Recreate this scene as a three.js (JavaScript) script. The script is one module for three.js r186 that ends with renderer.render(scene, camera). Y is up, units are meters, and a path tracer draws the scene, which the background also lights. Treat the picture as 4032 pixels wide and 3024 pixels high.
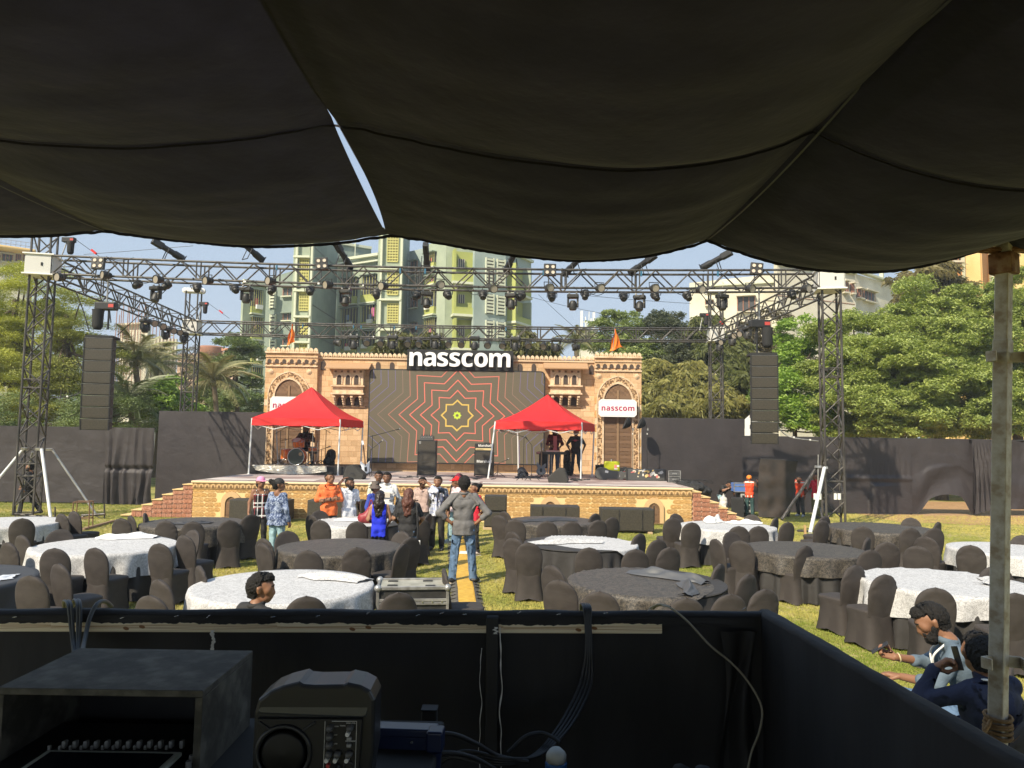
import * as THREE from 'three';
import { mergeGeometries } from 'three/addons/utils/BufferGeometryUtils.js';
import { RoundedBoxGeometry } from 'three/addons/geometries/RoundedBoxGeometry.js';
import { TextGeometry } from 'three/addons/geometries/TextGeometry.js';
import { FontLoader } from 'three/addons/loaders/FontLoader.js';
import { MarchingCubes } from 'three/addons/objects/MarchingCubes.js';
import { ImprovedNoise } from 'three/addons/math/ImprovedNoise.js';

// ---------------------------------------------------------------- camera, sky, sun, exposure
const scene = new THREE.Scene();
const FPX = 2850;                                   // focal length in pixels of the 4032 x 3024 photograph
const camera = new THREE.PerspectiveCamera(2 * Math.atan(1512 / FPX) * 180 / Math.PI, 4 / 3, 0.05, 600);
camera.position.set(0, 2.5, 0);
camera.rotation.set(Math.atan(226 / FPX), 0, 0.015);
camera.updateMatrixWorld(true);
const renderer = new THREE.WebGLRenderer({ antialias: true });
renderer.toneMapping = THREE.LinearToneMapping;
renderer.toneMappingExposure = 1.58;
renderer.shadowMap.enabled = true;

const SUN = new THREE.Vector3(-0.8, 1.15, 1.0).normalize();
{
  const W = 512, H = 256, d = new Float32Array(W * H * 4);
  for (let j = 0; j < H; j++) for (let i = 0; i < W; i++) {
    const el = ((j + 0.5) / H - 0.5) * Math.PI, az = ((i + 0.5) / W - 0.5) * 2 * Math.PI;
    const v = new THREE.Vector3(Math.cos(el) * Math.cos(az), Math.sin(el), Math.cos(el) * Math.sin(az));
    const t = Math.pow(Math.max(0, v.y), 0.62), c = Math.max(0, v.dot(SUN));
    const glow = 0.35 * Math.pow(c, 8) + 0.9 * Math.pow(c, 60);
    const k = (j * W + i) * 4;
    d[k] = 0.43 + (0.17 - 0.43) * t + glow; d[k + 1] = 0.49 + (0.28 - 0.49) * t + glow * 0.93; d[k + 2] = 0.54 + (0.46 - 0.54) * t + glow * 0.8; d[k + 3] = 1;
  }
  const tex = new THREE.DataTexture(d, W, H, THREE.RGBAFormat, THREE.FloatType);
  tex.mapping = THREE.EquirectangularReflectionMapping; tex.magFilter = tex.minFilter = THREE.LinearFilter; tex.wrapS = THREE.RepeatWrapping; tex.needsUpdate = true;
  scene.background = tex; scene.environment = tex; scene.environmentIntensity = 1.0; scene.backgroundIntensity = 1.0;
}
const sun = new THREE.DirectionalLight(new THREE.Color(1.0, 0.89, 0.70), 4.2);
sun.position.copy(SUN).multiplyScalar(70).add(new THREE.Vector3(0, 0, -22)); sun.target.position.set(0, 0, -22);
sun.castShadow = true; sun.shadow.mapSize.set(4096, 4096); sun.shadow.radius = 1.3;
Object.assign(sun.shadow.camera, { left: -45, right: 45, top: 40, bottom: -40, near: 5, far: 160 });
scene.add(sun, sun.target);

// ---------------------------------------------------------------- helpers
const V = (x, y, z) => new THREE.Vector3(x, y, z);
let seedState = 12345;
const seed = (s) => { seedState = s >>> 0; };
const rnd = () => { seedState = (seedState + 0x6d2b79f5) | 0; let t = Math.imul(seedState ^ (seedState >>> 15), 1 | seedState); t = (t + Math.imul(t ^ (t >>> 7), 61 | t)) ^ t; return ((t ^ (t >>> 14)) >>> 0) / 4294967296; };
const rr = (a, b) => a + (b - a) * rnd();
const noiseGen = new ImprovedNoise(), noise = (x, y = 0, z = 0) => noiseGen.noise(x + 0.37, y + 0.71, z + 0.13);
const clamp = (x, a, b) => Math.min(b, Math.max(a, x)), lerp = (a, b, t) => a + (b - a) * t;
const sstep = (a, b, x) => { const t = clamp((x - a) / (b - a), 0, 1); return t * t * (3 - 2 * t); };
// a point of the place from a pixel of the 4032 x 3024 photograph and its distance along -z, or its height
function ray(px, py) { return V((px - 2016) / FPX, -(py - 1512) / FPX, -1).applyQuaternion(camera.quaternion); }
function at(px, py, D) { const r = ray(px, py); return r.multiplyScalar(D / -r.z).add(camera.position); }
function onLevel(px, py, y = 0) { const r = ray(px, py); return r.multiplyScalar((y - 2.5) / r.y).add(camera.position); }

const used = new Map();
function numbered(name) { const n = used.get(name) ?? 0; used.set(name, n + 1); return n ? `${name}_${String(n).padStart(3, '0')}` : name; }
function tag(o, label, category, group, kind) {
  if (label) o.userData.label = label;
  if (category) o.userData.category = category;
  if (group) o.userData.group = group;
  if (kind) o.userData.kind = kind;
  return o;
}
function thing(name, label, category, pos = [0, 0, 0], turn = 0, group) {
  const o = new THREE.Group(); o.name = numbered(name); scene.add(o);
  if (pos.isVector3) o.position.copy(pos); else o.position.set(...pos);
  o.rotation.y = turn;
  return tag(o, label, category, group);
}
function copyOf(root, label, pos, turn = 0) {
  const r = root.clone(); r.name = numbered(root.name.replace(/_\d{3}$/, '')); scene.add(r);
  if (pos.isVector3) r.position.copy(pos); else r.position.set(...pos);
  r.rotation.y = turn; r.userData = { ...root.userData }; if (label) r.userData.label = label;
  return r;
}
function mesh(name, geo, mat, parent, label) {
  const m = new THREE.Mesh(geo, mat); m.name = parent && parent !== scene ? name : numbered(name); m.castShadow = m.receiveShadow = true;
  (parent || scene).add(m); if (label) m.userData.label = label; return m;
}
// uv in metres, by the dominant axis of each face
function metricUV(g) {
  const p = g.attributes.position, n = p.count, uv = new Float32Array(n * 2), a = V(0, 0, 0), b = V(0, 0, 0), c = V(0, 0, 0);
  for (let i = 0; i < n; i += 3) {
    a.fromBufferAttribute(p, i); b.fromBufferAttribute(p, i + 1); c.fromBufferAttribute(p, i + 2);
    const f = b.clone().sub(a).cross(c.clone().sub(a)), ax = Math.abs(f.x), ay = Math.abs(f.y), az = Math.abs(f.z);
    [a, b, c].forEach((q, k) => { const [u, v] = ay >= ax && ay >= az ? [q.x, q.z] : ax >= az ? [q.z, q.y] : [q.x, q.y]; uv[(i + k) * 2] = u; uv[(i + k) * 2 + 1] = v; });
  }
  g.setAttribute('uv', new THREE.BufferAttribute(uv, 2)); return g;
}
const unitCyl = new Map();
function cylGeo(seg) { if (!unitCyl.has(seg)) unitCyl.set(seg, new THREE.CylinderGeometry(1, 1, 1, seg)); return unitCyl.get(seg); }
const UP = V(0, 1, 0);
function rod(name, a, b, r, mat, parent, seg = 8) {       // a straight round bar as a part of its own (shared unit cylinder)
  const m = mesh(name, cylGeo(seg), mat, parent), d = b.clone().sub(a);
  m.position.copy(a).addScaledVector(d, 0.5); m.quaternion.setFromUnitVectors(UP, d.clone().normalize()); m.scale.set(r, d.length(), r); return m;
}
const unitBox = new THREE.BoxGeometry(1, 1, 1);
function boxPart(name, x, y, z, w, h, d, mat, parent, turn = 0) { const m = mesh(name, unitBox, mat, parent); m.position.set(x, y, z); m.scale.set(w, h, d); m.rotation.y = turn; return m; }
class GB {                                                 // gathers shapes and builds ONE named mesh
  constructor() { this.g = []; }
  add(geo, m) {
    let q = geo.index ? geo.toNonIndexed() : geo.clone();
    for (const k of Object.keys(q.attributes)) if (!['position', 'normal', 'uv'].includes(k)) q.deleteAttribute(k);
    if (!q.attributes.uv) q.setAttribute('uv', new THREE.BufferAttribute(new Float32Array(q.attributes.position.count * 2), 2));
    q.morphAttributes = {}; if (m) q.applyMatrix4(m); this.g.push(q); return this;
  }
  put(geo, x = 0, y = 0, z = 0, rx = 0, ry = 0, rz = 0, s = 1) { return this.add(geo, new THREE.Matrix4().compose(V(x, y, z), new THREE.Quaternion().setFromEuler(new THREE.Euler(rx, ry, rz)), Array.isArray(s) ? V(...s) : V(s, s, s))); }
  box(x, y, z, w, h, d, rx = 0, ry = 0, rz = 0) { return this.put(new THREE.BoxGeometry(w, h, d), x, y, z, rx, ry, rz); }
  rbox(x, y, z, w, h, d, r = 0.01, rx = 0, ry = 0, rz = 0, seg = 2) { return this.put(new RoundedBoxGeometry(w, h, d, seg, r), x, y, z, rx, ry, rz); }
  bar(a, b, w, h = w) { const d = b.clone().sub(a); return this.add(new THREE.BoxGeometry(w, d.length(), h), new THREE.Matrix4().compose(a.clone().addScaledVector(d, 0.5), new THREE.Quaternion().setFromUnitVectors(UP, d.clone().normalize()), V(1, 1, 1))); }
  tube(a, b, r0, r1 = r0, seg = 8, open = false) { const d = b.clone().sub(a); return this.add(new THREE.CylinderGeometry(r1, r0, d.length(), seg, 1, open), new THREE.Matrix4().compose(a.clone().addScaledVector(d, 0.5), new THREE.Quaternion().setFromUnitVectors(UP, d.clone().normalize()), V(1, 1, 1))); }
  path(pts, r, seg = 6, n = pts.length * 6) { return this.add(new THREE.TubeGeometry(new THREE.CatmullRomCurve3(pts), n, r, seg)); }
  ball(x, y, z, r, sx = 1, sy = 1, sz = 1, n = 12) { return this.put(new THREE.SphereGeometry(r, n, Math.ceil(n * 0.7)), x, y, z, 0, 0, 0, [sx, sy, sz]); }
  lathe(pts, seg = 20, x = 0, y = 0, z = 0, rx = 0, ry = 0, rz = 0) { return this.put(new THREE.LatheGeometry(pts.map((p) => new THREE.Vector2(...p)), seg), x, y, z, rx, ry, rz); }
  prism(pts, depth, x = 0, y = 0, z = 0, rx = 0, ry = 0, rz = 0, bevel = 0) {      // outline in xy, extruded along +z
    const s = Array.isArray(pts) ? new THREE.Shape(pts.map((p) => new THREE.Vector2(...p))) : pts;
    return this.put(new THREE.ExtrudeGeometry(s, { depth, bevelEnabled: bevel > 0, bevelSize: bevel, bevelThickness: bevel, bevelSegments: 2, curveSegments: 10 }), x, y, z, rx, ry, rz);
  }
  geo(keepUV) { const q = this.g.length > 1 ? mergeGeometries(this.g) : this.g[0]; return keepUV ? q : metricUV(q); }
  build(name, mat, parent, o = {}) { return mesh(name, this.geo(o.keepUV), mat, parent, o.label); }
}
// a grid surface: f(u, v) -> Vector3, uv = [u, v] times the given size
function surf(nu, nv, f, su = 1, sv = 1) {
  const pos = [], uv = [], idx = [];
  for (let j = 0; j <= nv; j++) for (let i = 0; i <= nu; i++) { const p = f(i / nu, j / nv); pos.push(p.x, p.y, p.z); uv.push(i / nu * su, j / nv * sv); }
  for (let j = 0; j < nv; j++) for (let i = 0; i < nu; i++) { const a = j * (nu + 1) + i, b = a + 1, c = a + nu + 1, d = c + 1; idx.push(a, b, d, a, d, c); }
  const g = new THREE.BufferGeometry(); g.setAttribute('position', new THREE.Float32BufferAttribute(pos, 3)); g.setAttribute('uv', new THREE.Float32BufferAttribute(uv, 2)); g.setIndex(idx); g.computeVertexNormals(); return g;
}

// ---------------------------------------------------------------- computed textures and materials
function canvas(w, h, draw, repeat, srgb = true) {
  const c = document.createElement('canvas'); c.width = w; c.height = h; draw(c.getContext('2d'), w, h);
  const t = new THREE.CanvasTexture(c); if (srgb) t.colorSpace = THREE.SRGBColorSpace;
  if (repeat) { t.wrapS = t.wrapT = THREE.RepeatWrapping; t.repeat.set(1 / repeat[0], 1 / repeat[1]); }
  return t;
}
// tileable value noise, several octaves, 0..1
function tileNoise(n, base, oct, s) {
  seed(s); const out = new Float32Array(n * n); let amp = 1, tot = 0;
  for (let o = 0, f = base; o < oct; o++, f *= 2, amp *= 0.55) {
    const g = new Float32Array(f * f).map(() => rnd());
    for (let y = 0; y < n; y++) for (let x = 0; x < n; x++) {
      const fx = x / n * f, fy = y / n * f, x0 = fx | 0, y0 = fy | 0, x1 = (x0 + 1) % f, y1 = (y0 + 1) % f;
      let tx = fx - x0, ty = fy - y0; tx = tx * tx * (3 - 2 * tx); ty = ty * ty * (3 - 2 * ty);
      out[y * n + x] += amp * lerp(lerp(g[y0 * f + x0], g[y0 * f + x1], tx), lerp(g[y1 * f + x0], g[y1 * f + x1], tx), ty);
    }
    tot += amp;
  }
  for (let i = 0; i < out.length; i++) out[i] /= tot;
  return out;
}
const s8 = (x) => 255 * (x <= 0.0031308 ? 12.92 * x : 1.055 * Math.pow(x, 1 / 2.4) - 0.055);
// colour map between linear colours by noise; metres per repeat
function noiseMap(n, base, oct, s, stops, metres, sharpen = 1) {
  const f = tileNoise(n, base, oct, s), d = new Uint8Array(n * n * 4);
  for (let i = 0; i < n * n; i++) {
    const t = clamp((f[i] - 0.5) * 2.2 * sharpen + 0.5, 0, 1) * (stops.length - 1), k = Math.min(stops.length - 2, t | 0), q = t - k;
    for (let c = 0; c < 3; c++) d[i * 4 + c] = clamp(s8(lerp(stops[k][c], stops[k + 1][c], q)), 0, 255);
    d[i * 4 + 3] = 255;
  }
  const t = new THREE.DataTexture(d, n, n); t.colorSpace = THREE.SRGBColorSpace; t.magFilter = THREE.LinearFilter; t.wrapS = t.wrapT = THREE.RepeatWrapping; t.repeat.set(1 / metres, 1 / metres); t.needsUpdate = true; return t;
}
function bumpTex(n, base, oct, s, metres) {
  const f = tileNoise(n, base, oct, s), d = new Uint8Array(n * n * 4);
  for (let i = 0; i < n * n; i++) { d[i * 4] = d[i * 4 + 1] = d[i * 4 + 2] = clamp(((f[i] - 0.5) * 1.9 + 0.5) * 255, 0, 255); d[i * 4 + 3] = 255; }
  const t = new THREE.DataTexture(d, n, n); t.magFilter = THREE.LinearFilter; t.wrapS = t.wrapT = THREE.RepeatWrapping; t.repeat.set(1 / metres, 1 / metres); t.needsUpdate = true; return t;
}
function std(rgb, roughness = 0.8, extra = {}) {
  const m = new THREE.MeshStandardMaterial({ roughness, metalness: 0, side: THREE.DoubleSide, ...extra });
  if (rgb) m.color.setRGB(...rgb); return m;
}
function vary(base, spread) { const b = base.map((c) => c * (1 + spread * (rnd() - 0.5) * 2)); return b; }
const BUMP = { cloth: bumpTex(256, 8, 5, 11, 0.6), rough: bumpTex(256, 16, 5, 12, 0.5), wrinkle: bumpTex(256, 4, 4, 13, 1.4), stone: bumpTex(256, 8, 6, 14, 0.8) };
const MAT = {
  chair: std(null, 0.78, { map: noiseMap(256, 6, 5, 21, [[0.037, 0.030, 0.0265], [0.052, 0.043, 0.038]], 0.9), bumpMap: BUMP.wrinkle, bumpScale: 0.007 }),
  underskirt: std([0.036, 0.033, 0.031], 0.75, { bumpMap: BUMP.wrinkle, bumpScale: 0.01 }),
  blackCloth: std(null, 0.62, { map: noiseMap(256, 4, 5, 22, [[0.034, 0.028, 0.029], [0.048, 0.040, 0.041]], 2.5), bumpMap: BUMP.wrinkle, bumpScale: 0.012 }),
  boothCloth: std(null, 0.72, { map: noiseMap(256, 4, 6, 23, [[0.014, 0.0135, 0.014], [0.024, 0.023, 0.024]], 0.7), bumpMap: BUMP.cloth, bumpScale: 0.002 }),
  truss: std(null, 0.45, { map: noiseMap(256, 16, 4, 24, [[0.03, 0.027, 0.024], [0.06, 0.054, 0.048], [0.16, 0.145, 0.13]], 0.8, 1.3), metalness: 0.25 }),
  black: std([0.018, 0.018, 0.019], 0.5), blackMatt: std([0.022, 0.022, 0.022], 0.85), darkMetal: std([0.05, 0.05, 0.05], 0.35, { metalness: 0.6 }),
  lampBlack: std([0.03, 0.029, 0.027], 0.5), lens: std([0.33, 0.29, 0.23], 0.25), lensDark: std([0.10, 0.085, 0.07], 0.2),
  steel: std(null, 0.4, { map: noiseMap(256, 8, 5, 25, [[0.28, 0.27, 0.25], [0.48, 0.47, 0.45]], 0.5), metalness: 0.6 }),
  white: std([0.78, 0.77, 0.73], 0.6), whiteMetal: std([0.72, 0.73, 0.72], 0.4), chrome: std([0.6, 0.6, 0.6], 0.2, { metalness: 0.9 }),
  red: std([0.62, 0.012, 0.012], 0.6), orange: std([0.85, 0.20, 0.012], 0.65),
  speaker: std([0.034, 0.032, 0.028], 0.75, { bumpMap: BUMP.rough, bumpScale: 0.002 }), grille: std(null, 0.6, { map: noiseMap(128, 16, 3, 26, [[0.034, 0.029, 0.020], [0.058, 0.049, 0.034]], 0.4) }),
};
const font = await new FontLoader().loadAsync('fonts/droid/droid_sans_bold.typeface.json');
// ================================================================ ground
{
  const g = new THREE.PlaneGeometry(700, 700, 1, 1); g.rotateX(-Math.PI / 2);
  const uv = g.attributes.uv; for (let i = 0; i < uv.count; i++) uv.setXY(i, uv.getX(i) * 700, uv.getY(i) * 700);
  const m = std(null, 0.95, { map: noiseMap(1024, 10, 7, 31, [[0.16, 0.17, 0.03], [0.27, 0.26, 0.055], [0.36, 0.32, 0.09], [0.44, 0.36, 0.14]], 9, 1.1), bumpMap: bumpTex(512, 64, 3, 32, 2.2), bumpScale: 0.03 });
  const o = mesh('ground', g, m, scene); tag(o, 'patchy green and dry yellow lawn under the tables and chairs', null, null, 'structure');
}
const grassSpot = [];
{
  // short blades, thicker where the lawn shows between the furniture
  const blade = new THREE.BufferGeometry(), p = [];
  seed(77);
  for (let k = 0; k < 7; k++) { const a = rr(0, 6.28), r = rr(0, 0.05), h = rr(0.018, 0.042), w = 0.004, l = rr(0.0, 0.03), x = Math.cos(a) * r, z = Math.sin(a) * r, b = rr(0, 6.28); p.push(x - w * Math.cos(b), 0, z - w * Math.sin(b), x + w * Math.cos(b), 0, z + w * Math.sin(b), x + Math.cos(a) * l, h, z + Math.sin(a) * l); }
  blade.setAttribute('position', new THREE.Float32BufferAttribute(p, 3)); blade.computeVertexNormals();
  const N = 150000, im = new THREE.InstancedMesh(blade, std([1, 1, 1], 0.8), N), m4 = new THREE.Matrix4(), c = new THREE.Color();
  for (let i = 0; i < N; i++) {
    const z = -7 - 20 * Math.pow(rnd(), 1.15), half = -z * 0.75, x = rr(-half, half), s = rr(0.7, 1.4), dry = noise(x * 0.35, z * 0.35) + 0.5 * noise(x * 1.3, z * 1.3, 4) + rr(-0.25, 0.25) + (x > 6 && z < -17 ? 0.3 : 0);
    m4.makeRotationY(rnd() * 6.28).scale(V(s, s * rr(0.6, 1.2), s)).setPosition(x, 0.001, z); im.setMatrixAt(i, m4);
    const t = clamp(dry + 0.45, 0, 1); c.setRGB(lerp(0.19, 0.52, t), lerp(0.24, 0.44, t), lerp(0.03, 0.12, t)); im.setColorAt(i, c);
  }
  im.name = 'grass'; im.castShadow = im.receiveShadow = true; scene.add(im); tag(im, 'short yellow-green grass blades over the lawn', 'grass', null, 'stuff');
}
// bare sandy earth beyond the lifted cloth on the right
{
  const g = surf(24, 10, (u, v) => V(lerp(13, 24, u), 0.006, lerp(-23.6 - 0.6 * Math.sin(u * 9) - 0.4 * Math.sin(u * 23), -34, v)), 11, 11);
  tag(mesh('bare_earth', g, std(null, 0.95, { map: noiseMap(256, 8, 6, 33, [[0.30, 0.17, 0.08], [0.46, 0.28, 0.13]], 1) }), scene), 'sandy bare earth under and behind the lifted black cloth', null, null, 'structure');
}

// ================================================================ stage
const ZF = -22.6, ZB = -31.2, SH = 1.15, SX0 = at(757, 1965, 22.6).x, SX1 = at(2725, 1985, 22.6).x;
const stoneTex = noiseMap(256, 6, 6, 41, [[0.48, 0.27, 0.095], [0.64, 0.39, 0.15], [0.72, 0.47, 0.20]], 0.7, 1.2);
const stoneMats = [[1, 1, 1], [0.92, 0.88, 0.82], [1, 0.95, 0.84], [0.86, 0.84, 0.8]].map((c) => std(c, 0.85, { map: stoneTex, bumpMap: BUMP.stone, bumpScale: 0.012 }));
const redTex = noiseMap(256, 6, 6, 42, [[0.34, 0.14, 0.085], [0.48, 0.22, 0.14], [0.56, 0.30, 0.20]], 0.7, 1.2);
const redMats = [[1, 1, 1], [0.9, 0.86, 0.84], [1, 0.93, 0.86]].map((c) => std(c, 0.85, { map: redTex, bumpMap: BUMP.stone, bumpScale: 0.012 }));
const mortarMat = std([0.80, 0.58, 0.28], 0.9), redMortar = std([0.70, 0.48, 0.34], 0.9);
const woodDoorMat = std(null, 0.7, { map: noiseMap(256, 8, 5, 43, [[0.12, 0.065, 0.032], [0.22, 0.125, 0.065]], 0.5) });
// stones: a few irregular slab shapes shared by all courses
const stoneGeos = [];
seed(5);
for (let k = 0; k < 6; k++) {
  const n = 14, pts = [];
  for (let i = 0; i < n; i++) { const a = i / n * Math.PI * 2, c = Math.cos(a), s = Math.sin(a), q = 1 / Math.pow(Math.pow(Math.abs(c), 9) + Math.pow(Math.abs(s), 9), 1 / 9); pts.push([c * q * 0.5 * rr(0.955, 1.0), s * q * 0.5 * rr(0.93, 1.0)]); }
  stoneGeos.push(new GB().prism(pts, 0.5, 0, 0, -0.5, 0, 0, 0, 0.02).geo());
}
function stone(parent, x, y, z, w, h, mats, turn = 0) {
  const m = mesh('stone', stoneGeos[(rnd() * 6) | 0], mats[(rnd() * mats.length) | 0], parent); m.position.set(x, y, z - 0.016 + rr(-0.002, 0.003)); m.scale.set(w, h, 0.016); m.rotation.set(rr(-0.012, 0.012), turn, rr(-0.01, 0.01)); return m;
}
function archPts(w, hs, hp, n = 9) {                       // pointed arch outline, base at y = 0
  const p = [[-w / 2, 0], [-w / 2, hs]];
  for (let i = 1; i <= n; i++) { const t = i / n; p.push([-w / 2 * Math.pow(Math.cos(t * Math.PI / 2), 0.78), hs + (hp - hs) * (0.86 * Math.sin(t * Math.PI / 2) + 0.14 * Math.pow(t, 3))]); }
  for (let i = n - 1; i >= 0; i--) { const q = p[2 + i - 1 + 0]; p.push([-q[0], q[1]]); }
  p.push([w / 2, 0]); return p;
}
function archBand(wo, hso, hpo, wi, hsi, hpi) { const s = new THREE.Shape(archPts(wo, hso, hpo).map((p) => new THREE.Vector2(...p))); s.holes.push(new THREE.Path(archPts(wi, hsi, hpi).map((p) => new THREE.Vector2(p[0], Math.max(p[1], 0.001))))); return s; }
{
  const st = thing('stage', 'wide raised stage with a yellow stone fascia below the screen', 'stage');
  const w = SX1 - SX0, cx = (SX0 + SX1) / 2;
  new GB().box(cx, SH / 2 - 0.03, (ZF + ZB) / 2 - 0.002, w - 0.04, SH - 0.06, ZF - ZB - 0.004).build('stage_body', mortarMat, st);
  const floorMat = std(null, 0.85, { map: noiseMap(512, 4, 6, 44, [[0.27, 0.19, 0.17], [0.38, 0.29, 0.26], [0.47, 0.39, 0.35]], 5, 1.3) });
  const fl = new GB().box(cx, SH - 0.015, (ZF + ZB) / 2, w, 0.03, ZF - ZB).build('stage_floor', floorMat, st);
  // pale protective sheets on the floor
  for (const [a, b, c, d] of [[SX0 + 0.1, -6.2, ZF - 0.35, ZF - 1.3], [-5.6, -1.0, ZF - 0.9, ZF - 1.6], [-0.9, 2.2, ZF - 0.5, ZF - 1.35], [2.4, 5.4, ZF - 0.25, ZF - 0.95]])
    mesh('floor_sheet', surf(30, 8, (u, v) => V(lerp(a, b, u), SH + 0.006 + 0.012 * (0.5 + 0.5 * noise(u * 9, v * 5, a)), lerp(c, d, v) + 0.12 * noise(u * 4, a)), b - a, d - c), std([0.56, 0.50, 0.45], 0.7), st);
  new GB().rbox(cx, SH - 0.035, ZF + 0.035, w + 0.06, 0.06, 0.09, 0.015).build('cornice', std([0.80, 0.62, 0.38], 0.8), st);
  const frieze = new GB().box(cx, SH - 0.16, ZF + 0.012, w, 0.19, 0.03).build('frieze', std([0.46, 0.28, 0.12], 0.9), st);
  const lobe = new GB().prism(archPts(0.15, 0.03, 0.12), 0.02, 0, -0.06, 0).geo(), lobeIn = new GB().prism(archPts(0.075, 0.02, 0.075), 0.012, 0, -0.06, 0).geo();
  const lm = std([0.60, 0.40, 0.19], 0.85), li = std([0.22, 0.13, 0.055], 0.9), nl = 84;
  for (let i = 0; i < nl; i++) { const x = SX0 + (i + 0.5) * w / nl; const a = mesh('lotus_arch', lobe, lm, frieze); a.position.set(x, SH - 0.15, ZF + 0.03); const b = mesh('lotus_core', lobeIn, li, frieze); b.position.set(x, SH - 0.15, ZF + 0.042); }
  new GB().box(cx, SH - 0.075, ZF + 0.02, w, 0.03, 0.05).build('frieze_band', std([0.72, 0.5, 0.26], 0.85), st);
  const arches = [911, 1329, 1747, 2166, 2574].map((px) => at(px, 2000, 22.6).x);
  seed(91);
  for (let r = 0; r < 6; r++) {
    const h = 0.145, y = 0.045 + r * 0.148 + h / 2; let x = SX0;
    while (x < SX1 - 0.02) {
      let ww = rr(0.26, 0.46); if (SX1 - x - ww < 0.16) ww = SX1 - x;
      const c = x + ww / 2; if (!arches.some((a) => Math.abs(a - c) < 0.33 + ww * 0.2 && y < 0.72)) stone(st, c, y, ZF + 0.022, ww - 0.022, h - 0.018, stoneMats);
      x += ww;
    }
  }
  for (const a of arches) {
    const d = mesh('arched_door', new GB().prism(archPts(0.36, 0.40, 0.62), 0.03).geo(), woodDoorMat, st); d.position.set(a, 0.05, ZF + 0.01);
    const b = mesh('door_surround', new GB().prism(archBand(0.60, 0.46, 0.78, 0.36, 0.40, 0.62), 0.05).geo(), std([0.60, 0.40, 0.2], 0.85), d); b.position.z = 0.01;
    boxPart('door_strip', 0, 0.28, 0.036, 0.03, 0.5, 0.012, MAT.blackMatt, d); 
    for (const y of [0.12, 0.32]) boxPart('door_panel', -0.085, y + 0.03, 0.034, 0.1, 0.14, 0.01, woodDoorMat, d), boxPart('door_panel', 0.085, y + 0.03, 0.034, 0.1, 0.14, 0.01, woodDoorMat, d);
  }
}
// stairs at both ends of the stage
function stairs(name, label, xTop, dir, steps, run) {
  const t = thing(name, label, 'stairs'); seed(dir > 0 ? 61 : 62);
  const rise = SH / (steps + 0.15), zf = ZF + 0.02, dep = 1.5;
  for (let i = 0; i < steps; i++) {
    const h = SH - rise * (i + 1) + 0.02, x0 = xTop + dir * run * i, x1 = x0 + dir * run;
    boxPart('step', (x0 + x1) / 2, h / 2, zf - dep / 2 - 0.03, run, h, dep - 0.06, redMortar, t);
    boxPart('tread', (x0 + x1) / 2, h + 0.012, zf - dep / 2, run + 0.02, 0.024, dep, std([0.74, 0.52, 0.24], 0.85), t);
    const rows = Math.max(1, Math.round(h / 0.15)), ch = h / rows;
    for (let r = 0; r < rows; r++) { // course stones of this tread's face
      const off = r % 2 ? 0.0 : 0.5; const cuts = off ? [0, 0.55, 1] : [0, 1];
      for (let k = 0; k < cuts.length - 1; k++) stone(t, x0 + dir * run * (cuts[k] + cuts[k + 1]) / 2, (r + 0.5) * ch, zf - 0.012, run * (cuts[k + 1] - cuts[k]) - 0.014, ch - 0.016, redMats);
    }
  }
}
stairs('stage_stairs', 'red stone stairs at the left end of the stage', SX0, -1, 7, 0.31);
stairs('stage_stairs', 'red stone stairs at the right end of the stage', SX1 + 0.02, 1, 7, 0.27);
// ================================================================ fort backdrop
const fortTex = canvas(1024, 1024, (c, w, h) => {
  seed(301); c.fillStyle = '#dfbf98'; c.fillRect(0, 0, w, h);
  const rows = 18, rh = h / rows;
  for (let r = 0; r < rows; r++) { let x = -rr(0, 60); while (x < w) { const ww = rr(60, 130); const t = rr(-16, 14); c.fillStyle = `rgb(${222 + t},${188 + t},${148 + t})`; c.fillRect(x + 2, r * rh + 2, ww - 4, rh - 4); c.strokeStyle = 'rgba(150,100,60,0.45)'; c.lineWidth = 2; c.strokeRect(x + 1, r * rh + 1, ww - 2, rh - 2); x += ww; } }
  for (let k = 0; k < 5000; k++) { c.fillStyle = rnd() < 0.5 ? 'rgba(120,78,48,0.10)' : 'rgba(255,220,170,0.10)'; const s = rr(2, 14); c.fillRect(rr(0, w), rr(0, h), s, s * rr(0.3, 1)); }
}, [4.2, 4.2]);
const fortMat = std([0.84, 0.80, 0.76], 0.85, { map: fortTex, bumpMap: BUMP.stone, bumpScale: 0.006 });
const fortTrim = std(null, 0.85, { map: noiseMap(256, 8, 6, 51, [[0.56, 0.39, 0.24], [0.70, 0.52, 0.34], [0.76, 0.60, 0.42]], 1.2) });
const fortDark = std([0.075, 0.055, 0.045], 0.9), fortBrown = std([0.20, 0.12, 0.07], 0.9);
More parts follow.
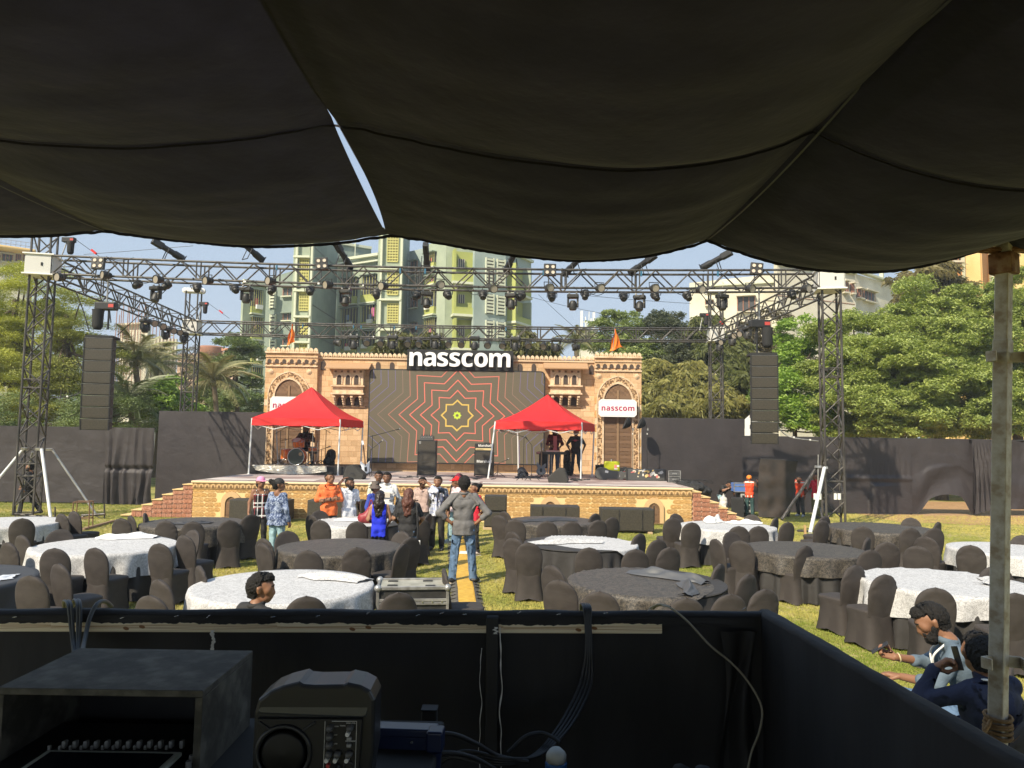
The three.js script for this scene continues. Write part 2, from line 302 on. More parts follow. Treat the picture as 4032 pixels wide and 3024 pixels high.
{
  const f = thing('fort_backdrop', 'sandstone fort facade with two gate towers behind the stage', 'backdrop');
  const D = -ZB, xl0 = at(1038, 1700, D).x, xl1 = at(1247, 1600, D).x, xr0 = at(2340, 1600, D).x, xr1 = at(2524, 1700, D).x;
  const top = 6.05, tl = 6.22;
  boxPart('curtain_wall', (xl1 + xr0) / 2, (SH + top) / 2, ZB - 0.25, xr0 - xl1, top - SH, 0.3, fortMat, f).geometry = new GB().box(0, 0, 0, 1, 1, 1).geo();
  const wall = f.children[0]; wall.geometry = metricUV(new THREE.BoxGeometry(xr0 - xl1, top - SH, 0.3).toNonIndexed()); wall.scale.set(1, 1, 1);
  const merlon = new GB().prism([[-0.085, 0], [-0.085, 0.1], [-0.05, 0.16], [0, 0.19], [0.05, 0.16], [0.085, 0.1], [0.085, 0], [0.03, 0], [0.0, 0.05], [-0.03, 0]], 0.1, 0, 0, 0).geo();
  const drop = new GB().ball(0, 0, 0, 0.03, 1, 1.9, 1, 6).geo();
  const row = (x0, x1, y, z, p) => { const n = Math.round((x1 - x0) / 0.2); for (let i = 0; i < n; i++) { const m = mesh('merlon', merlon, fortTrim, p); m.position.set(x0 + (i + 0.5) * (x1 - x0) / n, y, z); } };
  row(xl1, xr0, top, ZB - 0.13, wall);
  boxPart('string_course', (xl1 + xr0) / 2, top - 0.06, ZB - 0.07, xr0 - xl1, 0.06, 0.08, fortTrim, wall); wall.children.at(-1).position.set(0, (top - SH) / 2 - 0.06, 0.18);
  wall.children.forEach((m) => { if (m.name === 'merlon') m.position.sub(wall.position); });
  const slit = new GB().prism(archPts(0.2, 0.28, 0.42), 0.05).geo();
  for (const [px, py] of [[1270, 1442], [1487, 1448], [1542, 1449], [2048, 1455], [2102, 1455], [2330, 1460]]) { const p = at(px, py + 5, D); const m = mesh('arrow_slit', slit, fortDark, f); m.position.set(p.x, p.y - 0.1, ZB - 0.125); }
  for (const [px, dir] of [[1374, 1], [2226, -1]]) {      // projecting balcony with three arched windows, twice
    const b = new THREE.Group(); b.name = 'balcony'; f.add(b); const p = at(px, 1500, D); b.position.set(p.x, 0, ZB - 0.1);
    const y0 = at(px, 1553, D).y, yw0 = at(px, 1514, D).y, ye = at(px, 1450, D).y, yb = at(px, 1592, D).y;
    new GB().box(0, (y0 + ye) / 2, 0.14, 1.3, ye - y0, 0.28).build('balcony_body', fortTrim, b);
    new GB().box(0, yw0 - 0.08, 0.2, 1.46, 0.06, 0.4).box(0, y0 + 0.02, 0.2, 1.42, 0.07, 0.4).build('balcony_ledge', fortTrim, b);
    new GB().prism([[0, 0], [0.62, -0.16], [0.62, -0.10], [0, 0.16]], 1.95, -0.975, ye, 0, 0, 0, 0).g.length;
    const ev = mesh('eave', new GB().add(new THREE.ExtrudeGeometry(new THREE.Shape([V(0, 0, 0), V(0.6, -0.14, 0), V(0.6, -0.09, 0), V(0, 0.2, 0)].map((q) => new THREE.Vector2(q.x, q.y))), { depth: 1.9, bevelEnabled: false })).geo(), std([0.42, 0.25, 0.13], 0.9), b); ev.rotation.y = -Math.PI / 2; ev.position.set(0.95, ye + 0.06, 0);
    for (let k = -1; k <= 1; k++) {
      const w = mesh('arched_window', new GB().prism(archPts(0.2, 0.27, 0.42), 0.03).geo(), fortDark, b); w.position.set(k * 0.37, yw0 - 0.02, 0.27);
      const fr = mesh('window_frame', new GB().prism(archBand(0.28, 0.29, 0.49, 0.2, 0.27, 0.42), 0.05).geo(), fortTrim, b); fr.position.set(k * 0.37, yw0 - 0.02, 0.275);
      const w2 = mesh('arched_window', new GB().prism(archPts(0.25, 0.2, 0.38), 0.03).geo(), fortDark, b); w2.position.set(k * 0.37 + 0.0, yb - 0.05, -0.02);
    }
    for (let k = -2; k <= 2; k++) boxPart('dentil', k * 0.27, ye - 0.16, 0.29, 0.09, 0.08, 0.06, fortBrown, b);
    for (const k of [-0.56, -0.185, 0.185, 0.56]) { const br = new GB(); for (let q = 0; q < 4; q++) br.rbox(0, yb + 0.02 + q * 0.095, 0.06 + q * 0.045, 0.12, 0.085, 0.12 + q * 0.09, 0.02); const m = br.build('bracket', fortTrim, b); m.position.x = k; }
    new GB().box(0, yb - 0.1, 0.0, 1.5, 0.06, 0.12).build('balcony_base', fortBrown, b);
  }
  // gate towers
  const tower = (x0, x1, pxc, apex, spring, bottomPx) => {
    const g = new THREE.Group(); g.name = 'gate_tower'; f.add(g); const w = x1 - x0, cx = (x0 + x1) / 2, z = ZB + 0.1; g.position.set(cx, 0, z);
    mesh('tower_wall', metricUV(new THREE.BoxGeometry(w, tl - SH, 0.6).toNonIndexed()), fortMat, g).position.set(0, (tl + SH) / 2, -0.3);
    row(-w / 2, w / 2, tl, -0.1, g);
    new GB().box(0, tl - 0.03, 0.03, w + 0.05, 0.07, 0.1).box(0, tl - 0.22, 0.01, w + 0.02, 0.04, 0.06).box(0, tl - 0.62, 0.02, w + 0.03, 0.06, 0.08).build('tower_cornice', fortTrim, g);
    const niche = new GB().prism(archPts(0.17, 0.1, 0.2), 0.02).geo(), pend = new GB().rbox(0, 0, 0, 0.09, 0.09, 0.12, 0.02).rbox(0, -0.09, -0.02, 0.06, 0.08, 0.08, 0.02).geo();
    const n = 7; for (let i = 0; i < n; i++) { const x = -w / 2 + (i + 0.5) * w / n; mesh('niche', niche, fortDark, g).position.set(x, tl - 0.52, 0.002); }
    for (let i = 0; i <= n; i++) mesh('corbel', pend, fortTrim, g).position.set(-w / 2 + clamp(i, 0.18, n - 0.18) * w / n, tl - 0.48, 0.05);
    const yA = at(pxc, apex, D).y, yS = at(pxc, spring, D).y, ax = at(pxc, spring, D).x - cx, base = SH + 0.01;
    const wo = 1.74, wi = 1.2, wm = 1.34;
    mesh('carved_arch', new GB().prism(archBand(wo, yS - base, yA - base, wm, yS - base - 0.02, yA - base - 0.22), 0.05).geo(), std(null, 0.9, { map: noiseMap(256, 24, 4, 52, [[0.16, 0.09, 0.045], [0.42, 0.26, 0.13], [0.68, 0.46, 0.26]], 1.3, 1.9), bumpMap: BUMP.stone, bumpScale: 0.03 }), g).position.set(ax, base, 0.0);
    mesh('arch_rim', new GB().prism(archBand(wm, yS - base - 0.02, yA - base - 0.22, wi, yS - base - 0.04, yA - base - 0.30), 0.08).geo(), fortTrim, g).position.set(ax, base, 0.0);
    mesh('outer_rim', new GB().prism(archBand(wo + 0.08, yS - base + 0.01, yA - base + 0.05, wo, yS - base, yA - base), 0.07).geo(), fortTrim, g).position.set(ax, base, 0.0);
    const door = mesh('gate_door', new GB().prism(archPts(wi, yS - base - 0.04, yA - base - 0.30), 0.02).geo(), woodDoorMat, g); door.position.set(ax, base, 0.006);
    const hd = yA - base - 0.3;
    boxPart('door_post', 0, hd / 2 - 0.1, 0.04, 0.09, hd - 0.35, 0.03, std([0.26, 0.16, 0.085], 0.8), door);
    const plank = std([0.15, 0.085, 0.045], 0.8), plank2 = std([0.19, 0.11, 0.06], 0.8);
    for (let r = 0; r < Math.floor((hd - 0.5) / 0.16); r++) for (const s of [-1, 1]) boxPart('door_plank', s * 0.32, 0.1 + r * 0.16, 0.026, 0.5, 0.13, 0.014, r % 2 ? plank : plank2, door);
    const boss = new GB().lathe([[0.0, 0.05], [0.05, 0.045], [0.07, 0.02], [0.11, 0.015], [0.115, 0]], 14, 0, 0, 0, Math.PI / 2).geo();
    for (const s of [-1, 1]) mesh('rosette', boss, fortTrim, g).position.set(ax + s * 0.82, yA + 0.02, 0.003);
    // jamb courses
    for (let r = 0; r < 11; r++) for (const s of [-1, 1]) boxPart('jamb_stone', s * (w / 2 - 0.11) , base + 0.15 + r * 0.3, 0.008, 0.2, 0.27, 0.018, r % 2 ? fortTrim : stoneMats[0], g);
    return g;
  };
  tower(xl0, xl1, 1141, 1467, 1560, 1850);
  tower(xr0, xr1, 2431, 1485, 1580, 1850);
  // coursed stones at the foot of the curtain wall beside the screen
  seed(333);
  for (const [a, b] of [[1262, 1452], [2150, 2332]]) for (let r = 0; r < 8; r++) { const y = SH + 0.12 + r * 0.21; let x = at(a, 1750, D).x + (r % 2 ? 0 : -0.1); const xe = at(b, 1750, D).x; while (x < xe) { const ww = rr(0.3, 0.52); if (x + ww > xe + 0.1) break; stone(f, x + ww / 2, y, ZB - 0.095, ww - 0.03, 0.185, stoneMats); x += ww; } }
}
// ================================================================ LED screen, letters, plaques
{
  const D = 31.0, a = at(1459, 1456, D), b = at(2143, 1466, D), c = at(1457, 1818, D), w = b.x - a.x, h = (a.y + b.y) / 2 - c.y, cx = (a.x + b.x) / 2, cy = c.y + h / 2;
  const S = 2.2 / 800 * 362; // zoom pixels to picture pixels are handled below in screen units
  const px2 = 2048 / 684;
  const star = (g, R, ri) => { g.beginPath(); for (let k = 0; k < 16; k++) { const t = k / 16 * Math.PI * 2, r = k % 2 ? ri : R; g[k ? 'lineTo' : 'moveTo'](1032 + r * Math.cos(t), 524 + r * Math.sin(t) * 0.965); } g.closePath(); g.stroke(); };
  const draw = (bg) => (g, W, H) => {
    g.fillStyle = bg; g.fillRect(0, 0, W, H); g.lineJoin = 'miter';
    const k = px2 / 2.765;
    g.strokeStyle = bg === '#000' ? '#7fa410' : '#b5c63c'; g.lineWidth = 20; star(g, 36, 26);
    g.strokeStyle = bg === '#000' ? '#8a6a1c' : '#c9ab55'; g.lineWidth = 16; star(g, 170 * k, 131 * k);
    const cols = ['#d8695a', '#d8695a', '#d8695a', '#c46858', '#a86a5a', '#8f7064', '#6f64a0', '#6a66a8', '#6668b0', '#6668b0', '#6668b0'];
    for (let i = 0; i < 11; i++) { g.strokeStyle = cols[i]; g.lineWidth = i < 4 ? 10 : i < 5 ? 7.5 : i < 6 ? 6 : 5; g.globalAlpha = i < 5 ? 0.95 : 0.75; const R = (283 + i * 116) * k; star(g, R, R * 0.745); }
    g.globalAlpha = 1;
    if (bg !== '#000') for (let q = 0; q < 32; q++) { g.fillStyle = 'rgba(0,0,0,0.035)'; g.fillRect(q * W / 32, 0, 2, H); g.fillRect(0, q * H / 16, W, 2); }
  };
  const s = thing('led_screen', 'wide grey video wall showing concentric red star outlines', 'screen', [cx, cy, -D]);
  const rs = (W, H, r) => { const q = new THREE.Shape(); q.moveTo(-W / 2 + 0, -H / 2); q.lineTo(W / 2, -H / 2); q.lineTo(W / 2, H / 2 - r); q.quadraticCurveTo(W / 2, H / 2, W / 2 - r, H / 2); q.lineTo(-W / 2 + r, H / 2); q.quadraticCurveTo(-W / 2, H / 2, -W / 2, H / 2 - r); q.closePath(); return q; };
  new GB().prism(rs(w + 0.1, h + 0.1, 0.24), 0.16, 0, 0, -0.19).build('screen_frame', MAT.black, s);
  const g = new THREE.ShapeGeometry(rs(w, h, 0.2)), uv = g.attributes.uv; for (let i = 0; i < uv.count; i++) uv.setXY(i, uv.getX(i) / w + 0.5, uv.getY(i) / h + 0.5);
  const mat = std(null, 0.55, { map: canvas(2048, 1080, draw('#615948')), emissiveMap: canvas(2048, 1080, draw('#000')), emissive: new THREE.Color(1, 1, 1), emissiveIntensity: 0.2 });
  mesh('display', g, mat, s).position.z = -0.02;
}
const plaqueText = (text, size, depth) => new TextGeometry(text, { font, size, depth, curveSegments: 5, bevelEnabled: false });
{
  const D = 30.95, a = at(1603, 1373, D), b = at(2022, 1380, D), c = at(1603, 1455, D), cx = (a.x + b.x) / 2, w = b.x - a.x, h = a.y - c.y - 0.02;
  const s = thing('letter_sign', 'black sign board with big white nasscom letters above the screen', 'sign', [cx, c.y, -D]);
  new GB().rbox(0, h / 2, -0.12, w, h, 0.2, 0.01).build('sign_board', MAT.blackMatt, s);
  const word = 'nasscom', adv = [], sz = 0.735; let x = 0; const geos = [];
  for (const ch of word) { const g = plaqueText(ch, sz, 0.09); g.computeBoundingBox(); geos.push([g, x - g.boundingBox.min.x]); x += g.boundingBox.max.x - g.boundingBox.min.x + 0.055; }
  const sc = (w * 0.945) / (x - 0.055); const wm = std([0.86, 0.86, 0.86], 0.5);
  for (const [g, gx] of geos) { const m = mesh('letter', new GB().add(g).geo(), wm, s); m.scale.set(sc, 1.06, 1); m.position.set(-w * 0.4725 + gx * sc, 0.155, 0.03); }
}
for (const [px, py, lab] of [[1138, 1596, 'white nasscom plaque on the left gate, half hidden by the red tent'], [2432, 1607, 'white nasscom plaque on the right gate']]) {
  const p = at(px, py, 30.8), s = thing('plaque', lab, 'sign', p), w = 1.62, h = 0.74, k = 0.1;
  const oct = (W, H, q) => [[-W / 2 + q, -H / 2], [W / 2 - q, -H / 2], [W / 2, -H / 2 + q], [W / 2, H / 2 - q], [W / 2 - q, H / 2], [-W / 2 + q, H / 2], [-W / 2, H / 2 - q], [-W / 2, -H / 2 + q]];
  new GB().prism(oct(w, h, k), 0.08, 0, 0, -0.08).build('plaque_board', std([0.86, 0.85, 0.81], 0.55), s);
  const g = plaqueText('nasscom', 0.235, 0.006); g.computeBoundingBox(); g.translate(-(g.boundingBox.max.x) / 2, -0.11, 0.004);
  new GB().add(g).build('lettering', std([0.42, 0.02, 0.10], 0.6), s).scale.x = 1.06;
  const line = new THREE.Shape(oct(w - 0.1, h - 0.1, k).map((q) => new THREE.Vector2(...q))); line.holes.push(new THREE.Path(oct(w - 0.115, h - 0.115, k).map((q) => new THREE.Vector2(...q))));
  new GB().prism(line, 0.003, 0, 0, 0.001).build('border_line', std([0.62, 0.60, 0.54], 0.6), s);
}
// orange flags on the towers
for (const [px, y0, y1, lean, lab] of [[1136, 1362, 1276, 0.26, 'orange flag on the left gate tower'], [2412, 1382, 1294, 0.5, 'orange swallowtail flag on the right gate tower']]) {
  const p = at(px, y0, 31.3), q = at(px, y1, 31.3), H = q.y - p.y, t = thing('flag', lab, 'flag', [p.x, p.y - 0.1, -31.35]);
  rod('flag_pole', V(0, -0.1, 0), V(0.1, H + 0.14, 0), 0.014, MAT.steel, t);
  const g = surf(18, 24, (u, v) => { const w = lerp(0.02, lean, Math.pow(v, 0.9)) * (1 - 0.35 * Math.sin(v * 3)); const notch = v > 0.72 ? 0.5 * (v - 0.72) * Math.cos(u * Math.PI * 2.2) : 0; return V(0.1 - 0.25 * v * (1 - u) * 0.9 + u * w + 0.03 * Math.sin(v * 9 + u * 4), H + 0.1 - v * H * (0.93 + 0.12 * Math.cos(u * 5)) + notch * 0.4, 0.05 * Math.sin(u * 9 + v * 5)); });
  mesh('flag_cloth', g, MAT.orange, t);
}
// ================================================================ black cloth walls
function drape(label, xa, xb, z, top, bottom, fold, parts) {
  const t = thing('cloth_wall', label, 'cloth wall'); const w = xb - xa;
  const g = surf(Math.ceil(Math.abs(w) * 14), 40, (u, v) => { const x = lerp(xa, xb, u), bot = typeof bottom === 'function' ? bottom(u) : bottom, y = lerp(top(u), bot, v); const f = fold(u, v, x); return V(x + (f.x ?? 0), y + (f.y ?? 0), z + (f.z ?? 0)); }, Math.abs(w), 3);
  mesh('cloth', g, MAT.blackCloth, t);
  const a = V(xa, top(0) - 0.015, z - 0.04), b = V(xb, top(1) - 0.015, z - 0.04);
  rod('top_rail', a, b, 0.03, MAT.blackMatt, t);
  for (const x of parts ?? []) { const u = (x - xa) / w; rod('post', V(x, 0, z - 0.09), V(x, top(u), z - 0.09), 0.03, MAT.blackMatt, t); }
  return t;
}
const flat = (s) => (u, v, x) => ({ z: 0.05 * noise(x * 0.7, v * 2, s) + 0.012 * noise(x * 5, v * 6, s) });
{
  const zl = -26.6, xs = (px) => at(px, 1830, 26.6).x, tl = () => 2.78;
  drape('smooth black cloth wall behind the left truss tower', xs(-900), xs(28), zl, tl, 0.05, flat(1), [xs(28), xs(-300)]);
  drape('smooth black cloth wall left of the gathered curtain', xs(26), xs(425), zl + 0.05, tl, 0.05, flat(2), [xs(200)]);
  drape('gathered black curtain beside the left stairs', xs(418), xs(612), zl + 0.2, tl, 0.03, (u, v, x) => ({ z: 0.13 * Math.pow(v, 0.6) * (Math.sin(x * 21 + 2 * noise(x * 3, v)) * 0.6 + noise(x * 6, v * 1.5)) + (v > 0.52 && v < 0.56 ? -0.08 : 0), x: 0.1 * noise(x * 2, v * 2, 5) }), []);
  const zp = -29.0, xp = (px) => at(px, 1750, 29).x;
  drape('tall flat black panel left of the stage', xp(620), SX0 + 0.03, zp, () => 3.5, 0.02, (u, v, x) => ({ z: 0.015 * noise(x, v * 2, 7) }), [xp(700), xp(900)]);
  drape('tall flat black panel right of the stage', xp(2526), xp(2932), zp, (u) => 3.52, 0.02, (u, v, x) => ({ z: 0.015 * noise(x, v * 2, 8) }), [xp(2600), xp(2900)]);
  const zr = -27.3, xr = (px) => at(px, 1880, 27.3).x, tr = () => 2.83;
  drape('dark black cloth wall behind the men with the loose panel', xr(2925), xr(3305), zr, tr, 0.03, flat(9), [xr(3000), xr(3300)]);
  drape('smooth black cloth wall section right of the right tower', xr(3305), xr(3586), zr + 0.06, tr, 0.03, (u, v, x) => ({ z: 0.04 * noise(x * 0.7, v * 2, 3) + (v > 0.5 && v < 0.56 ? 0.05 : 0) + 0.02 * Math.sin(x * 30) * sstep(0.2, 0.5, v) * (v < 0.53 ? 1 : 0) + (v > 0.6 ? 0.12 * sstep(0.42, 0.44, u + 0.06 * (v - 0.6)) * (1 - sstep(0.44, 0.9, u)) : 0) }), [xr(3310), xr(3586)]);
  drape('black cloth wall section with its hem lifted into an arch', xr(3584), xr(3850), zr + 0.04, tr, (u) => 0.05 + 0.72 * Math.pow(Math.sin(Math.PI * clamp((u - 0.08) / 0.92, 0, 1)), 0.6) * sstep(0.05, 0.3, u) * (1 - sstep(0.72, 0.92, u)), (u, v, x) => ({ z: 0.06 * sstep(0.45, 0.5, v) * Math.sin((x * 2.2 + v * 9)) + 0.015 * noise(x * 5, v * 6, 4) }), [xr(3584)]);
  drape('black cloth gathered and hanging from one point of the wall', xr(3812), xr(3945), zr + 0.16, tr, (u) => 0.05 + 0.35 * u, (u, v, x) => ({ z: 0.14 * Math.sin(u * 38 + v * 3) * sstep(0, 0.4, v) + 0.1, x: -0.5 * (u - 0.05) * (1 - v) * 1.2 }), []);
  drape('black cloth wall at the far right edge', xr(3900), xr(5200), zr, tr, 0.25, (u, v, x) => ({ z: 0.12 * noise(x * 1.2, v * 3, 5) + 0.03 * noise(x * 6, v * 5, 5) }), [xr(4100)]);
  // white board edge at the right tall panel
  const p = at(2940, 1672, 28.6), wb = thing('white_board', 'white board corner sticking out behind the right speaker column', 'board', [p.x, p.y, -28.4]);
  new GB().prism([[-0.14, -0.45], [0.35, -0.45], [0.35, 0.45], [0.1, 0.42], [-0.14, 0.2]], 0.03).build('board', MAT.white, wb);
}
// ================================================================ truss rig
const TZ = -22, RZ = -32.7;
function trussSpan(name, label, A, B, opt = {}) {           // A, B: centre line at mid height; square section
  const t = thing(name, label, 'truss'), s = opt.s ?? 0.29, hs = opt.hs ?? 0.28, sag = opt.sag ?? 0, L = B.clone().sub(A).length(), dir = B.clone().sub(A).normalize();
  const side = V(-dir.z, 0, dir.x).normalize(), n = opt.n ?? Math.round(L / 0.56), mod = opt.mod ?? 4;
  const P = (k, u, w) => { const q = k / n; return A.clone().lerp(B, q).addScaledVector(side, u * s).add(V(0, w * hs - sag * 4 * q * (1 - q), 0)); };
  for (const u of [-1, 1]) for (const w of [-1, 1]) for (let k = 0; k < n; k += mod) rod('chord', P(k, u, w), P(Math.min(n, k + mod), u, w), 0.035, MAT.truss, t);
  for (const u of [-1, 1]) for (let k = 0; k < n; k++) {
    const up = k % 2 ? 1 : -1; rod('brace', P(k, u, up), P(k + 1, u, -up), 0.023, MAT.truss, t, 6);
    if (k % mod === 0 && k) { rod('end_post', P(k - 0.12, u, -1), P(k - 0.12, u, 1), 0.022, MAT.truss, t, 6); rod('end_post', P(k + 0.12, u, -1), P(k + 0.12, u, 1), 0.022, MAT.truss, t, 6); }
  }
  for (const w of [-1, 1]) for (let k = 1; k < n; k += 2) rod('rung', P(k, -1, w), P(k, 1, w), 0.016, MAT.truss, t, 6);
  return { t, P, n };
}
function tower(label, x, z, h, turn, rungs) {
  const t = thing('truss_tower', label, 'truss tower', [x, 0, z], turn), s = 0.26, st = 0.52, mat = MAT.truss;
  const leg = [[-s, -s], [s, -s], [s, s], [-s, s]];
  for (const [a, b] of leg) rod('leg', V(a, 0.1, b), V(a, h, b), 0.036, mat, t);
  let k = 0; for (let y = 0.35; y + st < h; y += st, k++) for (let i = 0; i < 4; i++) { const p = leg[i], q = leg[(i + 1) % 4], f = (k + i) % 2; rod('brace', V(f ? p[0] : q[0], y, f ? p[1] : q[1]), V(f ? q[0] : p[0], y + st, f ? q[1] : p[1]), 0.022, mat, t, 6); }
  for (const y of [0.14, ...rungs]) for (let i = 0; i < 4; i++) { const p = leg[i], q = leg[(i + 1) % 4]; rod('rung', V(p[0], y, p[1]), V(q[0], y, q[1]), 0.022, mat, t, 6); }
  return t;
}
const FL = at(186, 1050, 22), FR = at(3258, 1106, 22), RL = at(757, 1290, 32.7), RR = at(2818, 1320, 32.7);
const tFL = tower('dark lattice truss tower at the left in front of the stage', FL.x - 0.12, TZ, 9.6, 0.22, [1.25, 1.62, 3.9, 4.15]);
const tFR = tower('dark lattice truss tower at the right in front of the stage', FR.x + 0.05, TZ, 8.9, -0.2, [1.1, 1.45, 4.6, 4.85]);
const tRL = tower('slim lattice truss tower behind the left gate', RL.x, RZ, 9.1, 0.1, [4.5]);
const tRR = tower('slim lattice truss tower behind the right end of the backdrop', RR.x, RZ, 9.4, -0.1, [4.5]);
function sleeve(t, y, w, h) {
  const b = new THREE.Group(); b.name = 'sleeve_block'; b.position.y = y; t.add(b);
  for (const [x, z, r] of [[0, w / 2, 0], [0, -w / 2, 0], [w / 2, 0, Math.PI / 2], [-w / 2, 0, Math.PI / 2]]) { const m = new GB().rbox(0, 0, 0, w - 0.05, h, 0.03, 0.008).build('sleeve_plate', std([0.6, 0.59, 0.55], 0.6), b); m.position.set(x, 0, z); m.rotation.y = r; }
  for (const s of [-1, 1]) new GB().rbox(0, s * h / 2, 0, w + 0.12, 0.045, w + 0.12, 0.01).build('sleeve_flange', MAT.white, b);
  new GB().box(0.1, 0, w / 2 + 0.02, 0.05, 0.1, 0.02).build('latch', MAT.blackMatt, b);
}
sleeve(tFL, FL.y, 0.74, 0.62); sleeve(tFR, FR.y, 0.74, 0.62); sleeve(tRL, RL.y, 0.66, 0.6); sleeve(tRR, RR.y, 0.66, 0.6);
for (const [t, y] of [[tRL, 9.1], [tRR, 9.4]]) { const c = new THREE.Group(); c.name = 'top_section'; c.position.y = y; t.add(c); new GB().rbox(0, 0.05, 0, 0.78, 0.18, 0.5, 0.02).build('beam', MAT.white, c); for (const s of [-1, 1]) new GB().lathe([[0, -0.06], [0.13, -0.06], [0.1, 0], [0.13, 0.06], [0, 0.06]], 14, s * 0.38, 0.05, 0, Math.PI / 2).build('sheave', MAT.white, c); }
const front = trussSpan('lighting_truss', 'long front lighting truss spanning the two front towers', V(FL.x + 0.35, FL.y, TZ), V(FR.x - 0.35, FR.y, TZ), { sag: 0.17 });
const rear = trussSpan('lighting_truss', 'rear lighting truss above the letter sign', V(RL.x + 0.3, RL.y, RZ), V(RR.x - 0.3, RR.y, RZ), { sag: 0.08 });
const sideL = trussSpan('lighting_truss', 'left side truss running back between the two left towers', V(FL.x, FL.y - 0.05, TZ - 0.35), V(RL.x, RL.y, RZ + 0.3));
const sideR = trussSpan('lighting_truss', 'right side truss running back between the two right towers', V(FR.x, FR.y - 0.05, TZ - 0.35), V(RR.x, RR.y, RZ + 0.3));
// outriggers and stabiliser braces of the front towers
function outrigger(t, pts, mat, r = 0.035) { rod('stabiliser', pts[0], pts[1], r, mat, t); }
{
  const L = (px, py, D) => tFL.worldToLocal(at(px, py, D)), R = (px, py, D) => tFR.worldToLocal(at(px, py, D));
  tFL.updateMatrixWorld(true); tFR.updateMatrixWorld(true);
  outrigger(tFL, [L(92, 1768, 22), L(-60, 1950, 21.5)], MAT.whiteMetal, 0.04); outrigger(tFL, [L(164, 1768, 21.6), L(200, 2044, 21)], MAT.whiteMetal, 0.045);
  outrigger(tFL, [L(205, 1770, 22), L(376, 2022, 22)], MAT.steel, 0.035); outrigger(tFL, [L(128, 1780, 22.4), L(66, 2030, 23)], MAT.steel, 0.03);
  for (const [a, b] of [[[60, 2026, 22], [190, 2036, 22]], [[322, 2030, 22], [414, 2024, 22]], [[180, 2040, 22], [330, 2036, 22]]]) outrigger(tFL, [L(...a), L(...b)], MAT.truss, 0.04);
  for (const [px, a, b] of [[411, 1986, 2054], [60, 1990, 2040], [217, 1996, 2040]]) outrigger(tFL, [L(px, a, 22), L(px, b, 22)], MAT.truss, 0.022);
  outrigger(tFL, [L(376, 2030, 22), L(418, 2054, 22)], MAT.truss, 0.015);
  new GB().bar(L(85, 1767, 21.9), L(110, 1768, 21.9), 0.07).bar(L(140, 1768, 21.6), L(166, 1769, 21.6), 0.07).bar(L(182, 1770, 21.8), L(206, 1770, 21.8), 0.06).build('brace_clamp', MAT.steel, tFL);
  outrigger(tFR, [R(3216, 1840, 21.8), R(3078, 2046, 21)], MAT.truss, 0.045); outrigger(tFR, [R(3246, 1842, 21.5), R(3190, 2098, 19.6)], MAT.whiteMetal, 0.05);
  outrigger(tFR, [R(3222, 1790, 21.7), R(3220, 2000, 21.7)], MAT.steel, 0.02); outrigger(tFR, [R(3230, 2000, 22), R(3244, 2066, 21)], MAT.truss, 0.03);
  outrigger(tFR, [R(3140, 2090, 20.3), R(3235, 2093, 20.3)], MAT.truss, 0.03);
  new GB().bar(R(3208, 1838, 21.7), R(3232, 1838, 21.7), 0.07).bar(R(3240, 1842, 21.5), R(3258, 1842, 21.5), 0.07).build('brace_clamp', MAT.steel, tFR);
  for (const [px, py] of [[3210, 1955], [3228, 1955], [3290, 1955], [3305, 1955]]) new GB().tube(R(px, py - 12, 21.7), R(px, py + 12, 21.7), 0.05, 0.05, 8).build('tape_wrap', MAT.white, tFR);
}
// ---------------------------------------------------------------- lamps: one of each kind, then clones
const ring = (r0, r1) => new THREE.RingGeometry(r0, r1, 18);
function makePar() {
  const t = thing('par_can', '', 'stage light');
  new GB().lathe([[0, -0.15], [0.07, -0.15], [0.095, -0.12], [0.1, -0.04], [0.128, 0.0], [0.132, 0.13], [0.12, 0.13], [0.118, 0.1], [0, 0.1]], 18, 0, 0, 0, Math.PI / 2).build('housing', MAT.lampBlack, t);
  const l = mesh('lens', new THREE.CircleGeometry(0.112, 18), MAT.lens, t); l.position.z = 0.112;
  const y = new THREE.Group(); y.name = 'yoke'; t.add(y); rod('yoke_arm', V(-0.15, 0, 0), V(-0.15, 0.17, -0.03), 0.012, MAT.lampBlack, y, 6); rod('yoke_arm', V(0.15, 0, 0), V(0.15, 0.17, -0.03), 0.012, MAT.lampBlack, y, 6); rod('yoke_bar', V(-0.15, 0.17, -0.03), V(0.15, 0.17, -0.03), 0.014, MAT.lampBlack, y, 6);
  return t;
}
function makeHead() {
  const t = thing('moving_head', '', 'stage light');
  new GB().rbox(0, -0.06, 0, 0.36, 0.12, 0.26, 0.03).build('base', MAT.lampBlack, t);
  const y = new THREE.Group(); y.name = 'yoke'; t.add(y);
  for (const s of [-1, 1]) new GB().rbox(s * 0.145, -0.26, 0, 0.06, 0.28, 0.15, 0.025).build('yoke_arm', MAT.lampBlack, y);
  const h = new THREE.Group(); h.name = 'head'; h.position.y = -0.33; t.add(h);
  new GB().lathe([[0, -0.16], [0.09, -0.155], [0.118, -0.12], [0.12, 0.02], [0.1, 0.1], [0.07, 0.14], [0, 0.145]], 16).build('shell', MAT.lampBlack, h);
  const l = mesh('lens', new THREE.CircleGeometry(0.09, 16), MAT.lensDark, h); l.rotation.x = Math.PI / 2; l.position.y = -0.157;
  new GB().rbox(0.155, 0.08, 0.075, 0.03, 0.03, 0.01, 0.004).build('badge', MAT.lens, y).position.y = -0.33;
  for (const s of [-1, 1]) new GB().rbox(s * 0.11, 0.03, 0, 0.05, 0.07, 0.05, 0.01).build('clamp', MAT.steel, t);
  return t;
}
